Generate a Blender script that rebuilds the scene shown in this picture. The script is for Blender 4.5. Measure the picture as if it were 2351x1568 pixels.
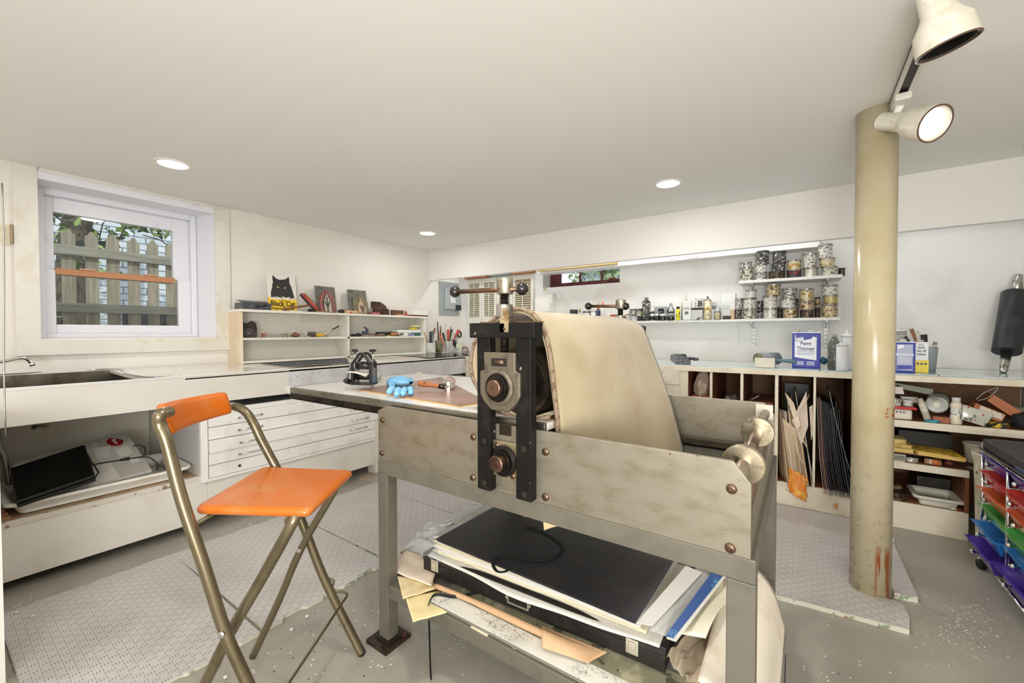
import bpy, bmesh, math, random
from mathutils import Vector, Matrix, noise
random.seed(7)
for o in list(bpy.data.objects): bpy.data.objects.remove(o)
S=bpy.context.scene; COL=S.collection; V=Vector; PI=math.pi
# ---------------- camera ----------------
FPX,YAW,PIT,ROL,CH=952.25,0.60897,-0.021013,-0.0022524,1.19
W0,H0=2351,1568
fw=V((-math.sin(YAW)*math.cos(PIT),math.cos(YAW)*math.cos(PIT),math.sin(PIT)))
r0=V((math.cos(YAW),math.sin(YAW),0)); u0=r0.cross(fw)
rt=r0*math.cos(ROL)+u0*math.sin(ROL); up=u0*math.cos(ROL)-r0*math.sin(ROL)
cd=bpy.data.cameras.new('camera'); cam=bpy.data.objects.new('camera',cd); COL.objects.link(cam)
cam.matrix_world=Matrix(((rt.x,up.x,-fw.x,0),(rt.y,up.y,-fw.y,0),(rt.z,up.z,-fw.z,CH),(0,0,0,1)))
cd.sensor_width=36; cd.lens=FPX*36/W0; cd.clip_start=.02; S.camera=cam
CAMP=V((0,0,CH))
def at(x,y,**k):
    (a,v),=k.items(); i='XYZ'.index(a); d=fw+rt*((x-W0/2)/FPX)-up*((y-H0/2)/FPX)
    return CAMP+d*((v-CAMP[i])/d[i])
# ---------------- world, light, exposure ----------------
w=bpy.data.worlds.new('world'); S.world=w; w.use_nodes=True
bg=w.node_tree.nodes['Background']; bg.inputs[0].default_value=(.80,.88,1,1); bg.inputs[1].default_value=2.2
S.view_settings.view_transform='Standard'; S.view_settings.look='None'; S.view_settings.gamma=1; S.view_settings.exposure=-0.18
def area(name,loc,size,power,col=(1,.93,.84),tgt=None,sy=None,spread=PI):
    l=bpy.data.lights.new(name,'AREA'); l.energy=power; l.color=col; l.size=size; l.spread=spread
    if sy: l.shape='RECTANGLE'; l.size_y=sy
    else: l.shape='DISK'
    o=bpy.data.objects.new(name,l); COL.objects.link(o); o.location=loc
    d=V(tgt)-V(loc) if tgt else V((0,0,-1)); o.rotation_euler=d.to_track_quat('-Z','Y').to_euler(); return o
WARM=(1,.985,.965)
CZ=2.173
CANS=[(-2.995,.866),(-3.029,2.89),(-.731,2.852)]

for i,(x,y) in enumerate(CANS): area('downlight_and_fill_lamp',(x,y,CZ-.02),.14,(6,6,7.5)[i],WARM)
for x,y in ((-.73,.75),(-.73,-1.1),(-2.9,-1.1)): area('downlight_and_fill_lamp',(x,y,CZ-.02),.14,13,WARM)  # added ceiling fill with no fixtures, out of view, to even the room light
area('bounce_fill',(.3,-1.2,1.15),.9,56,(1,.995,.985),(.25,.6,CZ))           # added unseen fill behind the camera, bounced off the ceiling
area('soft_fill',(.75,-.95,.95),1.0,34,(1,.995,.985),(-2.9,1.3,.4))  # added unseen soft fill that brightens the low fronts on the left
area('fluorescent_tube_lamp',(-1.2,3.82,2.12),.08,10,(.97,.985,1),None,2.6).rotation_euler=(0,0,PI/2)
area('fluorescent_tube_lamp',(-3.1,3.85,2.12),.08,3.4,(.96,.98,1),None,.9).rotation_euler=(0,0,PI/2)
area('fluorescent_tube_lamp',(.72,3.82,2.12),.08,1.1,(.96,.98,1),None,.6).rotation_euler=(0,0,PI/2)
sl=bpy.data.lights.new('track_lamp','SPOT'); sl.energy=20; sl.spot_size=1.5; sl.spot_blend=.6; sl.color=(1,.94,.85); sl.shadow_soft_size=.05
so=bpy.data.objects.new('track_lamp',sl); COL.objects.link(so); so.location=(.435,2.3,2.004); so.rotation_euler=V((.166,0,-.053)).to_track_quat('-Z','Y').to_euler()
sun=bpy.data.lights.new('sun','SUN'); sun.energy=3.2; sun.angle=.01; sun.color=(1,.96,.88)
sn=bpy.data.objects.new('sun',sun); COL.objects.link(sn); sn.rotation_euler=V((-.55,.35,-.6)).to_track_quat('-Z','Y').to_euler()
# ---------------- materials ----------------
def lin(c):
    if isinstance(c,str): c=[int(c[i:i+2],16)/255 for i in (0,2,4)]
    return tuple((x/12.92 if x<=.04045 else ((x+.055)/1.055)**2.4) for x in c)+(1,)
class N:
    def __init__(s,name):
        s.m=bpy.data.materials.new(name); s.m.use_nodes=True; s.t=s.m.node_tree; s.b=s.t.nodes['Principled BSDF']; s.out=s.t.nodes['Material Output']; s._c={}
    def n(s,ty,**k):
        x=s.t.nodes.new('ShaderNode'+ty)
        for a,v in k.items(): setattr(x,a,v)
        return x
    def l(s,a,b): s.t.links.new(a,b)
    def co(s,sc=(1,1,1),rot=(0,0,0),rnd=False,kind='Object'):
        key=(sc,rot,rnd,kind)
        if key in s._c: return s._c[key]
        tc=s.n('TexCoord'); mp=s.n('Mapping'); mp.inputs['Scale'].default_value=sc; mp.inputs['Rotation'].default_value=rot
        s.l(tc.outputs[kind],mp.inputs[0])
        if rnd:
            oi=s.n('ObjectInfo'); vm=s.n('VectorMath',operation='SCALE'); vm.inputs[0].default_value=(37,51,23); s.l(oi.outputs['Random'],vm.inputs['Scale']); s.l(vm.outputs[0],mp.inputs['Location'])
        s._c[key]=mp.outputs[0]; return mp.outputs[0]
    def noise(s,scale,det=3,co=None,rough=.6):
        x=s.n('TexNoise'); x.inputs['Scale'].default_value=scale; x.inputs['Detail'].default_value=det; x.inputs['Roughness'].default_value=rough; s.l(co or s.co(),x.inputs['Vector']); return x.outputs['Fac']
    def step(s,v,lo,hi):
        x=s.n('MapRange'); x.inputs[1].default_value=lo; x.inputs[2].default_value=hi; x.interpolation_type='SMOOTHSTEP'; s.l(v,x.inputs[0]); return x.outputs[0]
    def math(s,op,a,b=None,c=None):
        x=s.n('Math',operation=op)
        for i,q in enumerate((a,b,c)):
            if q is None: continue
            if isinstance(q,(int,float)): x.inputs[i].default_value=q
            else: s.l(q,x.inputs[i])
        return x.outputs[0]
    def mix(s,f,a,b):
        x=s.n('Mix',data_type='RGBA')
        if isinstance(f,(int,float)): x.inputs[0].default_value=f
        else: s.l(f,x.inputs[0])
        for i,q in ((6,a),(7,b)):
            if isinstance(q,(str,tuple)): x.inputs[i].default_value=lin(q) if isinstance(q,str) else q
            else: s.l(q,x.inputs[i])
        return x.outputs[2]
    def bump(s,h,st=.3,d=.002):
        x=s.n('Bump'); x.inputs['Strength'].default_value=st; x.inputs['Distance'].default_value=d; s.l(h,x.inputs['Height']); s.l(x.outputs[0],s.b.inputs['Normal'])
    def col(s,c):
        if isinstance(c,str): s.b.inputs['Base Color'].default_value=lin(c)
        else: s.l(c,s.b.inputs['Base Color'])
MC={}
def M(c,rough=.5,metal=0,c2=None,sc=6,lo=.5,hi=.62,amt=1,stretch=(1,1,1),bump=0,bsc=60,coat=0,c3=None,sc3=25,lo3=.62,hi3=.66,rnd=False,emis=0,name=None,alpha=1,trans=0,sheen=0):
    key=(c,rough,metal,c2,sc,lo,hi,amt,stretch,bump,bsc,coat,c3,sc3,lo3,hi3,rnd,emis,alpha,trans)
    if key in MC: return MC[key]
    a=N(name or 'paint_'+c); a.b.inputs['Roughness'].default_value=rough; a.b.inputs['Metallic'].default_value=metal
    a.b.inputs['Coat Weight'].default_value=coat; a.b.inputs['Coat Roughness'].default_value=.12
    a.b.inputs['Sheen Weight'].default_value=sheen
    a.b.inputs['Transmission Weight'].default_value=trans
    if alpha<1: a.b.inputs['Alpha'].default_value=alpha
    k=lin(c); 
    if c2 or c3 or bump: co=a.co(stretch,rnd=rnd)
    if c2: k=a.mix(a.math('MULTIPLY',a.step(a.noise(sc,4,co),lo,hi),amt),k,lin(c2))
    if c3: k=a.mix(a.step(a.noise(sc3,2,co),lo3,hi3),k,lin(c3))
    if isinstance(k,tuple): a.b.inputs['Base Color'].default_value=k
    else: a.l(k,a.b.inputs['Base Color'])
    if bump: a.bump(a.noise(bsc,3,co),bump)
    if emis: a.b.inputs['Emission Color'].default_value=lin(c); a.b.inputs['Emission Strength'].default_value=emis
    MC[key]=a.m; return a.m
def wood(c,c2,rough=.45,sc=3,axis=0,coat=0):
    key=('w',c,c2,rough,sc,axis,coat)
    if key in MC: return MC[key]
    a=N('wood_'+c); st=[14,14,14]; st[axis]=1.2; co=a.co(tuple(st)); a.b.inputs['Roughness'].default_value=rough; a.b.inputs['Coat Weight'].default_value=coat
    n=a.noise(sc,5,co); a.col(a.mix(a.step(n,.3,.7),c,c2)); a.bump(n,.15); MC[key]=a.m; return a.m
WALL=M('E8E4DC',.6,c2='E4DFD6',sc=1.5,bump=.12,bsc=90,name='wall_paint')
CEIL=M('ECEAE6',.7,bump=.08,bsc=70,name='ceiling_paint')
WHITE=M('E9E5DB',.42,c2='DCD6C8',sc=4,bump=.08,bsc=50,c3='A89E8C',sc3=30,lo3=.74,hi3=.80,name='white_painted_wood')
SCUFF=M('E4DFD6',.42,c2='D9D2C5',sc=5,lo=.5,hi=.8,bump=.1,bsc=40,c3='7E7668',sc3=38,lo3=.74,hi3=.79,name='scuffed_white_paint')
VINYL=M('E6E7EE',.35,c2='D5D6DC',sc=8,lo=.6,hi=.8,name='white_vinyl')
CLEAN=M('EEECE6',.4,name='plain_white')
STEEL=M('A8A49A',.32,1,c2='8A8172',sc=9,lo=.45,hi=.75,stretch=(1,1,3),c3='6B5540',sc3=22,lo3=.66,hi3=.72,bump=.06,bsc=80,name='brushed_steel')
CHROME=M('D8D8DA',.1,1,name='chrome')
ALUM=M('BDBBB4',.28,1,c2='8F8A7E',sc=20,name='aluminium')
BLACKIRON=M('12110F',.5,0,c2='1E1B17',sc=14,bump=.15,bsc=90,c3='8A8378',sc3=38,lo3=.70,hi3=.74,name='black_painted_iron')
BLACKIRON.node_tree.nodes['Principled BSDF'].inputs['Specular IOR Level'].default_value=.2
CAST=M('6E6656',.5,.5,c2='5A5346',sc=30,bump=.4,bsc=220,name='cast_iron')
BRONZE=M('84695A',.33,.95,c2='604A3E',sc=20,name='copper_coloured_steel')
DKSTEEL=M('4A4239',.3,.9,c2='2F2A24',sc=16,name='dark_steel')
GREYPAINT=M('676256',.45,c2='5E5A4F',sc=7,bump=.1,bsc=35,c3='6A5A44',sc3=26,lo3=.70,hi3=.74,name='grey_painted_steel')
BLACK=M('1A1918',.4,name='black_plastic')
RUBBER=M('151515',.7,name='black_rubber')
CREAM=M('E4DCC6',.4,name='cream_paint')
def emitm(c,st,name):
    a=N(name); e=a.n('Emission'); e.inputs[0].default_value=lin(c); e.inputs[1].default_value=st; a.l(e.outputs[0],a.out.inputs[0]); return a.m
LAMP=emitm('FFF8EC',9,'lit_diffuser')
def glassm(tint='F4FAF8',ior=1.45,name='thin_glass',dens=0,rough=0.0):
    a=N(name); t=a.n('BsdfTransparent'); t.inputs[0].default_value=lin(tint); g=a.n('BsdfGlossy'); g.inputs['Roughness'].default_value=rough
    f=a.n('Fresnel'); f.inputs[0].default_value=ior; mx=a.n('MixShader'); fa=a.math('ADD',f.outputs[0],dens); a.l(fa,mx.inputs[0]); a.l(t.outputs[0],mx.inputs[1]); a.l(g.outputs[0],mx.inputs[2]); a.l(mx.outputs[0],a.out.inputs[0]); return a.m
GLASS=glassm(); PANE=glassm('EEEFEE',1.5,'window_glass'); PLATEGLASS=glassm('F2F9F6',1.4,'plate_glass',.02)
def plasticclear(tint,op,name):
    a=N(name); d=a.b; d.inputs['Base Color'].default_value=lin(tint); d.inputs['Roughness'].default_value=.15; d.inputs['Alpha'].default_value=op; return a.m
CLEARP=plasticclear('E8ECEE',.22,'clear_plastic'); SLEEVE=plasticclear('EEF2F4',.16,'clear_sleeve')
# ---------------- mesh builder ----------------
class MB:
    def __init__(s): s.v=[]; s.f=[]; s.sm=[]
    def add(s,vs,fs,sm=False):
        n=len(s.v); s.v+= [tuple(q) for q in vs]; s.f+=[tuple(i+n for i in f) for f in fs]; s.sm+=[sm]*len(fs); return s
    def box(s,x0,x1,y0,y1,z0,z1):
        x0,x1=min(x0,x1),max(x0,x1); y0,y1=min(y0,y1),max(y0,y1); z0,z1=min(z0,z1),max(z0,z1)
        return s.add([(x,y,z) for z in (z0,z1) for x,y in ((x0,y0),(x1,y0),(x1,y1),(x0,y1))],[(3,2,1,0),(4,5,6,7),(0,1,5,4),(1,2,6,5),(2,3,7,6),(3,0,4,7)])
    def obox(s,c,hx,hy,hz,R=None):   # oriented box; R 3x3
        R=R or Matrix.Identity(3); c=V(c)
        return s.add([c+R@V((a*hx,b*hy,d*hz)) for d in (-1,1) for a,b in ((-1,-1),(1,-1),(1,1),(-1,1))],[(3,2,1,0),(4,5,6,7),(0,1,5,4),(1,2,6,5),(2,3,7,6),(3,0,4,7)])
    def prism(s,poly,ext):           # poly list of 3D points, extruded by ext
        n=len(poly); e=V(ext); p=[V(q) for q in poly]; nr=V((0,0,0))
        for i in range(n): nr+=p[i].cross(p[(i+1)%n])
        if nr.dot(e)>0: p=p[::-1]
        vs=p+[q+e for q in p]
        return s.add(vs,[tuple(range(n)),tuple(range(2*n-1,n-1,-1))]+[(i,i+n,(i+1)%n+n,(i+1)%n) for i in range(n)])
    def lathe(s,prof,c=(0,0,0),ax=(0,0,1),seg=28,cap=True):  # prof [(r,h)]
        ax=V(ax).normalized(); a=ax.orthogonal().normalized(); b=ax.cross(a); c=V(c); vs=[]; fs=[]
        ch=[[prof[0]]]
        for q in range(1,len(prof)):
            ch[-1].append(prof[q])
            if q<len(prof)-1:
                a1=math.atan2(prof[q][1]-prof[q-1][1],prof[q][0]-prof[q-1][0]); a2=math.atan2(prof[q+1][1]-prof[q][1],prof[q+1][0]-prof[q][0])
                if abs((a2-a1+PI)%(2*PI)-PI)>.6: ch.append([prof[q]])
        for c_ in ch:
            base=len(vs)
            for r,h in c_:
                for k in range(seg):
                    t=2*PI*k/seg; vs.append(c+ax*h+(a*math.cos(t)+b*math.sin(t))*max(r,1e-5))
            for i in range(len(c_)-1):
                for k in range(seg): k2=(k+1)%seg; fs.append((base+i*seg+k,base+i*seg+k2,base+(i+1)*seg+k2,base+(i+1)*seg+k))
        s.add(vs,fs,True)
        n=len(s.v)-len(vs)
        if cap:
            if prof[0][0]>1e-4: s.f.append(tuple(n+k for k in range(seg-1,-1,-1))); s.sm.append(False)
            if prof[-1][0]>1e-4: s.f.append(tuple(n+len(vs)-seg+k for k in range(seg))); s.sm.append(False)
        return s
    def cyl(s,p,q,r,r2=None,seg=20):
        p=V(p); q=V(q); d=q-p; return s.lathe([(r,0),(r if r2 is None else r2,d.length)],p,d,seg)
    def sphere(s,c,r,seg=20,sz=1,ax=(0,0,1)):
        n=seg//2; return s.lathe([(r*math.sin(PI*i/n),-r*sz*math.cos(PI*i/n)) for i in range(n+1)],c,ax,seg,False)
    def tube(s,pts,r,seg=10,flat=None,sub=0):
        P=[V(p) for p in pts]
        if sub: P=smooth(P,sub)
        rr=r if isinstance(r,(list,tuple)) else [r]*len(P)
        if len(rr)!=len(P): rr=[rr[min(len(rr)-1,int(i*len(rr)/len(P)))] for i in range(len(P))]
        vs=[];fs=[]; T=[(P[min(i+1,len(P)-1)]-P[max(i-1,0)]).normalized() for i in range(len(P))]
        a=T[0].orthogonal().normalized() if flat is None else (V(flat)-T[0]*V(flat).dot(T[0])).normalized()
        for i,p in enumerate(P):
            a=(a-T[i]*a.dot(T[i])).normalized(); b=T[i].cross(a); f2=.22 if flat is not None else 1
            for k in range(seg): t=2*PI*k/seg; vs.append(p+(a*math.cos(t)*f2+b*math.sin(t))*rr[i])
        for i in range(len(P)-1):
            for k in range(seg): k2=(k+1)%seg; fs.append((i*seg+k,i*seg+k2,(i+1)*seg+k2,(i+1)*seg+k))
        s.add(vs,fs,True); n=len(s.v)-len(vs)
        s.f+= [tuple(n+k for k in range(seg-1,-1,-1)),tuple(n+(len(P)-1)*seg+k for k in range(seg))]; s.sm+=[False,False]; return s
    def grid(s,fn,nu,nv,th=None,sm=True):   # surface fn(u,v)->Vector, optional thickness via offset normals
        P=[[V(fn(i/nu,j/nv)) for j in range(nv+1)] for i in range(nu+1)]
        idx=lambda i,j:i*(nv+1)+j
        vs=[q for row in P for q in row]; fs=[(idx(i,j),idx(i+1,j),idx(i+1,j+1),idx(i,j+1)) for i in range(nu) for j in range(nv)]
        if not th: return s.add(vs,fs,sm)
        nrm=[]
        for i in range(nu+1):
            for j in range(nv+1):
                du=P[min(i+1,nu)][j]-P[max(i-1,0)][j]; dv=P[i][min(j+1,nv)]-P[i][max(j-1,0)]; nrm.append(du.cross(dv).normalized())
        m=len(vs); vs2=[q-n*th for q,n in zip(vs,nrm)]
        s.add(vs+vs2,fs+[tuple(m+k for k in f[::-1]) for f in fs],sm); n0=len(s.v)-2*m
        ed=[(idx(i,0),idx(i+1,0)) for i in range(nu)]+[(idx(nu,j),idx(nu,j+1)) for j in range(nv)]+[(idx(i+1,nv),idx(i,nv)) for i in range(nu-1,-1,-1)]+[(idx(0,j+1),idx(0,j)) for j in range(nv-1,-1,-1)]
        for a,b in ed: s.f.append((n0+b,n0+a,n0+a+m,n0+b+m)); s.sm.append(False)
        return s
    def rot(s,M3,c=(0,0,0)):
        c=V(c); s.v=[tuple(c+M3@(V(q)-c)) for q in s.v]; return s
    def move(s,d): d=V(d); s.v=[tuple(V(q)+d) for q in s.v]; return s
    def build(s,name,m,parent=None,bev=0,world=True):
        me=bpy.data.meshes.new(name); me.from_pydata(s.v,[],s.f); me.polygons.foreach_set('use_smooth',s.sm)
        me.materials.append(m); me.validate(); me.update()
        o=bpy.data.objects.new(name,me); COL.objects.link(o)
        if parent:
            o.parent=parent
            if world and parent.type=='EMPTY': o.matrix_parent_inverse=Matrix.Translation(-parent.location)
        if bev:
            b=o.modifiers.new('bevel','BEVEL'); b.width=bev; b.segments=2; b.limit_method='ANGLE'; b.angle_limit=.6
        return o
def smooth(P,n):
    out=[]
    for i in range(len(P)-1):
        p0=P[max(i-1,0)];p1=P[i];p2=P[i+1];p3=P[min(i+2,len(P)-1)]
        for k in range(n):
            t=k/n; out.append(.5*((2*p1)+(p2-p0)*t+(2*p0-5*p1+4*p2-p3)*t*t+(3*p1-p0-3*p2+p3)*t**3))
    return out+[P[-1]]
def rb(x0,x1,y0,y1,z0,z1): return MB().box(x0,x1,y0,y1,z0,z1)
def tag(o,label,cat,group=None,kind=None):
    if label: o['label']=label
    if cat: o['category']=cat
    if group: o['group']=group
    if kind: o['kind']=kind
    return o
def thing(name,label,cat,loc=(0,0,0),group=None):
    o=bpy.data.objects.new(name,None); COL.objects.link(o); o.location=loc; o.empty_display_size=.05; return tag(o,label,cat,group)
def struct(name,mb,m,bev=0):
    o=mb.build(name,m,None,bev); o['kind']='structure'; return o
def Rz(a): return Matrix.Rotation(a,3,'Z')
def Rx(a): return Matrix.Rotation(a,3,'X')
def Ry(a): return Matrix.Rotation(a,3,'Y')
def text(name,body,size,origin,right,upv,m,parent,th=.0004,align='CENTER',bold=0,wx=1.0):
    c=bpy.data.curves.new(name,'FONT'); c.body=body; c.size=size; c.align_x=align; c.align_y='CENTER'; c.extrude=th; c.offset=bold
    t=bpy.data.objects.new(name,c); COL.objects.link(t); bpy.context.view_layer.update()
    me=bpy.data.meshes.new_from_object(t); bpy.data.objects.remove(t); bpy.data.curves.remove(c)
    r=V(right).normalized(); u=V(upv).normalized(); n=r.cross(u)
    for v in me.vertices: q=v.co.copy(); v.co=V(origin)+r*q.x*wx+u*q.y+n*(q.z+th)
    me.materials.clear(); me.materials.append(m); o=bpy.data.objects.new(name,me); COL.objects.link(o)
    if parent:
        o.parent=parent
        if parent.type=='EMPTY': o.matrix_parent_inverse=Matrix.Translation(-parent.location)
    return o
# ================= THE ROOM =================
XA,YB,XC,YN=-3.707,4.161,1.193,-1.7
# floor paint with flecks
a=N('floor_epoxy'); co=a.co(); a.b.inputs['Roughness'].default_value=.34
base=a.mix(a.step(a.noise(1.6,4,co),.35,.7),'A39E92','928D82')
v=a.n('TexVoronoi'); v.inputs['Scale'].default_value=60; a.l(co,v.inputs['Vector'])
sep=a.n('SeparateColor'); a.l(v.outputs['Color'],sep.inputs[0])
dens=a.step(a.noise(1.1,2,co),.42,.66); thr=a.math('MULTIPLY',dens,.5)
dot=a.math('MULTIPLY',a.math('LESS_THAN',v.outputs['Distance'],.20),a.math('LESS_THAN',sep.outputs[0],thr))
fl=a.mix(a.math('LESS_THAN',sep.outputs[1],.62),'2E2C2A','EDEDEA')
a.col(a.mix(dot,base,fl)); a.bump(a.noise(14,3,co),.12); FLOOR=a.m
struct('floor',rb(XA-.1,XC+.1,YN,YB+.1,-.06,0),FLOOR)
struct('ceiling',rb(XA,XC,YN,YB,CZ,CZ+.05),CEIL)
# left wall with the window opening
WY0,WY1,WZ0,WZ1=.421,1.320,1.163,2.150
mb=MB()
for y0,y1,z0,z1 in ((YN,WY0,-.0,CZ),(WY1,YB+.3,0,CZ),(WY0,WY1,0,WZ0),(WY0,WY1,WZ1,CZ)): mb.box(XA-.32,XA,y0,y1,z0,z1)
struct('wall_left',mb,WALL)
BX0,BX1,BZ0=-2.463,-1.543,1.708
mb=MB()
for x0,x1,z0,z1 in ((XA,BX0,0,CZ),(BX1,XC+.1,0,CZ),(BX0,BX1,0,BZ0),(BX0,BX1,1.98,CZ)): mb.box(x0,x1,YB,YB+.3,z0,z1)
struct('wall_back',mb,M('ECEBE8',.6,c2='E2E1DC',sc=2,bump=.12,bsc=90,name='back_wall_paint'))
struct('wall_right',rb(XC,XC+.1,YN,YB,0,CZ),WALL)
struct('wall_near',rb(XA,XC,YN-.1,YN,0,CZ),WALL)
struct('wall_partition',rb(XA,-2.2,.04,.15,0,.86),WALL)
bm=rb(XA,XC,3.564,3.61,1.823,CZ); struct('trim_1',bm,CEIL)
# white ledge above the shelf wall, joists and duct seen under the header
o=rb(-2.43,.11,3.99,YB,1.848,1.93).build('wall_ledge',CLEAN,None,.003); tag(o,'long white painted ledge running high along the back wall under the header','ledge')
WD=wood('A8683C','8A5230',.6,2,0)
for i,(x0,x1,lab) in enumerate(((at(1072,640,Y=4.1).x,at(1124,640,Y=4.1).x,'bare brown ceiling joist end left of the grey duct'),(at(1178,631,Y=4.1).x,at(1226,620,Y=4.1).x,'bare brown ceiling joist end right of the grey duct'))):
    tag(rb(x0,x1,4.05,4.13,1.885,2.0).build('ceiling_joist',WD),lab,'joist')
tag(rb(at(1128,637,Y=4.1).x,at(1176,631,Y=4.1).x,4.02,4.13,1.89,2.02).build('air_duct',M('9FB0B4',.4,.3,name='duct_metal'),None,.004),'pale blue grey metal duct above the shutters','duct')
tag(rb(-2.40,-1.50,3.945,3.99,1.868,1.900).build('wooden_batten',wood('CDB577','A88A48',.6,2,0)),'yellowish raw wooden batten under the header above the small back window','batten')
# casing boards (window trim)
C=M('E0DCD3',.38,c2='D8D2C2',sc=5,c3='B09A78',sc3=40,lo3=.76,hi3=.80,name='casing_paint')
struct('trim_2',rb(XA,XA+.018,.325,WY0,1.155,CZ),C,.002); struct('trim_3',rb(XA,XA+.018,WY1,1.42,1.155,2.155),C,.002); struct('trim_4',rb(XA,XA+.022,.325,1.42,1.062,1.155),C,.002)
struct('trim_5',rb(XA-.3,XA+.012,WY0,WY1,2.105,2.150),VINYL,.002)
# window: splayed reveals, frame, two sashes, meeting rail, panes
def quadbox(a,b,c,d,e): return MB().prism([a,b,c,d],e)
XS=XA-.2
tag(quadbox((XA,WY1,WZ0),(XA-.3,WY1,WZ0),(XS-.1,1.262,WZ0),(XS,1.262,WZ0),(0,0,.945)).build('trim_6',VINYL),None,None,None,'structure')
win=thing('window_1',None,None,(XS,.85,WZ0)); win['kind']='structure'
fy0,fy1,fz0,fz1=.432,1.262,WZ0,2.106; py0,py1,pz0,pz1=.512,1.128,1.25,1.972
mb=MB(); 
for y0,y1,z0,z1 in ((fy0,fy0+.035,fz0,fz1),(fy1-.035,fy1,fz0,fz1),(fy0+.035,fy1-.035,fz0,fz0+.028),(fy0+.035,fy1-.035,fz1-.04,fz1)): mb.box(XS-.09,XS+.02,y0,y1,z0,z1)
mb.build('window_frame',VINYL,win,.004)
mb=MB()
for y0,y1,z0,z1 in ((fy0+.035,py0,fz0+.028,1.60),(py1+.02,fy1-.035,fz0+.028,1.60),(py0,py1+.02,fz0+.028,pz0)): mb.box(XS-.04,XS-.002,y0,y1,z0,z1)
sa=mb.build('lower_sash',VINYL,win,.004); rb(XS-.022,XS-.018,py0,py1+.02,pz0,1.575).build('pane',PANE,sa)
mb=MB()
for y0,y1,z0,z1 in ((fy0+.035,py0,1.60,fz1-.04),(py1,fy1-.035,1.60,fz1-.04),(py0,py1,pz1,fz1-.04)): mb.box(XS-.075,XS-.03,y0,y1,z0,z1)
sa=mb.build('upper_sash',VINYL,win,.004); rb(XS-.055,XS-.051,py0,py1,1.60,pz1).build('pane',PANE,sa)
tanm=M('B8825A',.5,name='tan_meeting_rail')
rb(XS-.075,XS-.012,py0,py1+.004,1.572,1.612).build('meeting_rail',tanm,win,.003)
mb=MB(); mb.box(XS-.014,XS-.002,.62,.70,1.612,1.622).box(XS-.014,XS-.002,.95,1.02,1.612,1.622); mb.build('sash_lock',M('C99A7C',.5),win,.003)
rb(XS,XS+.006,fy0+.05,fy0+.058,1.78,1.81).build('sash_latch',VINYL,win)
# outside the big window
FW=wood('A09A86','7C7666',.8,3,2)
fence=thing('picket_fence','weathered grey green wooden picket fence outside the big window','fence',(-4.72,.9,0)); XF=-4.72
for xa,xb,ty in ((438,540,548),(611,705,571),(765,856,591),(917,1003,613),(1060,1138,629),(1193,1270,647),(280,372,520),(1330,1400,665)):
    p0=at(xa/3.136,350+ty/3.136,X=XF); p1=at(xb/3.136,350+ty/3.136,X=XF); y0,y1,zt=p0.y,p1.y,(p0.z+p1.z)/2; d=.035
    MB().prism([(XF,y0,.5),(XF,y1,.5),(XF,y1,zt-d),(XF,y1-.014,zt-d),(XF,y1-.026,zt-.008),(XF,(y0+y1)/2,zt),(XF,y0+.026,zt-.008),(XF,y0+.014,zt-d),(XF,y0,zt-d)],(-.02,0,0)).build('picket',FW,fence)
rw=wood('9A978A','7A776A',.8,3,1)
za=at(265,585,X=XF).z; rb(XF,XF+.035,.2,1.9,za-.045,za+.03).build('fence_rail',rw,fence,.004)
za=at(265,708,X=XF).z; rb(XF,XF+.035,.2,1.9,za-.042,za+.03).build('fence_rail',rw,fence,.004)
a=N('white_brick'); co=a.co((1,1,1),(0,-PI/2,PI/2) if 0 else (0,0,0)); tc=a.n('TexCoord'); sp=a.n('SeparateXYZ'); a.l(tc.outputs['Object'],sp.inputs[0]); cb=a.n('CombineXYZ'); a.l(sp.outputs[1],cb.inputs[0]); a.l(sp.outputs[2],cb.inputs[1])
br=a.n('TexBrick'); a.l(cb.outputs[0],br.inputs[0]); br.inputs['Scale'].default_value=1; br.inputs['Brick Width'].default_value=.21; br.inputs['Row Height'].default_value=.075; br.inputs['Mortar Size'].default_value=.006
br.inputs['Color1'].default_value=lin('DCE3E6'); br.inputs['Color2'].default_value=lin('C6D0D6'); br.inputs['Mortar'].default_value=lin('6E7A82'); a.l(br.outputs[0],a.b.inputs[0]); a.bump(br.outputs['Fac'],.6); BRICK=a.m
tag(rb(-6.6,-6.4,-1.5,6,-.2,5).build('neighbouring_wall',BRICK),'white painted brick wall of the house beyond the picket fence','wall')
tag(rb(-6.42,-6.38,1.35,2.1,.6,1.45).build('basement_window',M('2B3034',.2)),'dark low window in the white brick wall behind the fence','window')
struct('trim_7',rb(-6.6,-4.0,-3,6,-.3,-.05),M('5A5A4C',.9))
LEAF=[M('3F5A2C',.6),M('6F8A3C',.5),M('2A3A22',.7),M('94A86A',.5)]
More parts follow.
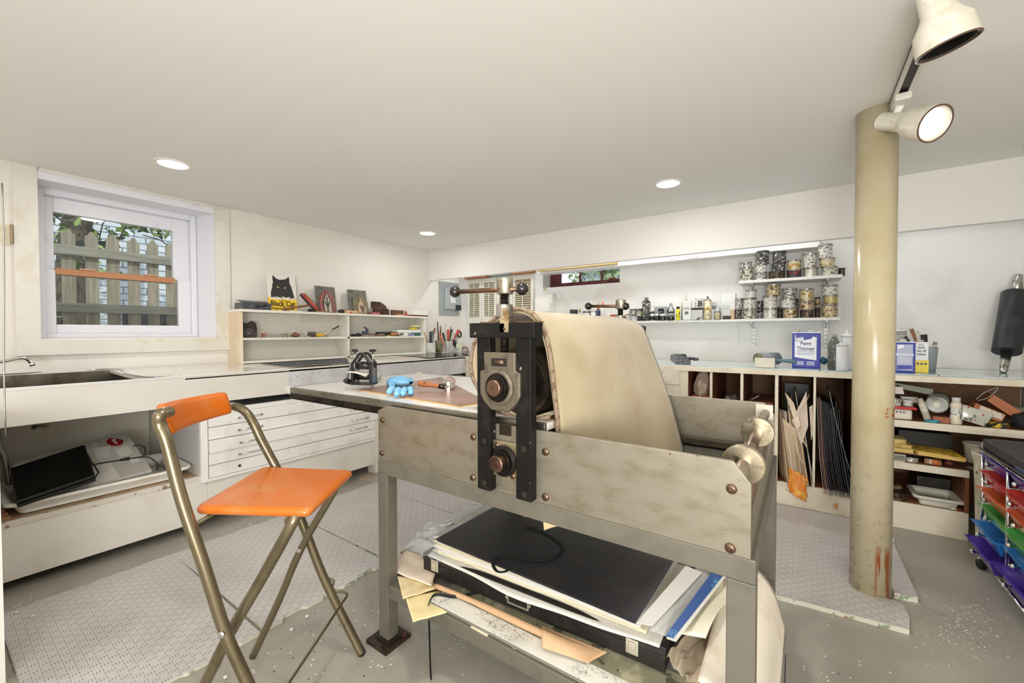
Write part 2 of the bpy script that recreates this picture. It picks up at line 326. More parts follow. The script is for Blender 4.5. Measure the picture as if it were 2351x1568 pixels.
def foliage(name,label,cat,boxes,n,size,rs=1,mats=LEAF,twigs=0):
    R=random.Random(rs); t=thing(name,label,cat,boxes[0][0]); mbs=[MB() for _ in mats]
    for k in range(n):
        (c,h)=boxes[R.randrange(len(boxes))]; p=V([c[i]+R.uniform(-h[i],h[i]) for i in range(3)]); M3=Matrix.Rotation(R.uniform(0,6.3),3,'X')@Matrix.Rotation(R.uniform(0,6.3),3,'Y')@Matrix.Rotation(R.uniform(0,6.3),3,'Z'); s_=size*R.uniform(.6,1.3)
        L=[V((-1,0,0)),V((-.3,.4,.1)),V((.5,.3,.1)),V((1,0,-.1)),V((.5,-.3,.1)),V((-.3,-.4,.1))]
        mbs[R.randrange(len(mats))].add([p+M3@(q*s_) for q in L],[(0,1,2,3,4,5)])
    for m_,mm in zip(mbs,mats): m_.build('leaves',mm,t)
    tw=MB()
    for k in range(twigs):
        (c,h)=boxes[R.randrange(len(boxes))]; p=V([c[i]+R.uniform(-h[i],h[i]) for i in range(3)]); q=p+V((R.uniform(-.1,.1),R.uniform(-.35,.35),R.uniform(-.25,.3))); tw.tube([p,(p+q)/2+V((0,0,.04)),q],.006,5)
    if twigs: tw.build('twigs',M('4A4034',.8),t)
    return t
foliage('shrub','leafy dark shrub between the picket fence and the white brick wall','shrub',[((-5.6,.75,2.1),(.35,.45,.35)),((-5.4,1.5,2.35),(.3,.35,.15)),((-5.3,.5,1.3),(.15,.2,.3))],900,.045,3,twigs=60)
tr=MB().tube([(-5.5,.78,-.1),(-5.5,.8,1.2),(-5.55,.85,2.0),(-5.6,.95,2.9)],[.13,.12,.11,.09],12); tag(tr.build('tree_trunk',M('5E564A',.9,c2='3E3830',sc=8,stretch=(3,3,1),bump=.6,bsc=20)),'thick grey tree trunk behind the picket fence','tree')
# back window (dark red frame, three lights)
w2=thing('window_2',None,None,(-2.0,4.36,BZ0)); w2['kind']='structure'; RED=M('5E2224',.45,c2='4A181A',sc=9,name='dark_red_paint')
yw=4.33; gx0,gx1=at(1275,640,Y=yw).x,BX1; 
z1=at(1345,655,Y=yw).z
mb=MB().box(BX0-.0,gx1,yw,yw+.05,BZ0-.0,z1+.045).box(BX0,gx0+.06,yw,yw+.05,z1+.045,1.98); mb.build('window_frame',RED,w2,.003)
mb=MB()
for px in (1331,1381): x=at(px,630,Y=yw).x; mb.box(x-.009,x+.009,yw,yw+.03,z1+.045,1.98)
mb.build('glazing_bar',RED,w2)
rb(gx0+.06,gx1,yw+.02,yw+.024,z1+.045,1.98).build('pane',PANE,w2)
foliage('ivy','sunlit green ivy outside the small red back window','plant',[((-2.2,5.2,2.15),(.45,.1,.28)),((-1.85,5.3,2.2),(.4,.1,.25))],1500,.035,5,[LEAF[1],LEAF[3],LEAF[0],M('B8C89A',.5)])
mb=MB()
for k in range(6): mb.prism([(-2.6,5.5-.02*0,1.75+.11*k),(-1.0,5.5,1.75+.11*k),(-1.0,5.475,1.86+.11*k),(-2.6,5.475,1.86+.11*k)],(0,.04,0))
tag(mb.build('clapboard_wall',M('C4D0D2',.6)),'pale clapboard siding seen through the small back window','wall')
tag(MB().tube([at(1380,651,Y=4.25),at(1400,640,Y=4.25),at(1412,640,Y=4.25),at(1423,646,Y=4.25)],[.004,.012,.012,.004],8,sub=4).build('dead_leaf',M('8A5E3A',.8)),'curled dry brown leaf on the sill of the small back window','leaf')
# pole
a=N('pole_paint'); co=a.co(); a.b.inputs['Roughness'].default_value=.22; k=a.mix(a.step(a.noise(3,4,co),.4,.7),'C8BD9E','BCAE88')
sp=a.n('SeparateXYZ'); a.l(co,sp.inputs[0]); 
low=a.math('MULTIPLY',a.step(sp.outputs[2],.9,.1),.55); k=a.mix(a.math('MULTIPLY',a.step(a.noise(28,4,co),.55,.68),low),k,'8E8068')
stc=a.co((26,26,2.2)); run=a.step(a.noise(1,4,stc),.50,.58)
def near(v,c,h): return a.math('SUBTRACT',1,a.step(a.math('ABSOLUTE',a.math('SUBTRACT',v,c)),h*.5,h))
rm=a.math('MULTIPLY',a.math('MULTIPLY',run,near(sp.outputs[0],.036,.034)),a.math('MULTIPLY',near(sp.outputs[2],.12,.15),a.step(sp.outputs[1],-.0,-.02)))
blob=a.math('MULTIPLY',a.math('MULTIPLY',near(sp.outputs[0],.052,.035),near(sp.outputs[2],.835,.03)),a.math('MULTIPLY',a.step(sp.outputs[1],0,-.02),a.step(a.noise(40,3,co),.42,.6)))
k=a.mix(rm,k,'A65A1E'); k=a.mix(blob,k,'A8601C'); a.col(k); a.bump(a.noise(60,4,co),.2)
p=MB().lathe([(.074,0),(.074,CZ-.0)],(0,0,0),(0,0,1),48).build('support_column',a.m); p.location=(.268,2.468,0); tag(p,'round cream painted steel column with rust streaks, floor to ceiling','column')
# recessed lights
for i,((x,y),lab) in enumerate(zip(CANS,('lit round ceiling light above the big window','smallest lit round ceiling light, in the far corner by the header','lit round ceiling light in front of the header, above the press'))):
    t=thing('recessed_light',lab,'light',(x,y,CZ),'round recessed ceiling lights')
    MB().lathe([(.070,-.001),(.072,-.006),(.086,-.004),(.088,0)],(0,0,0),cap=False,seg=40).build('trim_ring',CLEAN,t,world=False)
    MB().lathe([(0.0001,-.004),(.07,-.004)],(0,0,0),cap=False,seg=40).build('diffuser',LAMP,t,world=False)
# track with two heads
t=thing('light_track','white ceiling light track running from the column towards the viewer','track',(.325,1.8,CZ))
mb=MB().box(.300,.312,.9,2.44,2.150,CZ).box(.340,.352,.9,2.44,2.150,CZ).box(.300,.352,.9,2.44,2.165,CZ); mb.build('rail',M('D9D6CE',.4),t)
rb(.314,.338,.9,2.43,2.158,2.165).build('contact_strip',M('3A3835',.4,.5),t)
HW=M('E6E1D2',.35,c2='D8D2BF',sc=20,c3='8F8872',sc3=30,lo3=.72,hi3=.76,name='lamp_head_enamel')
def head(label,back,rim,lit,adapt):
    b=V(back); r=V(rim); ax=(r-b).normalized(); L=(r-b).length; t=thing('track_spotlight',label,'light',tuple(adapt),'spotlights on the ceiling track')
    rr=.066
    MB().lathe([(.001,0),(.028,.002),(.036,.008),(.037,L*.42),(.045,L*.52),(rr-.004,L*.68),(rr,L),(rr-.003,L+.001)],b,ax,40,False).build('lamp_shade',HW,t)
    MB().lathe([(rr-.003,L-.0),(rr+.001,L+.001),(rr+.001,L+.004),(rr-.004,L+.004)],b,ax,40,False).build('rim',M('5A3A2A',.35),t)
    mb=MB(); pr=[]
    for k in range(9): pr+= [(rr-.006-.001*k,L-.004*k),(rr-.009-.001*k,L-.004*k-.002)]
    mb.lathe(pr+[(.03,L-.045)],b,ax,36,False); mb.build('baffle',BLACK if not lit else M('C9C4B8',.4),t)
    if lit: MB().lathe([(.0001,L-.012),(.055,L-.014)],b,ax,36,False).build('bulb',LAMP,t)
    else: MB().lathe([(.0001,L-.040),(.04,L-.045)],b,ax,36,False).build('bulb',BLACK,t)
    ad=V(adapt); MB().box(ad.x-.026,ad.x+.026,ad.y-.055,ad.y+.055,ad.z-.028,ad.z).build('adapter',M('E2DED4',.4),t,.005)
    MB().cyl(ad+V((0,0,-.026)),b+ax*L*.3+V((0,0,.03)),.014).build('swivel',CLEAN,t)
    return t
head('lit cream spotlight on the ceiling track beside the column, pointing right',at(2022,279,Y=2.40),at(2146,284,Y=2.24),True,(.326,2.33,2.150))
head('unlit cream spotlight nearest the viewer, its black ribbed mouth facing down',(.284,1.61,2.137),(.322,1.635,1.975),False,(.326,1.45,2.150))
# ================= ETCHING PRESS =================
PL=M('968F80',.42,.65,c2='827965',sc=11,lo=.42,hi=.75,stretch=(1,1,2.2),bump=.08,bsc=120,c3='6E5436',sc3=55,lo3=.70,hi3=.75,name='worn_machined_plate')
pr=thing('etching_press','large floor-standing steel etching press with grey frame in the room centre','printing press',(-.7,1.45,0))
Yn,Yf=1.0,1.905
for nm,y,lab in (('side_plate',Yn,1),('side_plate',Yf,0)):
    z1=.916; zb=.708; p=[(-1.322,zb),(-.083,zb),(-.083,.868),(-.118,.912),(-1.275,z1),(-1.322,z1-.022)]
    MB().prism([(x,y,z) for x,z in p],(0,.012,0)).build(nm,PL,pr,.0015)
# bolts on the near plate (domed hex socket)
def bolt(p,r=.011,ax=(0,-1,0),par=pr,m=None):
    b=MB().lathe([(r,0),(r*.98,r*.35),(r*.7,r*.62),(r*.45,r*.68),(r*.42,r*.3),(.0001,r*.3)],p,ax,18,False); return b.build('bolt',m or M('6E5A4A',.35,.9,name='bronzed_bolt'),par)
for px in ((878,964),(1087,1003),(1086,1096),(877,1040),(1253,1037),(1253,1141),(1680,1122),(1677,1258)): bolt(at(*px,Y=Yn))
# side uprights
for s,yf in ((1,Yn),(-1,Yf+.012)):
    d=-.030*s
    for x0,x1 in ((-.806,-.757),(-.664,-.613)): rb(x0,x1,yf,yf+d,.716,1.178).build('upright',BLACKIRON,pr,.002)
    rb(-.829,-.597,yf+.008*s,yf+d-.008*s,1.175,1.219).build('crosshead',BLACKIRON,pr,.002)
    for x0,x1 in ((-.81,-.75),(-.68,-.60)): MB().obox(((x0+x1)/2,yf+.005*s,1.221),(x1-x0)/2,.014,.002,Ry(.03)).build('shim',M('8A6A4E',.4,.7),pr)
    yc=yf-.015*s
    MB().cyl((-.713,yc,1.10),(-.713,yc,1.33),.0125).build('pressure_screw',M('3A332C',.35,.8,c2='1c1a18',sc=1,stretch=(1,1,260),lo=.45,hi=.55,name='screw_thread'),pr)
    MB().lathe([(.024,0),(.0245,.002),(.0245,.036),(.022,.038)],(-.713,yc,1.235),seg=32).build('collar',ALUM,pr)
    MB().lathe([(.022,0),(.024,.003),(.024,.043),(.021,.046),(.0001,.046)],(-.711,yc,1.302),seg=32).build('handle_hub',M('B5AFA0',.3,.9,c2='7E6248',sc=26,lo=.5,hi=.68,name='patinated_steel'),pr)
    if s>0: A=tuple(at(1045,670,Y=yc)); B=tuple(at(1199,663,Y=yc))
    else: q=[at(1351,703,Y=yc),at(1436,703,Y=yc)]; A=tuple(q[0]); B=tuple(q[1])
    h=MB().cyl(A,B,.0075).build('handle_bar',M('7A5F4C',.35,.9,name='bronzed_bar'),pr)
    for q in (A,B): MB().sphere(q,.0185,24).build('ball_knob',M('1D1817',.16,.1,coat=.4,name='black_ball'),h)
    # bearing block
    yb=yf+.004*s; ye=yf-.026*s-0
    cx,cz=-.717,1.038
    pts=[(-.058,.095-.0),(.014+.042,.095),(.056,.042),(.072,.038),(.072,-.028),(.06,-.05),(.03,-.075),(-.03,-.075),(-.06,-.05),(-.072,-.028),(-.072,.038),(-.056,.042)]
    mb=MB().prism([(cx+x,yf-.010*s,cz+z) for x,z in pts],(0,-.028*s,0)); bb=mb.build('bearing_block',CAST,pr,.004)
    yy=yf-.038*s
    MB().lathe([(.052,0),(.052,.006),(.046,.010),(.042,.010)],(cx,yy,cz-.006),(0,-s,0),36,False).build('bearing_ring',CAST,bb)
    MB().lathe([(.043,0),(.043,.008),(.036,.009),(.036,.015),(.030,.016),(.030,.021),(.022,.022)],(cx,yy,cz-.006),(0,-s,0),36,False).build('bearing_race',M('2E2925',.3,.8,name='dark_bearing'),bb)
    MB().lathe([(.024,0),(.024,.028),(.021,.031),(.004,.031),(.0035,.027),(.0001,.027)],(cx,yy,cz-.006),(0,-s,0),32,False).build('axle_end',BRONZE,bb)
    rb(cx-.028,cx+.028,yf-.037*s,yf-.0386*s,cz+.055,cz+.078).build('slot',BLACK,bb); MB().cyl((cx-.012,yf-.038*s,cz+.066),(cx+.02,yf-.038*s,cz+.066),.007).build('slot_pin',M('6A5648',.35,.8),bb)
    # lower square flange bearing
    fb=rb(-.772,-.662,yf-.001*s,yf-.013*s,.762,.868).build('flange_plate',M('B8AC8C',.3,.85,c2='9A6A34',sc=9,lo=.48,hi=.7,name='heat_tinted_steel'),pr,.002)
    MB().lathe([(.046,0),(.046,.008),(.036,.012),(.034,.020),(.026,.021)],(-.717,yf-.013*s,.812),(0,-s,0),36,False).build('flange_race',M('2A2624',.3,.8),fb)
    MB().lathe([(.024,0),(.024,.042),(.021,.045),(.0001,.045)],(-.717,yf-.013*s,.812),(0,-s,0),32,False).build('shaft_end',BRONZE,fb)
    if s>0:
        for px in ((1141,1022),(1178,1093)): bolt(at(*px,Y=yf-.013),.009,par=fb)
        rb(-.74,-.70,yf-.001,yf-.006,.885,.915).build('keeper',DKSTEEL,pr)
        for px in ((1113,1013),(1113,1109),(1204,1031),(1205,1135)): 
            q=at(*px,Y=yf-.030); MB().lathe([(.0085,0),(.0085,.003),(.005,.003),(.005,.0005),(.0001,.0005)],q,(0,-1,0),16,False).build('cap_screw',M('5A544C',.3,.9),pr)
pt=MB().prism([at(1148,706,Y=.962),at(1162,706,Y=.962),at(1168,728,Y=.962),at(1167,763,Y=.962),at(1147,762,Y=.962)],(0,.003,0)).build('brass_pointer',M('B5A382',.38,.6,c2='8A6E4A',sc=30,name='tarnished_brass'),pr)
MB().sphere(at(1157,755,Y=.960),.004,10).build('pointer_screw',BLACK,pt)
# rollers
DR=M('6A6054',.32,.95,c2='4A4038',sc=4,stretch=(1,6,1),name='roller_steel')
MB().lathe([(.02,-.0),(.092,.0),(.094,.004),(.106,.004),(.108,.008),(.108,.762),(.106,.766),(.094,.766),(.02,.77)],(-.722,1.07,1.036),(0,1,0),72).build('upper_roller',DR,pr)
MB().cyl((-.722,.98,1.036),(-.722,1.93,1.036),.022).build('roller_shaft',BRONZE,pr)
MB().lathe([(.06,0),(.07,.004),(.07,.76),(.06,.764)],(-.717,1.07,.812),(0,1,0),48).build('lower_roller',DR,pr)
# frame
lx=[(-1.326,-1.272),(-.129,-.073)]
for y0,y1 in ((1.0,1.048),(1.868,1.917)):
    rb(-1.326,-.073,y0,y1,.655,.708).build('rail',GREYPAINT,pr,.003)
    for x0,x1 in lx: rb(x0,x1,y0,y1,.022 if 1 else 0,.655).build('leg',GREYPAINT,pr,.003)
    for xc in (-1.30,-.10): 
        f=MB().obox((xc,(y0+y1)/2,.008),.058,.06,.008); ft=f.build('foot_plate',M('4A3A2E',.35,.6,c2='2A2420',sc=12,name='greasy_foot'),pr,.001); MB().obox((xc+.01,(y0+y1)/2-.0,.019),.036,.036,.004).build('weld_plate',M('2E2824',.4,.5,bump=.5),ft); MB().lathe([(.011,0),(.011,.005),(.0001,.006)],(xc+.045,(y0+y1)/2+.035,.016),seg=8).build('anchor_bolt',M('6A4436',.4,.6),ft)
for x0,x1 in lx:
    rb(x0,x1,1.048,1.868,.655,.708).build('end_rail',GREYPAINT,pr,.003); rb(x0+.004,x1-.004,1.048,1.868,.185,.236).build('shelf_end_rail',GREYPAINT,pr,.003)
for y0 in (1.004,1.871): rb(-1.272,-.129,y0,y0+.042,.185,.236).build('shelf_rail',GREYPAINT,pr,.003)
rb(-1.272,-.129,1.02,1.89,.226,.235).build('shelf_board',M('6E6A60',.6),pr)
rb(-.175,-.085,1.012,1.905,.7,.775).build('end_beam',PL,pr,.004)
rb(-1.30,-1.25,1.012,1.905,.72,.80).build('end_beam',PL,pr,.004)
rb(-1.25,-.175,1.85,1.905,.722,.745).build('support_ledge',DKSTEEL,pr)
# right-hand guide: shaft with two discs, nylon blocks, tie rod
sh=MB().cyl((-.112,1.012,.868),(-.112,1.905,.872),.0155).build('guide_shaft',M('9C8C7C',.3,.9,c2='7A5A48',sc=8,name='bronzed_shaft'),pr)
for y in (1.13,1.53): MB().lathe([(.019,-.001),(.045,0),(.0475,.003),(.0475,.017),(.045,.020),(.019,.021)],(-.112,y,.870),(0,1,0),48).build('guide_disc',M('AFA48C',.28,.9,c2='54483A',sc=34,lo=.50,hi=.72,name='stained_disc_steel'),sh)
for z0,z1 in ((.85,.905),(.765,.81)): rb(-.145,-.087,1.895,1.905,z0,z1).build('nylon_block',M('D8D2C0',.5),pr)
MB().cyl((-.10,1.02,.79),(-.112,1.90,.79),.009).build('tie_rod',M('8A7060',.35,.8),pr)
# bed with rack and protective corner
BZ=.928
def xy(x,y): p=at(x,y,Z=BZ); return p
bed=rb(-2.04,-.60,1.035,1.86,BZ-.022,BZ).build('bed_plate',M('F2F0EC',.22,.0,c2='EAE6DE',sc=3,coat=.3,name='bed_surface'),pr,.001)
for y0,y1 in ((1.022,1.035),(1.86,1.873)):
    rb(-2.02,-.60,y0,y1,BZ-.024,BZ+.002).build('edge_bar',STEEL,bed,.001)
    mb=MB().box(-2.02,-.62,y0+.004,y1+.006,BZ-.048,BZ-.026); 
    for k in range(112): mb.box(-2.0+.012*k,-2.0+.012*k+.006,y0+.004,y1+.006,BZ-.054,BZ-.048)
    mb.build('gear_rack',DKSTEEL,bed)
    mb=rb(-2.062,-2.018,y0-.003,y1+.006,BZ-.026,BZ+.004); mb.build('corner_guard',M('D8D2C4',.5),bed,.004)
rb(-2.05,-2.04,1.035,1.86,BZ-.03,BZ+.001).build('end_bar',STEEL,bed,.001)
# felt blanket
def tr(pts,Y): return [at(x,y,Y=Y) for x,y in pts]
nearp=tr([(1262,955),(1205,966),(1150,940),(1104,900),(1083,850),(1091,785),(1128,738),(1165,715),(1190,709),(1220,718),(1243,745),(1259,790),(1268,850),(1275,920),(1281,985)],1.068)
cN=[(p.x,p.z) for p in nearp]+[(-.598,.80),(-.606,.72),(-.64,.66),(-.70,.625)]
rp=tr([(1470,745),(1485,770),(1500,812),(1518,862),(1533,910),(1549,970),(1565,1037)],1.84)
cF=[(p.x,p.z) for p in nearp[:8]]+[(-.735,1.266),(-.665,1.258)]+[(p.x,p.z) for p in rp][:7]+[(-.43,.63),(-.5,.60),(-.6,.585)]
def resamp(c,n):
    P=smooth([V((x,0,z)) for x,z in c],8); L=[0]
    for i in range(1,len(P)): L.append(L[-1]+(P[i]-P[i-1]).length)
    out=[];j=0
    for k in range(n+1):
        t=L[-1]*k/n
        while j<len(L)-2 and L[j+1]<t: j+=1
        out.append(P[j].lerp(P[j+1],min(1,(t-L[j])/max(1e-9,L[j+1]-L[j]))))
    return out
NU=90; A_=resamp(cN,NU); B_=resamp(cF,NU)
def blk(u,v):
    i=int(round(u*NU)); q=A_[i].lerp(B_[i],v); wv=.003*math.sin(v*7+u*9)*min(1,u*2); return V((q.x+wv,1.068+.785*v,q.z+wv*.5))
FELT=M('B9AA88',.95,c2='AA9772',sc=4,lo=.4,hi=.7,bump=.35,bsc=320,c3='A8906A',sc3=9,lo3=.68,hi3=.78,sheen=.4,name='wool_felt')
bl=MB().grid(blk,NU,24,.011).build('felt_blanket',FELT); tag(bl,'thick cream wool felt blanket draped over the rollers of the etching press','blanket')
rb(-.84,-.592,1.075,1.85,BZ-.020,BZ+.0035).build('under_felt',M('7E6A4C',.9,c2='66543A',sc=8,bump=.5,bsc=200,name='soiled_felt'),bl)
MB().tube([A_[i]+V((0,1.067,0)) for i in range(0,NU+1)],.0075,7).build('raw_edge',M('93806A',.95,c2='6E5C48',sc=60,bump=1,bsc=260,name='fuzzy_felt_edge'),bl)
# things on the press bed
bd=MB().prism([xy(822,896),xy(1052,934),xy(1118,925),xy(1012,868)],(0,0,.006)); 
a=N('smeared_board'); co=a.co(); k=a.mix(a.step(a.noise(4,4,co),.35,.65),'8A6A5C','A3867A'); k=a.mix(a.step(a.noise(3,5,a.co((3,22,3),(0,0,.5))),.56,.66),k,'B8654C'); a.col(k); a.b.inputs['Roughness'].default_value=.3; RB=a.m
t=thing('proofing_board','thin reddish brown ink-smeared board lying on the press bed','board',tuple(xy(1000,900))); bd.build('inked_surface',RB,t)
MB().prism([xy(822,896.5),xy(1052,934.6),xy(1118,925.5),xy(1012,868)],(0,0,.004)).build('board_core',M('C09A62',.6),t)
# mini press on a foam block
q=at(835,892,Z=BZ); 
t=thing('foam_block','pale grey block on the press bed under the small black tabletop press','block',tuple(q)); 
p=[at(793,893,Z=BZ),at(851,894,Z=BZ),at(876,871,Z=BZ),at(812,868,Z=BZ)]; MB().prism(p,(0,0,.030)).build('foam_body',M('B2AEA6',.7),t,.002)
P0=at(836,882,Z=BZ+.030); ang=math.atan2((p[1]-p[0]).y,(p[1]-p[0]).x)
mp=thing('tabletop_press','small black tabletop press with two top knobs on the grey block','printing press',(P0.x,P0.y,BZ+.030)); mp.rotation_euler=(0,0,ang)
L_=dict(world=False); BP=M('1C1B19',.35,.2,coat=.2,name='black_enamel'); hw=.043; hh=.150
for y in (-.022,.022):
    mb=MB(); P=[(-hw,0),(-hw,hh*.62),(0,hh*.9),(hw,hh*.62),(hw,0)]
    for s in (-1,1): mb.box(s*hw-.006,s*hw+.006,y-.005,y+.005,0,hh*.66)
    mb.tube([(-hw,y,hh*.64),(-hw*.62,y,hh*.78),(-hw*.3,y,hh*.90),(0,y,hh*.93),(hw*.3,y,hh*.90),(hw*.62,y,hh*.78),(hw,y,hh*.64)],.0065,10,sub=3); mb.build('side_frame',BP,mp,**L_)
for s in (-1,1): rb(s*hw-.003,s*hw+.006,-.024,.024,.004,hh*.5).build('side_cheek',M('8A8C90',.3,.8),mp,.001,**L_)
for s in (-1,1):
    k=MB().cyl((s*hw,0,hh*.6),(s*hw,0,hh*.98),.003).build('adjusting_screw',CHROME,mp,**L_); MB().lathe([(.006,0),(.015,.004),(.016,.010),(.010,.014),(.0001,.014)],(s*hw,0,hh*.97),seg=20).build('screw_knob',BP,k,**L_)
MB().cyl((-hw+.008,0,.085),(hw-.008,0,.085),.018).build('top_roller',BP,mp,**L_)
for s in (-1,1): MB().cyl((s*(hw-.006),0,.085),(s*(hw-.009),0,.085),.021).build('roller_flange',M('CFCFCF',.3,.5),mp,**L_)
MB().cyl((-hw+.008,0,.036),(hw-.008,0,.036),.016).build('bottom_roller',BP,mp,**L_)
rb(-.050,.050,-.036,.036,0,.008).build('base_plate',BP,mp,.002,**L_)
MB().grid(lambda u,v:V((-.055+.09*u,-.055+.11*v,.058+.004*math.sin(4*u+3*v)-.012*(1-v)**2*u)),10,8,.001).build('paper_strip',M('E2DACB',.6),mp,**L_)
cr=MB().tube([(-hw-.01,0,.085),(-hw-.022,0,.08),(-hw-.028,-.02,.03),(-hw-.028,-.03,.012)],.006,8,sub=4).build('crank',M('77797C',.3,.8),mp,**L_); MB().tube([(-hw-.03,-.03,.018),(-hw-.008,-.04,.016)],.012,12).build('crank_grip',BP,cr,**L_)
# brayer with wooden handle
br=thing('brayer','hand brayer with wooden handle and pinkish roller on the reddish board','brayer',tuple(at(1035,900,Z=BZ)))
zr=BZ+.006+.026
rc=at(1031,880,Z=zr); yd=V((.10,.99,0)).normalized() if 0 else (at(1042,872,Z=zr)-at(1033,887,Z=zr)).normalized()
c0=rc-yd*.034; c1=rc+yd*.06
MB().cyl(c0,c1,.0255,seg=32).build('roller',M('A8807C',.25,name='pinkish_rubber'),br); MB().lathe([(.024,0),(.008,.002)],c0-yd*.002,yd,24).build('roller_end',M('8A8272',.5,c2='5A4E3E',sc=60),br)
hd=(at(960,880,Z=zr+.004)-at(1012,887,Z=zr-.004)).normalized(); 
hb=at(1012,887,Z=zr-.004); he=at(960,880,Z=zr+.004); WH=M('A8683E',.45,c2='5A3018',sc=26,lo=.55,hi=.62,name='inky_wood')
L=(he-hb).length
MB().lathe([(.008,0),(.010,.012),(.0105,.02),(.010,L*.4),(.013,L*.75),(.0125,L*.95),(.007,L)],hb,he-hb,20).build('handle',WH,br)
MB().lathe([(.011,-.018),(.0115,0),(.0115,.006)],hb,he-hb,20).build('ferrule',DKSTEEL,br)
MB().tube([hb,hb-hd*.03,c0-yd*.01+V((0,0,-.01)),c0-yd*.008+V((0,0,-.026))],.003,8,sub=4).cyl(c0-yd*.008,c0-yd*.002,.007).build('wire_frame',ALUM,br)
MB().obox(c0-yd*.008+V((0,0,-.012)),.006,.002,.022,Rz(math.atan2(yd.y,yd.x)+PI/2)).build('stand_bracket',ALUM,br)
# blue nitrile gloves, crumpled
gl=thing('nitrile_glove','crumpled bright blue disposable glove on the reddish board','glove',tuple(at(920,892,Z=BZ))); GM=M('7CB6DA',.45,c2='68A4CC',sc=30,bump=.5,bsc=70,name='blue_nitrile')
g0=BZ+.008
def pg(x,y,h): q=at(x,y,Z=g0+h); return q
mb=MB()
def puff(fn,nu,nv,name):
    def g(u,v):
        q=fn(u,v); n_=noise.noise(q*38); return q+V((0,0,n_*.008))+V((n_,noise.noise(q*30+V((3,1,2))),0))*.005
    MB().grid(g,nu,nv,.0015).build(name,GM,gl)
c=at(921,889,Z=g0)
def palm(u,v):
    t=v*2*PI; r=max(.02,math.sin(PI*min(.97,.03+.97*u))); return V((c.x-.075+.15*u,c.y-.005,g0+.026))+V((.0,.055*math.cos(t)*(r**.6),.0))+V((0,0,.024*math.sin(t)*(r**.6)))
puff(palm,26,24,'palm')
for i,(xa,ya,xb,yb) in enumerate(((903,893,893,901),(915,895,911,905),(930,895,925,904),(941,893,943,902),(900,884,893,880))):
    pa=pg(xa,ya,.022); pb=pg(xb,yb,.012); 
    MB().tube([pa,(pa+pb)/2+V((0,0,.006)),pb,pb+(pb-pa)*.15-V((0,0,.003))],[.013,.0135,.012,.005],12,sub=3).build('finger',GM,gl)
# ================= LEFT WALL: SINK, FLAT FILE, SHELF =================
XF_=-2.98
def zc(x): return .935+.022*(XF_-x)/.71
def slab(poly,th=.018): return MB().prism([(x,y,zc(x)) for x,y in poly],(0,0,-th))
LAM=M('DEDAD3',.14,c2='D3CEC6',sc=4,coat=.4,c3='8F8678',sc3=50,lo3=.76,hi3=.80,name='glossy_counter_laminate')
sk=thing('sink_counter','long white counter with a shallow steel sink and deep front board below the big window','counter',(-3.3,.8,0))
sw=[(-3.10,.745),(-3.16,.728),(-3.24,.716),(-3.35,.71),(-3.695,.71)]
slab([(XF_,1.50),(XF_,.90),(-3.0,.83),(-3.04,.775)]+sw+[(-3.695,1.36)]).build('worktop',LAM,sk)
SS=M('8E887C',.3,.9,c2='6E665A',sc=7,lo=.4,hi=.7,stretch=(1,2,1),bump=.05,bsc=60,c3='C8C2B4',sc3=60,lo3=.74,hi3=.77,name='sink_steel')
mb=MB(); X0,X1,Y0,Y1,zb=-3.68,-3.0,.165,.80,.76
mb.box(X0-.012,X0,Y0,Y1,zb,.953).box(X1,X1+.003,Y0,Y1,zb,.93).box(X0,X1,Y1-.003,Y1,zb,.925).box(X0,X1,Y0-.003,Y0,zb,.93).box(X0,X1,Y0,Y1,zb-.003,zb)
mb.build('basin',SS,sk)
MB().tube([(-3.69,.15,.962),(-3.69,.71,.962),(-3.35,.712,.951),(-3.24,.718,.948),(-3.16,.73,.944),(-3.08,.752,.942),(-3.02,.80,.940),(-2.988,.88,.940)],.004,8,sub=4).build('basin_rim',CHROME,sk)
rb(-3.0,-2.982,.155,1.50,.925,.941).build('front_edge',M('E6E4E0',.2,.1),sk,.003)
fb=rb(-3.0,XF_,.155,1.502,.762,.925).build('front_board',SCUFF,sk,.001)
MB().lathe([(.0001,0),(.026,0),(.028,.012),(.022,.02),(.022,.06)],at(90,984,X=-3.3)-V((0,0,.0)),seg=24).build('drain',M('7E7C76',.4,.7),sk)
tag(MB().prism([at(88,975,X=-3.26),at(112,966,X=-3.26),at(120,968,X=-3.2),at(112,978,X=-3.2)],(0,0,.002)).build('paper_scrap',M('C8A878',.8)),'small tan paper scrap caught on the sink drain under the counter','paper')
tag(MB().tube([at(22,1112,X=-3.35),at(17,1080,X=-3.35),at(8,1045,X=-3.35),at(-6,1015,X=-3.35),at(-12,940,X=-3.35)],.014,12,sub=5).build('drain_pipe',M('8A8880',.25,.9)),'curved grey drain pipe under the sink at the left edge','pipe')
f=thing('faucet','thin chrome swan-neck faucet spout over the steel sink','faucet',tuple(at(0,829,X=-3.5)))
MB().tube([at(-30,834,X=-3.5),at(10,829,X=-3.5),at(45,822,X=-3.5),at(62,824,X=-3.5),at(74,836,X=-3.5)],.0085,12,sub=5).build('spout',CHROME,f); a_=at(72,833,X=-3.5); b_=at(76,840,X=-3.5); MB().cyl(a_,b_,.011,.0125).build('aerator',CHROME,f)
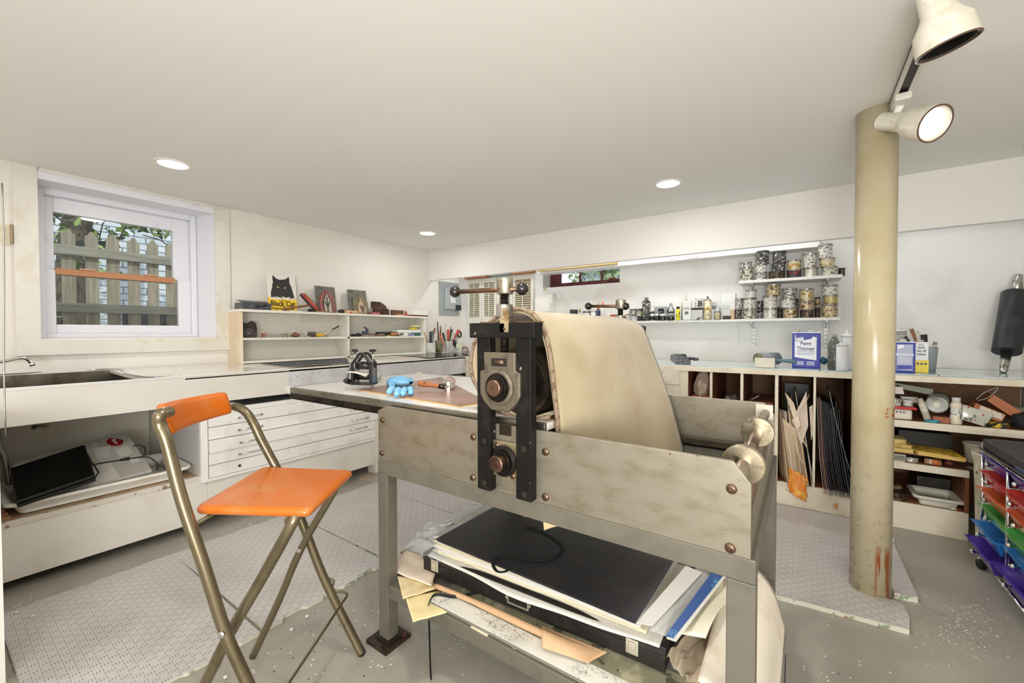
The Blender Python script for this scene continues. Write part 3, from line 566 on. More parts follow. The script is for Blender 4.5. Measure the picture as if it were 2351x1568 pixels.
# steel straightedge hanging on the partition edge, outlet
st=MB().grid(lambda u,v:at(2.5+9*u+4.5*v*(1-0*u)+2*math.sin(u*6),420+580*u,X=-2.5-.0*v),20,2,.002); tag(st.build('steel_straightedge',M('A8A69E',.3,.8)),'long thin steel straightedge hanging at the far left edge','ruler')
o_=thing('wall_outlet','cream double wall outlet left of the big window','outlet',tuple(at(14,538,X=XA)))
p=at(16,515,X=XA); q=at(16,563,X=XA); rb(XA,XA+.006,.255,.315,q.z,p.z).build('cover_plate',CREAM,o_,.002)
for z in (p.z*.72+q.z*.28,p.z*.28+q.z*.72): MB().lathe([(.016,0),(.016,.002),(.0001,.002)],(XA+.006,.285,z),(1,0,0)).build('socket',M('D8D0BC',.4),o_)
tag(rb(XA,XA+.012,.30,.318,p.z-.05,q.z+.6).build('wall_bracket',M('B7A78C',.6)) if 0 else rb(XA,XA+.03,.312,.322,at(28,560,X=XA).z,at(28,517,X=XA).z).build('wall_bracket',M('A08E70',.6)),'small brown metal bracket between the outlet and window casing','bracket')
# recess under the sink: back board, end panel, low platform
pf=thing('low_platform','low white boxed platform running under the sink counter','platform',(-3.3,.55,0))
rb(-3.70,XF_,.155,.99,.302,.322).build('top_board',M('B69A78',.6,c2='9A7C58',sc=6,name='raw_platform_board'),pf)
rb(-3.0,XF_,.155,1.0,.05,.305).build('front_board',SCUFF,pf,.001)
rb(-3.0,-2.975,.155,1.0,.300,.326).build('edge_strip',M('D8D0C2',.6,c2='8E7456',sc=22,lo=.60,hi=.66,name='chipped_edge'),pf,.002)
for y in (.2,.6): rb(-3.6,-3.3,y,y+.04,0,.302).build('support',SCUFF,pf)
PB=M('D6D0C2',.6,c2='CBC4B4',sc=3)
tag(rb(-3.70,-3.66,.155,.90,.322,.76).build('painted_board',PB),'beige painted board closing the recess under the sink','board')
tag(rb(-3.695,-3.645,.90,.955,.322,.76).build('corner_post',M('A9A498',.6)),'grey corner post between sink recess and flat file cabinet','post')
# flat file
ff=thing('flat_file_cabinet','white five-drawer flat file cabinet behind the stool','cabinet',(-3.3,1.6,0))
FY0,FY1,XC_=.963,2.46,-2.955
FM=M('F2F0EB',.32,c2='E9E6DF',sc=6,c3='8A8274',sc3=44,lo3=.75,hi3=.79,name='flat_file_enamel')
rb(-3.64,XC_-.02,FY0,FY1,.286,.72).build('body',M('DEDCD8',.4),ff,.002)
mb=MB().box(XC_-.02,XC_,FY0,1.0,.286,.72).box(XC_-.02,XC_,1.0,FY1,.286,.303).box(XC_-.02,XC_,1.0,FY1,.693,.72).box(XC_-.02,XC_,2.40,FY1,.303,.693); mb.build('face_frame',FM,ff,.001)
for k in range(5):
    z0=.304+.078*k; ex=.022 if k==2 else .002
    d=rb(XC_-.4,XC_+ex,1.004,2.398,z0+.002,z0+.0755).build('drawer',FM,ff,.0015)
    if k>0:
        for ya,yb in ((1.165,1.30),(1.965,2.11)):
            z=z0+.036; x=XC_+ex
            h=MB().tube([(x+.018,ya,z),(x+.018,yb,z)],.0035,10).build('handle',CHROME,d)
            for y in (ya,yb): MB().obox((x+.009,y,z),.011,.006,.006).build('handle_mount',CHROME,h,.001)
    lf=MB(); x=XC_+ex
    for b in ((1.545,1.70,z0+.054,z0+.058),(1.545,1.70,z0+.018,z0+.022),(1.545,1.549,z0+.022,z0+.054),(1.696,1.70,z0+.022,z0+.054)): lf.box(x,x+.003,*b)
    lf.build('label_holder',FM,d)
    if k==0:
        MB().lathe([(.009,0),(.009,.003),(.0001,.003)],(x,1.17,z0+.036),(1,0,0)).build('lock',M('6E5240',.4,.7),d)
for k in range(3): tag(rb(-3.55+.02*k,-2.99-.015*k,1.0+.05*k,2.35-.03*k,.721+.0105*k,.731+.0105*k).build('printing_plate',M('1E1D1D',.4,c2='3A3A3C',sc=12)),['lowest','middle','topmost'][k]+' of the dark flat sheets stacked on the flat file under the counter','sheet','dark sheets on the flat file')
b=rb(-3.62,-2.985,1.0,2.20,.07,.285).build('plinth',SCUFF,None,.001); tag(b,'white plinth box carrying the flat file cabinet','plinth'); 
rb(-3.6,-3.4,1.05,2.15,0,.07).build('plinth_foot',BLACK,b)
tag(rb(-3.05,-2.95,2.20,2.245,0,.76).build('counter_leg',SCUFF,None,.001),'white square post under the counter beyond the flat file','post')
tag(MB().prism([(-2.93,2.02,.0),(-2.88,2.08,.0),(-2.95,2.2,.0),(-3.0,2.12,.0)],(0,0,.004)).build('cardboard_scrap',M('A89678',.8)),'small tan cardboard scraps on the floor below the flat file plinth','cardboard')
# second counter run to the back wall
c2=thing('work_counter','long white counter with scuffed front board running along the left wall to the back corner','counter',(-3.3,2.9,0))
slab([(XF_,1.502),(XF_,YB-.004),(-3.70,YB-.004),(-3.70,1.37)]).build('worktop',SCUFF,c2)
rb(-3.0,XF_,1.502,3.393,.757,.934).build('front_board',M('DAD9DC',.4,c2='CDCBCC',sc=5,c3='5E564A',sc3=36,lo3=.69,hi3=.74,name='scuffed_front_board'),c2,.001)
rb(XF_-.005,XF_+.004,1.50,3.40,.928,.937).build('front_edge',WHITE,c2,.001)
for y in (2.9,3.35): rb(-3.3,-3.05,y,y+.04,0,.757).build('leg',SCUFF,c2)
# dark drawers beyond the press bed (under the counter, by the corner)
t=thing('metal_cabinet','grey metal drawer cabinet under the counter beyond the press bed','cabinet',(-3.3,2.9,0)); GM_=M('8E908E',.4,.2)
rb(-3.6,-3.02,2.40,3.40,.0,.735).build('body',GM_,t,.002)
for k in range(4): rb(-3.05,-3.0,2.41,3.38,.60-.13*k,.72-.13*k).build('drawer',GM_,t,.003)
# sheets and glass lying on it
def on(x,y,h=0,X=None):   # point on the sloped counter hit by a ray
    p=at(x,y,Z=.94)
    for _ in range(6): p=at(x,y,Z=zc(p.x)+h)
    return p
p=[on(583,836,.004),on(645,851,.004),on(805,836,.004),on(810,832,.004),on(700,826,.004)]
p=[V((min(max(q.x,-3.49),-2.99),q.y,0)) for q in p]; p=[V((q.x,q.y,zc(q.x)+.003)) for q in p]
bs=thing('inked_sheet','dark charcoal inked sheet with curled cream edges on the counter under the shelf unit','sheet',tuple(p[0]))
PP=[V((-3.40,1.475)).to_3d() if 0 else V((-3.42,1.50,0)),V((-3.02,1.525,0)),V((-3.02,2.02,0)),V((-3.44,2.28,0))]
f2=lambda u,v,h:(lambda q:V((q.x,q.y,zc(q.x)+h)))(PP[0].lerp(PP[1],u).lerp(PP[3].lerp(PP[2],u),v))
MB().grid(lambda u,v:f2(u,v,.006+.010*max(0,u-.85)/.15*abs(math.sin(v*4))),20,24,.002).build('backing_paper',M('D8CCB4',.7),bs)
MB().grid(lambda u,v:f2(.02+.95*u,.02+.96*v,.0095+.010*max(0,u-.88)/.12*abs(math.sin(v*4))),20,24,.0015).build('inked_face',M('41454F',.5,c2='6A6F7A',sc=9,lo=.55,hi=.72,stretch=(3,1,1),name='charcoal_ink'),bs)
p=[(-3.50,2.86),(-2.99,2.86),(-2.99,3.62),(-3.5,4.1)]
gp=slab(p,-.009); gp.move((0,0,.001)); tag(gp.build('glass_plate',PLATEGLASS,None),'greenish glass plate lying on the counter in front of the brush jars','glass')
tag(slab([(-3.46,2.12),(-3.05,2.72),(-3.05,2.845),(-3.46,2.845)],-.005).move((0,0,.001)).build('grey_card',M('C9C0B2',.6)),'pale beige card on the counter left of the glass plate','card')
# shelf unit
su=thing('shelf_unit','long low white two-bay shelf unit standing on the left counter against the wall','shelf',(-3.6,2.35,.95))
SX0,SX1=XA+.003,-3.50
for (y0,y1,z0,z1,nm) in ((1.40,3.315,1.356,1.376,'top_board'),(1.425,3.285,1.138,1.156,'shelf_board'),(1.425,3.285,.958,.975,'bottom_board')): rb(SX0,SX1 if nm!='top_board' else SX1+.008,y0,y1,z0,z1).build(nm,WHITE,su,.001)
for y0,y1 in ((1.40,1.425),(2.315,2.337),(3.285,3.308)): rb(SX0,SX1,y0,y1,zc(SX1),1.356).build('side_panel' if y0!=2.315 else 'divider',WHITE if y0>1.5 else M('E2CDAE',.5,c2='E8DCC4',sc=4,name='tinted_panel'),su,.001)
rb(SX0,SX0+.01,1.425,3.285,.96,1.356).build('back_panel',M('DEDAD0',.5),su)
rb(SX0+.01,SX0+.022,1.425,3.285,1.295,1.356).build('back_rail',WHITE,su)
# ---- things on the top of the shelf unit
ZT,ZM=1.3765,1.1565
def yz(x,y,X=-3.58): q=at(x,y,X=X); return q.y,q.z
DG=M('4A4E52',.35,.4,c2='8A9096',sc=120,lo=.5,hi=.7,name='hammertone_grey')
b=thing('crank_box','grey hammertone metal box with a small black crank, leftmost on the shelf unit','tool',(-3.6,1.55,ZT))
rb(-3.66,-3.54,1.432,1.655,ZT,ZT+.053).build('housing',DG,b,.004)
MB().grid(lambda u,v:V((-3.66+.10*v,1.44+.21*u,ZT+.053+.022*math.sin(PI*(v*.5+.5))+.0)),4,10,.003).build('lid',M('4E4B46',.35,.3),b)
k=MB().tube([(-3.538,1.60,ZT+.035),(-3.525,1.60,ZT+.035),(-3.525,1.555,ZT+.03)],.004,8).build('crank',BLACK,b); MB().sphere((-3.518,1.602,ZT+.038),.012,16).build('crank_knob',M('141414',.15),k)
MB().sphere((-3.535,1.545,ZT+.03),.014,14).build('bearing_boss',BLACK,b)
# tin sign: plain generic cat silhouette
sg=thing('tin_sign','tin sign of a black cat over a yellow panel, leaning on the wall','sign',(-3.64,1.78,ZT))
x_b,x_t=-3.615,-3.648; y0s,y1s=1.668,1.905; z1s=ZT+.312
def sp_(u,v,d=0): return V((x_b+(x_t-x_b)*v+d,y0s+(y1s-y0s)*u,ZT+.312*v+.0))
sn_=V((1,0,(x_b-x_t)/.312*1.0)).normalized()
MB().prism([sp_(0,0),sp_(1,0),sp_(1,1),sp_(0,1)],-sn_*.002).build('plate',M('E6E4DC',.25,c2='C9B490',sc=30,lo=.68,hi=.75,name='sign_white'),sg)
MB().prism([sp_(0,0),sp_(1,0),sp_(1,.37),sp_(0,.37)],sn_*.0006).build('yellow_panel',M('F2C91E',.3,name='sign_yellow'),sg)
catp=[(.10,.37),(.11,.52),(.16,.62),(.17,.70),(.20,.78),(.19,.88),(.20,.965),(.22,.96),(.32,.885),(.42,.86),(.56,.875),(.66,.895),(.74,.955),(.77,.96),(.78,.90),(.78,.78),(.84,.68),(.87,.58),(.90,.47),(.93,.37)]
MB().prism([sp_(u,v)+sn_*.0002 for u,v in catp],sn_*.0006).build('cat_silhouette',M('2E2D2A',.4,name='sign_black'),sg)
for u in (.36,.60): 
    e=MB().prism([sp_(u+.045*math.cos(t),.655-(u-.36)*.03+.018*math.sin(t)+.012*math.cos(t)*(1 if u>.5 else -1))+sn_*.0009 for t in [k*PI/6 for k in range(12)]],sn_*.0003).build('eye',M('D8C07A',.3),sg)
    MB().prism([sp_(u+.012*math.cos(t),.655+.012*math.sin(t))+sn_*.0012 for t in [k*PI/4 for k in range(8)]],sn_*.0003).build('pupil',BLACK,e)
R=random.Random(4); mb=MB()
for k in range(26):
    u=.12+.8*R.random(); v=.33+.055*R.random()*(1-abs(u-.5)); c=sp_(u,v)+sn_*.0012; an=R.uniform(-.5,.5); d=(sp_(1,0)-sp_(0,0)).normalized()*math.cos(an)+(sp_(0,1)-sp_(0,0)).normalized()*math.sin(an); e=d.cross(sn_); mb.prism([c-d*.022-e*.003,c+d*.022-e*.003,c+d*.022+e*.003,c-d*.022+e*.003],sn_*(.0004+.0001*k/5))
mb.build('cigarette_pile',M('EDEBE4',.4,c2='B8B4AA',sc=60,name='pile_white'),sg)
SB=M('2A2008',.4,name='sign_lettering'); ru=sp_(1,0)-sp_(0,0); uu=sp_(0,1)-sp_(0,0)
def st_(tx,sz,u,v,b=.0,w=1): text('lettering',tx,sz,sp_(u,v)+sn_*.0008,ru,uu,SB,sg,.0003,bold=b,wx=w)
st_('10 for 5¢',.017,.5,.285,.0003); st_('Black Cat',.060,.5,.205,.0016,.88); st_('Pure Natural',.013,.5,.135,.0002); st_('Virginia Cigarettes',.0265,.5,.078,.0006,.92)
# brayer leaning: red roller with black frame and wooden handle
b=thing('brayer','large brayer with red rubber roller leaning on the wall right of the tin sign','brayer',(-3.60,2.0,ZT))
A=at(697,676,X=-3.645); B=at(730,712,X=-3.56); B.z=max(B.z,ZT+.016)
MB().cyl(A,B,.0155,seg=28).build('roller',M('B2503C',.4,name='red_rubber'),b)
dd=(B-A).normalized(); pe=V((.0,-.75,-.55)); pe=(pe-dd*pe.dot(dd)).normalized()
MB().tube([A+pe*.026-dd*.01,B+pe*.026+dd*.002],.007,8).tube([A-dd*.012,A+pe*.026-dd*.01],.005,8).build('frame',M('35322D',.3,.7),b)
mm=(A*.42+B*.58)+pe*.03; e2=at(648,710,X=-3.52); e2.z=ZT+.012; MB().tube([mm,mm.lerp(e2,.4),e2],[.008,.010,.009],12).build('handle',wood('9C6A44','7A4A2C',.4,4,1),b)
def lump(name,label,cat,c,r,m,s=(1,1,1),seed=0,rough=.35,parent=None,group=None):
    mb=MB().sphere(c,1,22); c=V(c); out=[]
    for q in mb.v: d=V(q)-c; n_=noise.noise(d*2.2+V((seed,seed*2,0)))*rough; out.append(tuple(c+V((d.x*r*s[0],d.y*r*s[1],d.z*r*s[2]))*(1+n_)))
    mb.v=out; o=mb.build(name,m,parent); 
    if label: tag(o,label,cat,group)
    return o
DKW=M('2E2622',.6,c2='4A3C34',sc=40,bump=.5,bsc=120,name='dark_carved_wood')
lump('rubber_scrap','small lumpy black object below the leaning brayer','scrap',(-3.525,1.975,ZT+.014),.022,M('1E1C1A',.8,bump=.8,bsc=90),(1,1.3,.62),2)
t=MB().prism([(-3.515,2.02,ZT),(-3.50,2.03,ZT),(-3.50,2.12,ZT),(-3.515,2.11,ZT)],(0,0,.012)); tag(t.build('carving_tool',wood('A8845A','7A5A3A',.5,4,1),None,.004),'small tan wooden stick lying at the foot of the left relief plaque','tool')
tag(rb(-3.508,-3.492,1.78,1.885,ZT,ZT+.004).build('white_ruler',CLEAN),'thin white strip lying on the shelf unit below the tin sign','ruler')
tag(rb(-3.515,-3.50,1.735,1.785,ZT,ZT+.005).build('knife',BLACK),'small black knife blade lying left of the thin white strip','knife')
# relief plaques
def plaque(label,y0,y1,zt,kind):
    t=thing('relief_plaque',label,'plaque',(-3.63,(y0+y1)/2,ZT)); xb,xt=-3.62,-3.665; H=zt-ZT
    P=lambda u,v,d=0:V((xb+(xt-xb)*v+d,y0+(y1-y0)*u,ZT+H*v))
    nn=V((1,0,.3)).normalized()
    GR=M('6E6C64',.7,c2='55534C',sc=18,bump=.5,bsc=60,name='slate_grey')
    MB().prism([P(0,0),P(1,0),P(1,1),P(0,1)],nn*.014).build('backing_slab',GR,t,.002)
    def lay(nm,pts,m,d0,d1): return MB().prism([P(u,v)+nn*d0 for u,v in pts],nn*(d1-d0)).build(nm,m,t,.001)
    if kind:
        lay('house_shape',[(.12,0),(.14,.62),(.5,.88),(.86,.60),(.90,.0)],M('9A5F58',.7,c2='7A4A46',sc=30,bump=.4,name='dusty_red'),.014,.026)
        lay('diamond_outline',[(.28,0),(.26,.38),(.46,.76),(.76,.40),(.72,0)],M('2A2A2C',.6),.026,.030)
        lay('diamond_face',[(.31,0),(.30,.38),(.47,.71),(.70,.40),(.68,0)],M('B9AD98',.7,c2='9A8E7A',sc=40),.030,.033)
        mb=MB(); 
        for a_,b_ in (((.47,0),(.47,.55)),((.47,.18),(.33,.40)),((.47,.18),(.62,.42))): mb.tube([P(*a_)+nn*.036,P(*b_)+nn*.036],.004,8)
        mb.build('branch_mark',M('3A4650',.6),t)
    else:
        lay('arch_shape',[(.14,0),(.18,.55),(.55,.86),(.98,.48),(.95,0)],M('7E7660',.8,c2='665F4C',sc=24,bump=.6,name='olive_grey'),.014,.028)
        lay('pointed_shape',[(.38,0),(.40,.30),(.56,.62),(.80,.25),(.84,0)],M('BFA98C',.8,c2='9A8468',sc=40,bump=.4,name='sandy_stone'),.028,.036)
        lay('dark_wedge',[(.60,.03),(.46,.31),(.74,.31),(.68,.03)],M('6A5450',.7),.036,.040)
    return t
plaque('grey relief plaque with a red pointed house shape and a branch mark',2.088,2.280,1.622,1)
plaque('grey relief plaque with olive pointed arch and sandy point, right of the red one',2.420,2.626,1.616,0)
lump('black_block','small rounded black block between the two relief plaques, left end of the wooden rod','block',(-3.535,2.275,ZT+.018),.03,M('2A2826',.7,bump=.6,bsc=90),(.8,1.1,.6),5,.15)
t=thing('wooden_rod','pale wooden rod with a red ball pin lying between the two plaques','rod',(-3.56,2.38,ZT)); MB().cyl((-3.57,2.30,ZT+.016),(-3.555,2.46,ZT+.016),.016).build('rod_body',wood('D8B98C','C09A68',.5,3,1),t)
tag(MB().sphere((-3.508,2.36,ZT+.0095),.0095,16).build('red_bead',M('C8332E',.3)),'small bright red ball in front of the pale wooden rod between the plaques','bead')
# letterpress-like dark blocks
t=thing('carved_printing_block','dark brown carved block with rows of little windows right of the plaques','printing block',(-3.62,2.79,ZT))
CB=M('5A4238',.55,c2='3E2C26',sc=30,name='dark_brown_wood')
for (y0,y1,z0,z1) in ((2.68,2.775,ZT+.068,ZT+.138),(2.70,2.79,ZT,ZT+.066),(2.79,2.885,ZT,ZT+.068)):
    bb=rb(-3.645,-3.62,y0,y1,z0,z1).build('block_body',CB,t,.002); mb=MB(); w_=(y1-y0); h_=(z1-z0)
    mb.box(-3.62,-3.612,y0,y1,z0,z0+.006).box(-3.62,-3.612,y0,y1,z1-.006,z1)
    for k in range(4): mb.box(-3.62,-3.612,y0+k*w_/3-.003*(k>0)-.003*(k==3),y0+k*w_/3+.005,z0,z1)
    mb.box(-3.62,-3.612,y0,y1,(z0+z1)/2-.003,(z0+z1)/2+.003); mb.build('carved_grid',CB,bb)
MB().prism([(-3.645,2.775,ZT+.07),(-3.645,2.87,ZT+.07),(-3.645,2.85,ZT+.10),(-3.645,2.80,ZT+.13),(-3.645,2.775,ZT+.136)],(.028,0,0)).build('broken_corner',CB,t,.002)
t=thing('red_block','low red and white patterned block in front of the dark windowed block','block',(-3.53,2.66,ZT)); rb(-3.56,-3.52,2.60,2.70,ZT,ZT+.022).build('red_body',M('A8474A',.5,c2='C8A8A0',sc=60,lo=.55,hi=.6,name='red_pattern'),t,.003); rb(-3.56,-3.52,2.575,2.60,ZT,ZT+.018).build('dark_end',M('6A3A34',.5),t,.003)
t=thing('zigzag_printing_block','dark wooden block carved with zigzag rows near the right end of the shelf unit','printing block',(-3.6,3.02,ZT))
rb(-3.63,-3.60,2.92,3.075,ZT,ZT+.062).build('block_body',CB,t,.002)
mb=MB()
for r_ in range(3):
    pts=[V((-3.598,2.928+.0175*k,ZT+.014+.016*r_+(.009 if k%2 else 0))) for k in range(9)]; mb.tube(pts,.003,6)
mb.build('zigzag_relief',M('8A7058',.5),t)
tag(rb(-3.52,-3.505,2.90,3.0,ZT,ZT+.012).build('orange_stick',M('D8885A',.5),None,.004),'short orange stick in front of the zigzag block','stick')
tag(MB().prism([(-3.60,3.085,ZT),(-3.60,3.125,ZT),(-3.60,3.088,ZT+.058)],(.02,0,0)).build('terracotta_wedge',M('A85A38',.6)),'terracotta coloured wedge between the zigzag block and white box','wedge')
t=thing('white_box','long white box overhanging the right end of the shelf unit','box',(-3.57,3.2,ZT)); 
rb(-3.64,-3.50,3.12,3.34,ZT+.014,ZT+.062).build('box_body',CLEAN,t,.003); rb(-3.62,-3.52,3.14,3.36,ZT,ZT+.014).build('red_underside',M('7A3A30',.6),t)
# ---- things on the middle shelf
t=thing('carved_black_block','large black block carved with a swirling flower, left end of the middle shelf','printing block',(-3.60,1.50,ZM))
pl=[(0,0),(.128,0),(.14,.012),(.135,.03),(.138,.07),(.128,.115),(.10,.132),(.08,.118),(.055,.115),(.02,.122),(0,.116)]
MB().prism([(-3.585,1.432+u*.95,ZM+v) for u,v in pl],(-.03,0,0)).build('block_body',DKW,t,.002)
mb=MB()
for k in range(11):
    an=PI*(k/10); c=V((-3.583,1.50,ZM+.028)); mb.tube([c,c+V((0,math.cos(an)*.02-.003,math.sin(an)*.022)),c+V((0,math.cos(an)*.042,math.sin(an)*.045)),c+V((0,math.cos(an)*.046+.006,math.sin(an)*.044-.006))],.0014,6,sub=3)
for k in range(4): c=V((-3.583,1.45+.03*k,ZM+.006)); mb.tube([c+V((0,-.01,0)),c+V((0,0,.012)),c+V((0,.01,.0))],.0012,6,sub=3)
mb.build('carved_lines',M('8A8088',.5),t)
t=thing('wooden_clamp','low wooden clamp of two blocks and a grey rail on the middle shelf','clamp',(-3.55,1.70,ZM)); rb(-3.57,-3.54,1.585,1.612,ZM,ZM+.034).build('end_block',wood('A8745A','8A5A40',.6,3,2),t,.002); MB().obox((-3.54,1.68,ZM+.012),.010,.075,.009,Rx(.10)).build('rail',M('9A948A',.5),t,.001); rb(-3.545,-3.515,1.735,1.77,ZM,ZM+.030).build('end_block',M('9A9486',.5,c2='6A4A3A',sc=30),t,.002)
lump('wooden_wedge','small brown saddle-shaped wooden piece mid left shelf','wood piece',(-3.54,1.845,ZM+.018),.03,wood('8A5A44','6A3E2E',.5,4,1),(.8,1.1,.62),3,.45)
tag(MB().grid(lambda u,v:V((-3.56+.05*v,1.88+.09*u,ZM+.002+.018*abs(noise.noise(V((u*4,v*4,1)))))),10,8,.001).build('crumpled_paper',M('DEDBD6',.7)),'crumpled white paper behind the round brown brush','paper')
t=thing('scrub_brush','round dark brown brush with a patterned end on yellow cloth','brush',(-3.54,2.0,ZM)); MB().lathe([(.001,0),(.018,.002),(.023,.008),(.023,.058),(.020,.062),(.0001,.062)],(-3.535,1.955,ZM+.023),(0,1,0),28).build('brush_head',M('5E4C42',.7,c2='3A2E28',sc=80,bump=.5),t)
lump('yellow_cloth','yellow folded cloth under the brown brush','cloth',(-3.545,2.055,ZM+.015),.045,M('D8B428',.7,c2='A8925A',sc=20),(.6,1.35,.34),7,.3)
t=thing('tongs','pair of beige tongs with a black tip pointing up right','tongs',(-3.55,2.13,ZM)); MB().tube([(-3.55,2.08,ZM+.01),(-3.55,2.13,ZM+.03),(-3.56,2.20,ZM+.065),(-3.565,2.235,ZM+.085)],[.008,.010,.005,.004],8).build('arm',M('C8B8A0',.5),t); MB().tube([(-3.56,2.19,ZM+.062),(-3.57,2.27,ZM+.10)],.006,8).build('tip',BLACK,t); MB().tube([(-3.55,2.11,ZM+.02),(-3.55,2.135,ZM+.003)],.005,8).build('brace',M('5A4A3C',.5),t)
tag(rb(-3.53,-3.505,2.14,2.28,ZM,ZM+.004).build('paper_strip',M('D8CFC0',.7)),'thin cream strip on the middle shelf below the tongs','paper')
t=thing('spiral_stamp','blue grey curled wave-shaped stamp standing on the right middle shelf','stamp',(-3.6,2.56,ZM))
sp2=[(.0,.005),(.055,0),(.062,.03),(.058,.06),(.045,.085),(.02,.098),(.015,.092),(.035,.08),(.045,.06),(.040,.045),(.03,.055),(.012,.055),(0,.035)]
MB().prism([(-3.60,2.535+u*1.2,ZM+v) for u,v in sp2],(.02,0,0)).build('stamp_body',M('3E4A58',.5,c2='5A6676',sc=30),t,.003)
t=thing('black_whetstone','flat black box on the right middle shelf beside the divider','box',(-3.54,2.42,ZM)); rb(-3.57,-3.53,2.345,2.40,ZM,ZM+.022).build('box_end',M('2E2C28',.5),t,.001); rb(-3.56,-3.51,2.395,2.475,ZM,ZM+.024).build('box_body',M('17171A',.3),t,.003)
MB().lathe([(.018,0),(.014,.009),(.0001,.012)],(-3.54,2.455,ZM+.024)).build('cap',BLACK,t)
tag(rb(-3.585,-3.555,2.61,2.68,ZM,ZM+.028).build('brown_eraser',M('4A3A34',.6),None,.006),'small dark brown rounded block right of the spiral stamp','block')
t=thing('carving_knife','speckled carving knife with a rounded brown handle lying on the right middle shelf','knife',(-3.52,2.6,ZM)); MB().tube([(-3.515,2.48,ZM+.010),(-3.515,2.68,ZM+.011)],[.008,.010],10).build('blade_sheath',M('A89078',.5,c2='6A5A4A',sc=60,lo=.5,hi=.56),t); MB().tube([(-3.515,2.68,ZM+.013),(-3.513,2.72,ZM+.014),(-3.512,2.745,ZM+.012)],[.011,.014,.008],12).build('handle',M('8A6A5A',.3),t)
tag(rb(-3.60,-3.56,2.70,2.925,ZM,ZM+.045).build('black_case',M('2C2A26',.4),None,.005),'long flat black case behind the orange-handled tool','case')
t=thing('carving_gouge','gouge with a worn orange wooden handle in front of the long black case','tool',(-3.53,2.87,ZM)); MB().tube([(-3.52,2.83,ZM+.022),(-3.52,2.87,ZM+.024),(-3.52,2.91,ZM+.018),(-3.52,2.935,ZM+.013)],[.009,.015,.013,.012],14).build('handle',M('C07A44',.35,c2='8A4A2A',sc=20),t); MB().tube([(-3.52,2.83,ZM+.02),(-3.52,2.79,ZM+.006)],.004,8).build('blade',ALUM,t)
tag(rb(-3.525,-3.505,2.76,2.87,ZM,ZM+.005).build('yellow_pad',M('E2D27A',.7)),'thin yellow slip below the orange-handled gouge','paper')
tag(rb(-3.53,-3.505,2.90,2.97,ZM,ZM+.006).build('blue_stick',M('3A4A6A',.5),None,.002),'small dark blue stick left of the printed boxes','stick')
for z0,z1,y0,y1,nm,lab,ms in ((0,.040,2.955,3.265,'printed_box','lower white printed box with a green and blue end on the right middle shelf',('E6E4DE','2F5F58','2A3A6E')),(.041,.068,2.94,3.262,'printed_box','upper white box lid resting on the printed box, right middle shelf',('EFEDE8','3A3A3A','D8D4CC'))):
    t=thing(nm,lab,'box',(-3.58,3.1,ZM+z0)); rb(-3.64,-3.535,y0,y1,ZM+z0+.001,ZM+z1).build('carton',M(ms[0],.5),t,.001)
    if z0==0:
        rb(-3.535,-3.534,y1-.13,y1-.005,ZM+z0+.002,ZM+z1-.003).build('green_label',M(ms[1],.5),t); rb(-3.535,-3.533,y1-.19,y1-.10,ZM+z0+.004,ZM+z1-.004).build('blue_label',M(ms[2],.5,c2='D8DCE8',sc=70,lo=.5,hi=.52),t); rb(-3.535,-3.534,y0+.01,y0+.06,ZM+.01,ZM+.036).build('black_label',M('26303A',.5,c2='E0E0E0',sc=80,lo=.55,hi=.57),t)
tag(lump('yellow_sponge',None,None,(-3.575,3.185,ZM+.0835),.042,M('DCCB3E',.8,bump=.5,bsc=120),(.6,1.5,.36),3,.15),'flat yellow sponge on top of the printed boxes','sponge')
tag(rb(-3.61,-3.545,3.15,3.262,ZM+.098,ZM+.125).build('cream_sponge',M('E6DEB4',.8,bump=.4,bsc=120),None,.008),'cream sponge block on the yellow sponge, top right of the middle shelf','sponge')
# ---- recess: litter tray, machine, leather case
tr_=thing('plastic_tray','long dirty white plastic tray on the low platform under the sink','tray',(-3.22,.6,.322))
TM=M('EEEAE0',.35,c2='E2DACA',sc=7,c3='8E6A54',sc3=26,lo3=.70,hi3=.76,name='dirty_white_plastic')
def trayf(x0,x1,y0,y1,z0,h,fl,r=.05,th=.004):
    mb=MB(); n=6
    def ring(ex,z,rr):
        P=[]
        for cx,cy,a0 in ((x1-rr+ex,y1-rr+ex,0),(x0+rr-ex,y1-rr+ex,PI/2),(x0+rr-ex,y0+rr-ex,PI),(x1-rr+ex,y0+rr-ex,1.5*PI)):
            for k in range(n): t=a0+k*PI/2/(n-1); P.append(V((cx+rr*math.cos(t),cy+rr*math.sin(t),z)))
        return P
    rings=[ring(-fl,z0,r*.6),ring(-fl*.3,z0+h*.7,r*.8),ring(0,z0+h,r),ring(.018,z0+h,r+.01),ring(.022,z0+h-.014,r+.01),ring(.016,z0+h-.014,r+.01),ring(.012,z0+h-.004,r),ring(-.004,z0+h-.004,r),ring(-fl*.3-.004,z0+h*.7,r*.8),ring(-fl-.004,z0+th,r*.6)]
    m_=len(rings[0]); vs=[q for R_ in rings for q in R_]; fs=[]
    for i in range(len(rings)-1):
        for k in range(m_): k2=(k+1)%m_; fs.append((i*m_+k,i*m_+k2,(i+1)*m_+k2,(i+1)*m_+k)[::-1])
    # outer shell = rings 0,1,2,.. reversed order gives the inside as rings 7..9
    fs.append(tuple(range(m_))[::-1]); fs.append(tuple((len(rings)-1)*m_+k for k in range(m_)))
    return mb.add(vs,fs,True)
trayf(-3.50,-3.03,.235,.925,.3265,.064,.03,.05).build('tray_shell',TM,tr_)
mc=thing('office_machine','flat light grey office machine with a round red badge lying in the white tray','machine',(-3.3,.5,.33))
GY=M('C4C0B8',.4,c2='B8B2A8',sc=6,name='machine_grey')
FL,FR,BR,BL=at(84,1152,X=-3.085),at(350,1084,X=-3.085),at(291,992,X=-3.44),at(20,1062,X=-3.44)
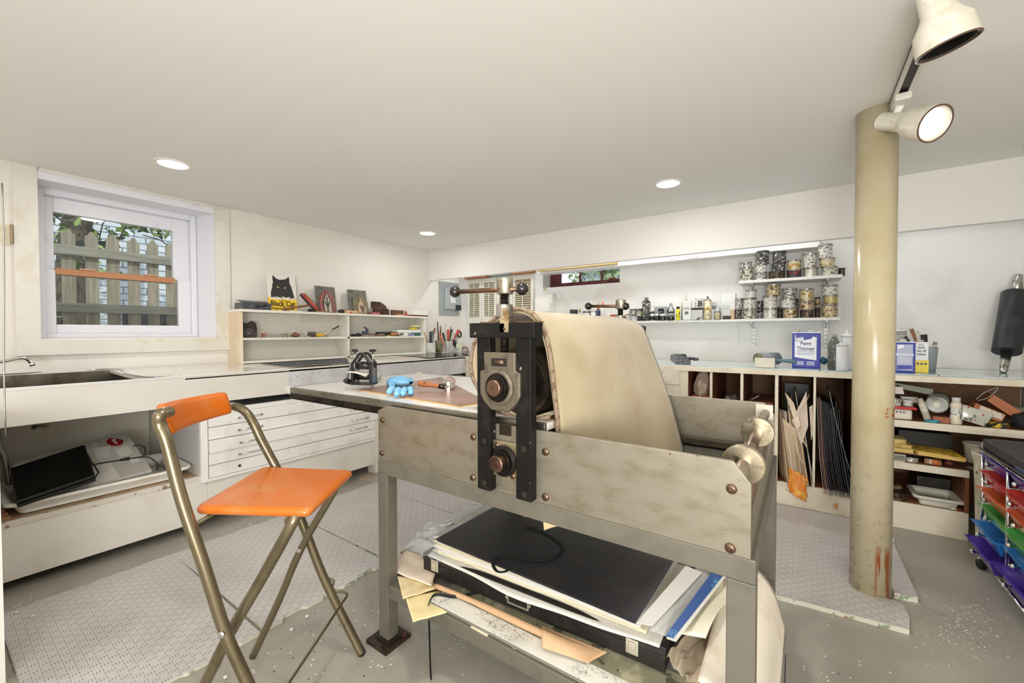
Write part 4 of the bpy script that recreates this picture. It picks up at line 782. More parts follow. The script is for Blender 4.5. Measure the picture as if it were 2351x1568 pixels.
FR.z=max(FR.z,.395); nrm=(FR-FL).cross(BR-FR).normalized(); 
if nrm.z<0: nrm=-nrm
MB().prism([FL,FR,BR,BL],-nrm*.04).build('machine_body',GY,mc,.006)
L2=lambda a,b:FL.lerp(FR,a).lerp(BL.lerp(BR,a),b)
MB().prism([L2(.70,.02)+nrm*.0,L2(.995,.02),L2(.995,.99),L2(.70,.99)],nrm*.004).build('control_panel',M('B4B0A6',.4),mc,.002)
MB().prism([L2(.02,.04),L2(.70,.04),L2(.70,.97),L2(.02,.97)],nrm*.002).build('cover',M('CFCBC4',.35),mc,.002)
c=L2(.845,.83)+nrm*.004; r_=(FR-FL).normalized(); u_=(BL-FL).normalized()
bd_=MB().prism([c+r_*.034*math.cos(t)+u_*.046*math.sin(t) for t in [k*PI/14 for k in range(28)]],nrm*.003).build('badge',M('8E1A22',.25,name='badge_red'),mc)
text('lettering','Boom',.024,c+nrm*.0032,u_*-.3-r_*.1+u_*0 if 0 else -u_,r_,M('E8E0C8',.4),bd_,.0004,bold=.0006)
for a0,b0,a1,b1 in ((.80,.45,.93,.66),(.86,.26,.95,.40)): MB().prism([L2(a0,b0)+nrm*.004,L2(a1,b0)+nrm*.004,L2(a1,b1)+nrm*.004,L2(a0,b1)+nrm*.004],nrm*.002).build('key_pad',M('D0CCC4',.4),mc,.001)
cb_=thing('power_cord','black power cord with a plug lying over the grey machine','cord',tuple(L2(.8,.3)))
wpt=[L2(.42,.42)+nrm*.010,L2(.60,.42)+nrm*.010,L2(.78,.37)+nrm*.010,L2(.90,.34)+nrm*.012,L2(1.02,.25)+nrm*.02,L2(1.08,.12)+nrm*.0,L2(1.06,.05)-nrm*.03]
MB().tube(wpt,.0035,8,sub=6).build('cable',RUBBER,cb_); MB().tube([wpt[2],wpt[2].lerp(wpt[3],.7)],[.006,.010],8).build('plug',RUBBER,cb_)
MB().tube([L2(.97,.62)+nrm*.006,L2(1.03,.58)+nrm*.012,L2(1.06,.50)+nrm*.004,L2(1.04,.42)-nrm*.015],.0035,8,sub=5).build('cable_end',RUBBER,cb_)
lc=thing('leather_case','black ribbed leather zip case lying on the left end of the grey machine','case',(-3.2,.4,.43))
LM=M('121211',.35,bump=.2,bsc=150,name='black_leather'); 
A_4=[at(38,1160,X=-2.99),at(220,1098,X=-2.99),at(196,1026,X=-3.30),at(24,1082,X=-3.30)]
n4=(A_4[1]-A_4[0]).cross(A_4[2]-A_4[1]).normalized(); n4=n4 if n4.z>0 else -n4
MB().prism(A_4,-n4*.020).build('lower_cover',LM,lc,.006); MB().prism([q+n4*.002 for q in A_4],n4*.018).build('upper_cover',LM,lc,.007)
L4=lambda a,b:A_4[0].lerp(A_4[1],a).lerp(A_4[3].lerp(A_4[2],a),b)+n4*.0205
mb=MB()
for k in range(26): a0=.12+.024*k; mb.prism([L4(a0,.12),L4(a0+.012,.12),L4(a0+.012,.9),L4(a0,.9)],n4*.002)
mb.build('ribbed_panel',M('1C1C1A',.5),lc)
MB().tube([L4(.02,.0)-n4*.02,L4(.98,.0)-n4*.02,L4(1.01,.5)-n4*.02,L4(.97,1)-n4*.02],.0035,8,sub=3).build('zip',M('2C2C2A',.3,.5),lc)
cbx=[ 'lowest','second','topmost']
for k in range(3): tag(rb(-3.45+.03*k,-3.03-.03*k,.17,.235-.006*k,.3225+.013*k,.334+.013*k).build('cardboard_sheet',M('A8845E',.8,c2='8A6644',sc=10)),cbx[k]+' of the brown cardboard sheets at the left end of the low platform','cardboard','cardboard on the low platform')
# ================= STOOL =================
SO=V((-1.3457,.6553,0)); th=.5841; su_=V((math.cos(th),math.sin(th),0)); sv_=V((-math.sin(th),math.cos(th),0))
def hit(x,y,p0,n):
    d=fw+rt*((x-W0/2)/FPX)-up*((y-H0/2)/FPX); return CAMP+d*((V(p0)-CAMP).dot(n)/d.dot(n))
def side(x,y,s,w): return hit(x,y,SO+sv_*(s*w/2),sv_)
def SP(u,v,z): return SO+su_*u+sv_*v+V((0,0,z))
st=thing('folding_stool','tall folding stool with worn orange wooden seat and backrest on bronze-coloured tubes','stool',tuple(SO))
TB=M('7E735A',.3,.75,c2='6B6048',sc=4,coat=.3,c3='3E362A',sc3=40,lo3=.76,hi3=.79,name='bronze_tube')
OW=wood('D8873C','C26E2A',.28,3,0,coat=.6)
OW2=M('C8660F',.3,c2='C07A3C',sc=9,lo=.5,hi=.75,coat=.35,c3='5A4632',sc3=30,lo3=.73,hi3=.77,name='worn_orange_lacquer')
rT=.0152
for s,pts in ((-1,[(612,1660),(563,1556),(517,1451),(470,1305),(417,1146),(383,1015),(367,975),(368,952),(392,944)]),(1,[(828,1500),(822,1484),(745,1330),(690,1190),(645,1095),(600,1010),(582,972),(562,944),(535,932),(500,932)])):
    P=[side(x,y,s,.4186) for x,y in pts]
    if s<0: P[0]=P[1]+(P[1]-P[2]).normalized()*((P[1].z-.012)/max(.05,(P[2]-P[1]).normalized().z)); 
    else: P[0].z=.012
    P[-1]=P[-2]+ (sv_*(-s))*.03+V((0,0,.002))
    k=MB().tube(P,rT,14,sub=5).build('long_tube',TB,st); d=(P[1]-P[0]).normalized()
    MB().cyl(P[0]-d*.012,P[0]+d*.022,.0145).build('rubber_foot',RUBBER,k)
BU=[side(385,940,-1,.4186),side(540,935,1,.4186)]
for s,pts in ((-1,[(690,1180),(672,1200),(600,1330),(530,1450),(475,1560)]),(1,[(790,1085),(760,1140),(692,1258),(640,1380),(580,1508)])):
    P=[side(x,y,s,.328) for x,y in pts]; d=(P[-1]-P[-2]).normalized(); 
    if s<0: P.append(P[-1]+d*((P[-1].z-.015)/max(.2,-d.z)))
    if s<0: P[0]=P[1]+V((0,0,.02))+sv_*.03
    MB().tube(P,rT if s<0 else .0125,14,sub=4).build('support_tube',TB,st)
    q=side(*((518,1448) if s<0 else (691,1259)),s,.42 if s<0 else .34); MB().lathe([(.009,0),(.009,.003),(.0055,.006),(.0001,.006)],q-sv_*.014,-sv_,16).build('pivot_rivet',CHROME,st)
# seat: rounded slab
zs=.7052; 
def rr_poly(u0,u1,v0,v1,r,n=6):
    P=[]
    for cu,cv,a0 in ((u1-r,v1-r,0),(u0+r,v1-r,PI/2),(u0+r,v0+r,PI),(u1-r,v0+r,1.5*PI)):
        for k in range(n+1): t=a0+k*PI/2/n; P.append((cu+r*math.cos(t),cv+r*math.sin(t)))
    return P
def seatslab(u0,u1,v0,v1,z0,z1,r):
    mb=MB(); rings=[(r*.6,0),(.004,.004),(0,.009),(0,(z1-z0)-.009),(.004,(z1-z0)-.003),(.012,(z1-z0))]; m_=None; vs=[]; fs=[]
    for i,(ins,h) in enumerate(((.012,0),(.004,.003),(0,.009),(0,z1-z0-.009),(.004,z1-z0-.003),(.012,z1-z0))):
        P=rr_poly(u0+ins,u1-ins,v0+ins,v1-ins,max(.006,r-ins)); m_=len(P); vs+=[SP(u,v,z0+h) for u,v in P]
    for i in range(5):
        for k in range(m_): k2=(k+1)%m_; fs.append((i*m_+k,i*m_+k2,(i+1)*m_+k2,(i+1)*m_+k))
    mb.add(vs,fs,True); mb.add(vs[:m_],[tuple(range(m_))[::-1]]); mb.add(vs[-m_:],[tuple(range(m_))]); return mb
uh,vh=.1674,.1606
P4=[hit(x,y,(0,0,zs),V((0,0,1))) for x,y in ((443,1163),(710,1170),(812,1077),(603,1069))]
seat=seatslab(-uh,uh,-vh,vh,zs-.026,zs,.022)
# warp the rectangle to the measured corners
src=[SP(-uh,-vh,zs),SP(uh,-vh,zs),SP(uh,vh,zs),SP(-uh,vh,zs)]
def warp(q):
    d=V(q)-SO; u=(d.dot(su_)+uh)/(2*uh); v=(d.dot(sv_)+vh)/(2*vh); p=P4[0].lerp(P4[1],u).lerp(P4[3].lerp(P4[2],u),v); return (p.x,p.y,q[2])
seat.v=[warp(q) for q in seat.v]; so_=seat.build('seat',OW2,st)
MB().tube([SP(-.13,-.19,zs-.035),SP(-.13,.19,zs-.035)],.006,10).build('seat_rod',TB,st); MB().tube([SP(.11,-.165,zs-.037),SP(.11,.16,zs-.037)],.011,12).build('seat_rod',TB,st)
# backrest: curved pad between the tubes
a0,a1=BU; ax_=(a1-a0); mid=(a0+a1)/2
tl,tr2,br2,bl2=[hit(x,y,mid,su_) for x,y in ((362,930),(517,899),(531,948),(386,1000))]
def pad(u,v,d):  # u along width, v up
    q=bl2.lerp(br2,u).lerp(tl.lerp(tr2,u),v); return q-su_*(.022*math.sin(PI*u))+su_*d
mb=MB(); n=24; vs=[]; m_=20
for i in range(n+1):
    u=i/n; e=1-max(0,abs(u-.5)*2-.86)/.14; e=math.sqrt(max(0,1-(1-e)**2)) if e<1 else 1; e=max(e,.25)
    for k in range(m_):
        t=2*PI*k/m_; cx_=math.copysign(abs(math.cos(t))**.45,math.cos(t)); cy_=math.copysign(abs(math.sin(t))**.6,math.sin(t)); vs.append(pad(u,.5+.5*cx_*(.82+.18*e),.017*cy_*e))
fs=[(i*m_+k,i*m_+(k+1)%m_,(i+1)*m_+(k+1)%m_,(i+1)*m_+k) for i in range(n) for k in range(m_)]+[tuple(range(m_))[::-1],tuple(n*m_+k for k in range(m_))]
mb.add(vs,fs,True).build('backrest',OW2,st)
# bent wire footrest
def fr_(du,v,z): return SP(.15-.4197*z+du,v,z)
MB().tube([fr_(.0,.226,.272),fr_(.012,.230,.262),fr_(.004,.226,.246),fr_(-.004,.224,.236),fr_(.012,.224,.226),fr_(.038,.222,.224),fr_(.055,.208,.222),fr_(.052,.16,.218),fr_(.046,.0,.212),fr_(.052,-.16,.218),fr_(.055,-.208,.222),fr_(.02,-.224,.226),fr_(.0,-.226,.245)],.0045,10,sub=5).build('footrest',TB,st)
# ================= FLOOR MATS =================
def matm(sw):
    a=N('foam_mat'); co=a.co(); sp=a.n('SeparateXYZ'); a.l(co,sp.inputs[0])
    gx=a.math('DIVIDE',sp.outputs[1-sw],.050); gy=a.math('DIVIDE',sp.outputs[sw],.026)
    row=a.math('MODULO',a.math('ADD',a.math('FLOOR',gy),1000),2); g2=a.math('ADD',gx,a.math('MULTIPLY',row,.5)); fx=a.math('FRACT',a.math('ADD',g2,100))
    grp=a.math('LESS_THAN',fx,.66); fy=a.math('FRACT',a.math('ADD',gy,100))
    line=a.math('LESS_THAN',a.math('FRACT',a.math('DIVIDE',fx,.165)),.30)
    dash=a.math('MULTIPLY',a.math('MULTIPLY',grp,line),a.math('MULTIPLY',a.math('GREATER_THAN',fy,.12),a.math('LESS_THAN',fy,.70)))
    base=a.mix(a.step(a.noise(2.2,4,co),.35,.7),'C6C1BD','B6B1AC'); a.col(a.mix(dash,base,'8F8A86')); a.b.inputs['Roughness'].default_value=.42; a.bump(dash,.25,.001); return a.m
MAT,MAT2=matm(0),matm(1)
EDG=M('D2D0BE',.7,c2='8E9E80',sc=18,lo=.54,hi=.6,c3='8E5E36',sc3=12,lo3=.62,hi3=.68,name='foam_edge')
def jig(a_,b_,n,amp,seed):
    R=random.Random(seed); a_=V(a_).to_3d() if len(a_)==2 else V(a_); b_=V(b_).to_3d() if len(b_)==2 else V(b_); d=b_-a_; nn=V((-d.y,d.x,0)).normalized(); out=[]
    for i in range(n):
        s_=amp*(1 if i%2 else -.2)*R.uniform(.5,1.1)
        for f_ in (.1,.9): q=a_+d*((i+f_)/n)+nn*s_; out.append((q.x,q.y))
    return out
def mat(name,label,poly,z0=0,z1=.014,mm=None):
    t=thing(name,label,'mat',(poly[0][0],poly[0][1],z0),'grey foam floor mats'); MB().prism([(x,y,z1-.0015) for x,y in poly],(0,0,.0015)).build('top_layer',mm or MAT,t); MB().prism([(x,y+(.004 if y==min(q[1] for q in poly) and name=='foam_mat' and x<-1 else 0)-(.004 if y==max(q[1] for q in poly) and x<-1 else 0),z0) for x,y in poly],(0,0,z1-.0017)).build('edge_layer',EDG,t); return t
g=lambda x,y:tuple(at(x,y,Z=.011))[:2]
xr=-1.74; xl=-2.745; ys=[.17,.76,1.37,1.98,2.6]
names=['nearest of the four grey foam mats along the left counter, at the picture bottom left','second foam mat from the viewer along the left counter, under the stool back','third foam mat from the viewer along the left counter, before the press leg','farthest foam mat of the left row, beneath the press bed']
for i in range(4):
    x1=xr; yb=ys[i]; ye=ys[i+1]
    if i==0: left=[(xl,yb)]
    r_=jig((x1,yb),(x1,ye),7,.016,i) if i<3 else [(x1+.45,yb),(x1+.45,ye)]
    mat('foam_mat',names[i],[(xl,yb)]+r_+[(xl,ye+.001)]+jig((xl,ye-.03),(xl,yb+.03),6,.01,9+i))
mat('foam_mat','grey foam mat beyond the left press leg, its corner by the column of drawers',[(-1.735,1.30),(-1.29,1.30),(-1.29,1.977),(-1.735,1.977)]) if 0 else mat('foam_mat','short grey foam mat beside the left press leg, edge on bare floor',[(-1.737,1.33),(-1.345,1.33),(-1.345,1.977),(-1.737,1.977)])
mat('foam_mat','grey foam mat between the press and the column, reaching the back cabinets',[(-.085,2.165),(.02,2.178),(.19,2.192),(.36,2.207)]+[(.375,2.30),(.37,2.41),(.21,2.42),(.205,2.52),(.22,2.55),(.30,3.33),(-.70,3.33),(-.70,2.165)],0,.021,MAT2)
mat('foam_mat','narrow grey foam mat right of the column foot, lifted at the edge',[(.352,2.475),(.432,2.49),(.43,3.12),(.352,3.0)],.0,.026,MAT2)
mat('foam_mat','small end of a foam mat sticking out beneath the right cabinet, behind the column',[(.34,3.15),(.445,3.15),(.445,3.19),(.34,3.19)])
R=random.Random(8)
for k in range(9):
    x,y=[(560,1325),(1290,0),(0,0)][0] if 0 else (R.uniform(.35,.95),R.uniform(1.5,2.5)); 
crm=[(588,1487),(500,1530),(518,1555),(705,1415),(670,1445),(38,1409),(74,1417)]
cl=['crumb of pale debris on the bare floor by the stool leg','crumb of pale debris nearest the picture bottom by the mat edge','lowest crumb of pale debris beside the mat edge','crumb of pale debris on the mat edge by the wire footrest','crumb of pale debris at the broken mat edge right of the stool','white paint flake at the far left mat corner','small grey pebble at the far left mat corner']
for (x,y),l in zip(crm,cl): q=at(x,y,Z=.012 if x<100 else .004); lump('debris_crumb',l,'debris',(q.x,q.y,(.0165 if x<100 else .005)),.007,M('D8D6D0',.7),(1,1,.7),x,.4)
# ================= PRESS LOWER SHELF =================
def sheet(name,px,z,m,th=.002,label=None,cat='sheet',parent=None,bend=0,group=None,zs_=None):
    P=[at(x,y,Z=(z if zs_ is None else zs_[i])) for i,(x,y) in enumerate(px)]
    o=MB().prism(P,(0,0,th)).build(name,m,parent)
    if label: tag(o,label,cat,group)
    return o
def quadg(name,c4,m,fn=None,th=.0015,n=16,label=None,cat='sheet',parent=None,group=None):
    A,B,C_,D=[V(q) for q in c4]
    o=MB().grid(lambda u,v:A.lerp(B,u).lerp(D.lerp(C_,u),v)+(fn(u,v) if fn else V((0,0,0))),n,n,th).build(name,m,parent)
    if label: tag(o,label,cat,group)
    return o
PW=M('E4E1D8',.6,name='white_paper'); PC=M('E8DDBE',.6,name='cream_paper'); PK=M('CBA680',.55,c2='BC946C',sc=6,name='kraft_paper'); PY=M('DECBA0',.65,c2='D2BC8C',sc=8,name='aged_yellow_paper'); PN=M('D8C2A8',.65,c2='CDB394',sc=6,name='tan_paper')
# framed map-like board at the bottom, front edge overhanging
fb_=thing('mounted_board','bottom board with a pencil-sketched cream margin and floral picture, below the black case','board',(-.8,1.0,.24))
A=at(985,1380,Z=.246); B=at(1480,1640,Z=.246); dirx=(B-A).normalized(); dy=V((-dirx.y,dirx.x,0)); A0=A; LB=1.0
MB().obox(A0+dirx*LB/2+dy*.26+V((0,0,-.004)),LB/2,.26,.004,Rz(math.atan2(dirx.y,dirx.x))).build('backing',M('7E7A70',.4),fb_,.001)
a=N('sketched_margin'); co=a.co(); a.col(a.mix(a.step(a.noise(24,6,co,.75),.49,.515) if 0 else a.math('MULTIPLY',a.math('LESS_THAN',a.math('ABSOLUTE',a.math('SUBTRACT',a.noise(16,5,co,.7),.5)),.008),a.step(a.noise(4,2,co),.45,.55)),'E2DFD2','6A6862')); a.b.inputs['Roughness'].default_value=.3; SKM=a.m
MB().obox(A0+dirx*LB/2+dy*.035+V((0,0,.0012)),LB/2-.004,.032,.001,Rz(math.atan2(dirx.y,dirx.x))).build('sketched_margin',SKM,fb_)
MB().obox(A0+dirx*LB/2+dy*.12+V((0,0,.0012)),LB/2-.05,.052,.001,Rz(math.atan2(dirx.y,dirx.x))).build('floral_picture',M('8C8A70',.5,c2='B8B094',sc=9,lo=.45,hi=.6,c3='5A5C48',sc3=26,lo3=.60,hi3=.64,name='floral_green'),fb_)
# papers beneath the board
for i,(px,m_,lb) in enumerate(([[(1085,1432),(1130,1445),(1118,1462),(1080,1440)],PC,'small cream paper corner sticking out below the sketched board, left one'],[[(1140,1455),(1250,1500),(1180,1490)],PK,'thin strip of kraft paper under the sketched board edge'],[[(1275,1522),(1310,1540),(1290,1545)],PW,'white paper corner below the sketched board, right of the kraft strip'])):
    P=[at(x,y,Z=.2365) for x,y in px]; tag(MB().prism(P,(0,0,.0012)).build('paper_sheet',m_),lb,'paper')
# black archival case
th2=-.015
case=thing('archival_case','black flat archival case with nickel latches under the white papers','case',(-.76,1.4,.256))
T0=at(972,1268,Z=.328); T1=at(1527,1487,Z=.328); dx=(T1-T0).normalized(); dY=V((-dx.y,dx.x,0)); LC=(T1-T0).length; RZ=Rz(math.atan2(dx.y,dx.x))
def cb(u0,u1,v0,v1,z0,z1): return MB().obox(T0+dx*(u0+u1)/2+dY*(v0+v1)/2+V((0,0,(z0+z1)/2-T0.z)),(u1-u0)/2,(v1-v0)/2,(z1-z0)/2,RZ)
BC=M('201E1C',.42,c2='2A2724',sc=30,bump=.25,bsc=160,name='black_case_cloth')
cb(0,LC,0,.62,.256,.300).build('case_base',BC,case,.002); cb(-.002,LC+.002,-.002,.622,.3015,.328).build('case_lid',BC,case,.003)
NK=M('DAD4C2',.3,.7,name='nickel')
for px in ((1000,1305),(1452,1492)):
    q=hit(px[0],px[1],T0,dY); u=(q-T0).dot(dx)
    l_=cb(u-.018,u+.018,-.007,-.002,.275,.318).build('latch',NK,case,.002); cb(u-.010,u+.010,-.011,-.007,.290,.312).build('latch_tongue',NK,l_,.002); cb(u-.010,u+.010,-.010,-.007,.278,.289).build('latch_hook',NK,l_,.002)
q=hit(1190,1397,T0,dY); u=(q-T0).dot(dx); lh=MB()
for b in ((u-.042,u+.042,.303,.308),(u-.042,u+.042,.272,.277),(u-.042,u-.037,.277,.303),(u+.037,u+.042,.277,.303)): 
    k=cb(b[0],b[1],-.005,-.002,b[2],b[3]); lh.add(k.v,k.f)
for s in (-1,1): lh.lathe([(.006,0),(.006,.003)],T0+dx*(u+s*.044)+dY*-.002+V((0,0,.290-T0.z)),-dY,12)
lh.build('label_frame',NK,case)
# kraft roll between case and board, kraft paper fold
tag(MB().tube([at(1000,1345,Z=.262),at(1090,1382,Z=.262),at(1240,1452,Z=.262),at(1330,1490,Z=.262)],[.009,.011,.012],12,sub=5).build('kraft_roll',PK),'thin kraft paper roll lying along the front of the black case','paper')
A=at(1245,1440,Z=.275);B=at(1395,1500,Z=.262);C_=at(1350,1525,Z=.254);D=at(1243,1490,Z=.256)
quadg('kraft_fold',(D,C_,B,A),PK,lambda u,v:V((0,0,.020*math.sin(PI*min(1,v*1.1))*(1-u)+.004)),.0015,18,'folded kraft paper bulging over the sketched board beside the case','paper')
# left papers (cream, tissue) hanging off the shelf
for i,(c4,m_,lb) in enumerate((
 ([at(885,1305,Z=.262),at(990,1345,Z=.262),at(1010,1285,Z=.262),at(935,1262,Z=.268)],M('EAD8C2',.65,name='pinkish_paper'),'pinkish cream torn paper sticking out left of the black case'),
 ([at(912,1322,Z=.252),at(925,1375,Z=.248),at(1005,1350,Z=.256),at(990,1330,Z=.256)],PY,'yellowed paper with folded corner left of the case, upper one'),
 ([at(930,1368,Z=.244),at(948,1428,Z=.237),at(1030,1405,Z=.240),at(1010,1355,Z=.244)],M('E2CE98',.65,name='pale_yellow_paper'),'pale yellow square paper hanging at the left corner of the lower shelf'))):
    quadg('loose_paper',c4,m_,lambda u,v,i=i:V((0,0,.004*noise.noise(V((u*3,v*3,i*5))))),.0012,14,lb,'paper',group='loose papers left of the case')
quadg('clear_sleeve',[at(930,1255,Z=.335),at(1010,1290,Z=.335),at(1075,1215,Z=.36),at(985,1195,Z=.36)],SLEEVE,lambda u,v:V((0,0,.022*noise.noise(V((u*5,v*5,1))))),.0006,26,'crinkled clear plastic sleeve at the left of the portfolio','plastic sleeve')
quadg('clear_sleeve',[at(985,1215,Z=.355),at(1040,1200,Z=.37),at(1160,1155,Z=.37),at(1075,1160,Z=.36)],M('E6E6E4',.3,alpha=.75,name='milky_sleeve'),lambda u,v:V((0,0,.010*noise.noise(V((u*4,v*4,4))))),.0006,16,'milky plastic sleeve edge behind the left side of the portfolio','plastic sleeve')
# white papers between case and portfolio
q0=[at(1000,1300,Z=.337),at(1530,1490,Z=.337),at(1620,1330,Z=.337),at(1010,1200,Z=.337)]
Tn=lambda u,v,z,o=0: (T0+dx*(u)+dY*(v))*1+V((0,0,z-T0.z))
def edge_sag(amp,f): return lambda u,v:V((0,0,-amp*(1-v)**6*abs(math.sin(u*f+1))))
lab_=['lowest white sheet drooping over the front of the black case','second sheet of the white paper stack under the portfolio','third sheet of the white paper stack under the portfolio','fourth sheet of the white paper stack, with a torn deckle edge','uppermost white sheet directly below the portfolio']
offs=[(.03,.90,-.006,.330),(.035,.86,.012,.3415),(.02,.80,.022,.353),(.015,.83,.036,.364),(.01,.78,.045,.375)]
for i,(u0,u1,v0,z) in enumerate(offs):
    A,B,C_,D=Tn(u0,v0,z),Tn(u1,v0-.008+.004*i,z),Tn(u1,v0+.46,z),Tn(u0,v0+.46,z)
    f_=(lambda u,v:V((0,0,-.010*max(0,1-v*9)*math.sin(PI*u)**2))+dY*(-.020*max(0,1-v*6)*math.sin(PI*u)**2-.004*math.sin(u*17)*max(0,1-v*9))) if i==0 else (lambda u,v,i=i:V((0,0,.0025*noise.noise(V((u*4,v*3,i*7)))))+dY*(.006*noise.noise(V((u*20,i*3,0)))*max(0,1-v*9)))
    quadg('paper_sheet',(A,B,C_,D),[PW,PC,PW,M('D8D2BE',.7,name='deckle_paper'),PW][i],f_,.0014 if i!=3 else .003,30,lab_[i],'paper',group='paper stack under the portfolio')
    if i in (1,2,3): quadg('paper_sheet',(A+V((.01,.006,.0045)),B+V((-.02,.008,.0045)),C_+V((0,0,.0045)),D+V((0,0,.0045))),PW if i%2 else PC,lambda u,v,i=i:V((0,0,.002*noise.noise(V((u*5,v*3,i*9))))),.0012,20,'extra sheet lying directly on the %s of the paper stack'%lab_[i].split(' of')[0],'paper',group='paper stack under the portfolio')
# portfolio
pf2=thing('portfolio','large black portfolio board with a black ribbon tie on top of the paper stack','portfolio',(-.75,1.4,.392))
PB1=M('26262A',.38,c2='302E2C',sc=5,bump=.2,bsc=260,c3='5A5A5E',sc3=260,lo3=.70,hi3=.74,name='black_board')
zq=.394; QA,QB=at(1000,1237,Z=zq),at(1460,1428,Z=zq); pdx=(QB-QA).normalized(); pdy=V((-pdx.y,pdx.x,0)); LP_=(QB-QA).length
def pb(u0,u1,v0,v1,z0,z1): return MB().obox(QA+pdx*(u0+u1)/2+pdy*(v0+v1)/2+V((0,0,(z0+z1)/2-QA.z)),(u1-u0)/2,(v1-v0)/2,(z1-z0)/2,Rz(math.atan2(pdx.y,pdx.x)))
pb(0,LP_,0,.58,.3915,.3945).build('front_cover',PB1,pf2,.0008); pb(.004,LP_-.003,.004,.58,.3845,.3875).build('back_cover',PB1,pf2,.0008)
rbp=[(1205,1210),(1222,1212),(1262,1230),(1288,1250),(1290,1265),(1262,1283),(1215,1284),(1165,1276),(1140,1280),(1132,1296),(1142,1312),(1160,1312),(1172,1303)]
MB().tube([at(x,y,Z=.3975) for x,y in rbp],.006,8,flat=(0,0,1),sub=5).build('ribbon_tie',M('121212',.7),pf2)
tag(MB().tube([at(1120,1348,Z=.262),at(1075,1365,Z=.262),at(1040,1370,Z=.258),at(1000,1365,Z=.256),at(985,1384,Z=.252),at(984,1400,Z=.2),at(986,1460,Z=.1),at(988,1530,Z=.03),at(990,1560,Z=.012)],.006,8,flat=(0,1,0),sub=5).build('black_ribbon',M('141414',.7)),'narrow black ribbon hanging from the lower shelf down to the floor','ribbon')
# right-hand side: sleeves, blue print, cream sheet, tan packing
zr_=.380
sheet('white_board',[(1462,1430),(1498,1438),(1612,1316),(1575,1300)],.386,M('DCD9D2',.5),.002,'white board strip sticking out right of the portfolio','board')
quadg('clear_sleeve',[at(1490,1445,Z=.381),at(1550,1470,Z=.381),at(1655,1330,Z=.383),at(1600,1300,Z=.383)],M('D8D8D4',.15,alpha=.45,coat=.5,name='glossy_sleeve'),lambda u,v:V((0,0,.004*noise.noise(V((u*9,v*3,2))))),.0006,20,'glossy clear sleeve between the white board and the blue print','plastic sleeve')
a=N('blue_print_ink'); co=a.co(); n_=a.noise(9,4,co); a.col(a.mix(a.math('MULTIPLY',a.math('LESS_THAN',a.math('FRACT',a.math('MULTIPLY',n_,22)),.4),a.step(a.noise(5,2,co),.5,.55)),'1F4F94','4E9CC8')); a.b.inputs['Roughness'].default_value=.35
bp=thing('blue_print','bright blue and teal relief print sheet at the right of the stack','print',tuple(at(1600,1400,Z=.374)))
sheet('print_paper',[(1530,1466),(1552,1474),(1668,1322),(1640,1312)],.3885,PW,.001,parent=bp)
sheet('inked_area',[(1528,1460),(1546,1466),(1660,1322),(1636,1312)],.3897,a.m,.0008,parent=bp)
quadg('cream_sheet',[at(1565,1455,Z=.369),at(1620,1465,Z=.372),at(1690,1345,Z=.378),at(1655,1320,Z=.369)],M('F0EAD0',.55,name='ivory_sheet'),lambda u,v:V((0,0,.016*u*math.sin(v*5))),.0012,18,'curling ivory sheet right of the blue print','paper')
quadg('plastic_bag',[at(1530,1510,Z=.30),at(1580,1568,Z=.26),at(1680,1400,Z=.30),at(1640,1380,Z=.34)],M('C9B89E',.12,alpha=.5,coat=.6,name='crinkled_plastic'),lambda u,v:V((0,0,.03*noise.noise(V((u*4,v*6,3))))),.0008,30,'crinkled clear plastic bag at the right end of the black case','plastic bag')
MBx=quadg('tan_sheet',[at(1560,1600,Z=.240),at(1700,1640,Z=.240),at(1730,1390,Z=.33),at(1640,1400,Z=.30)],PN,lambda u,v:V((0,0,.006*noise.noise(V((u*3,v*3,8))))),.0015,16,'tan wrapping paper behind the plastic bag by the right press leg','paper')
yq=1.16
hg=[hit(x,y,(0,1.30,0),V((0,1,0))) for x,y in ((1690,1320),(1745,1330),(1790,1400),(1795,1470),(1760,1540),(1735,1600),(1640,1600))]
quadg('hanging_paper',[V((-.20,1.08,.335)),V((-.20,1.68,.38)),V((-.035,1.62,.22)),V((-.045,1.10,.15))],M('E6DDCC',.6,c2='DACDB8',sc=4,name='curled_cream_paper'),lambda u,v:V((.035*math.sin(PI*v),0,.035*math.sin(PI*min(1,v*1.2)))),.0015,24,'large curled cream paper spilling past the right press leg','paper')
quadg('hanging_paper',[V((-.17,1.06,.30)),V((-.17,1.36,.31)),V((-.05,1.33,.20)),V((-.06,1.08,.12))],PC,lambda u,v:V((.02*math.sin(PI*v),0,.02*math.sin(PI*v))),.0015,20,'smaller cream paper curled over the larger one by the right press leg','paper')
# stripes on the curled paper
mb=MB()
for k in range(12):
    c=V((-.026+.0,1.22+.010*k,.262+.004*k)); mb.obox(c,.0012,.0022+.001*(k%3==0),.011,Rx(.3))
tag(mb.build('barcode_label',M('1E2438',.5)),'row of short dark printed bars on the curled cream paper','label',None,'stuff')
# curled tan paper tail under the rail
quadg('paper_tail',[V((-.655,1.10,.640)),V((-.585,1.12,.645)),V((-.60,1.14,.585)),V((-.648,1.10,.578))],PY,lambda u,v:V((0,.02*math.sin(PI*u),0)),.0015,10,'short curled cream tail poking below the press rail above the portfolio','paper')
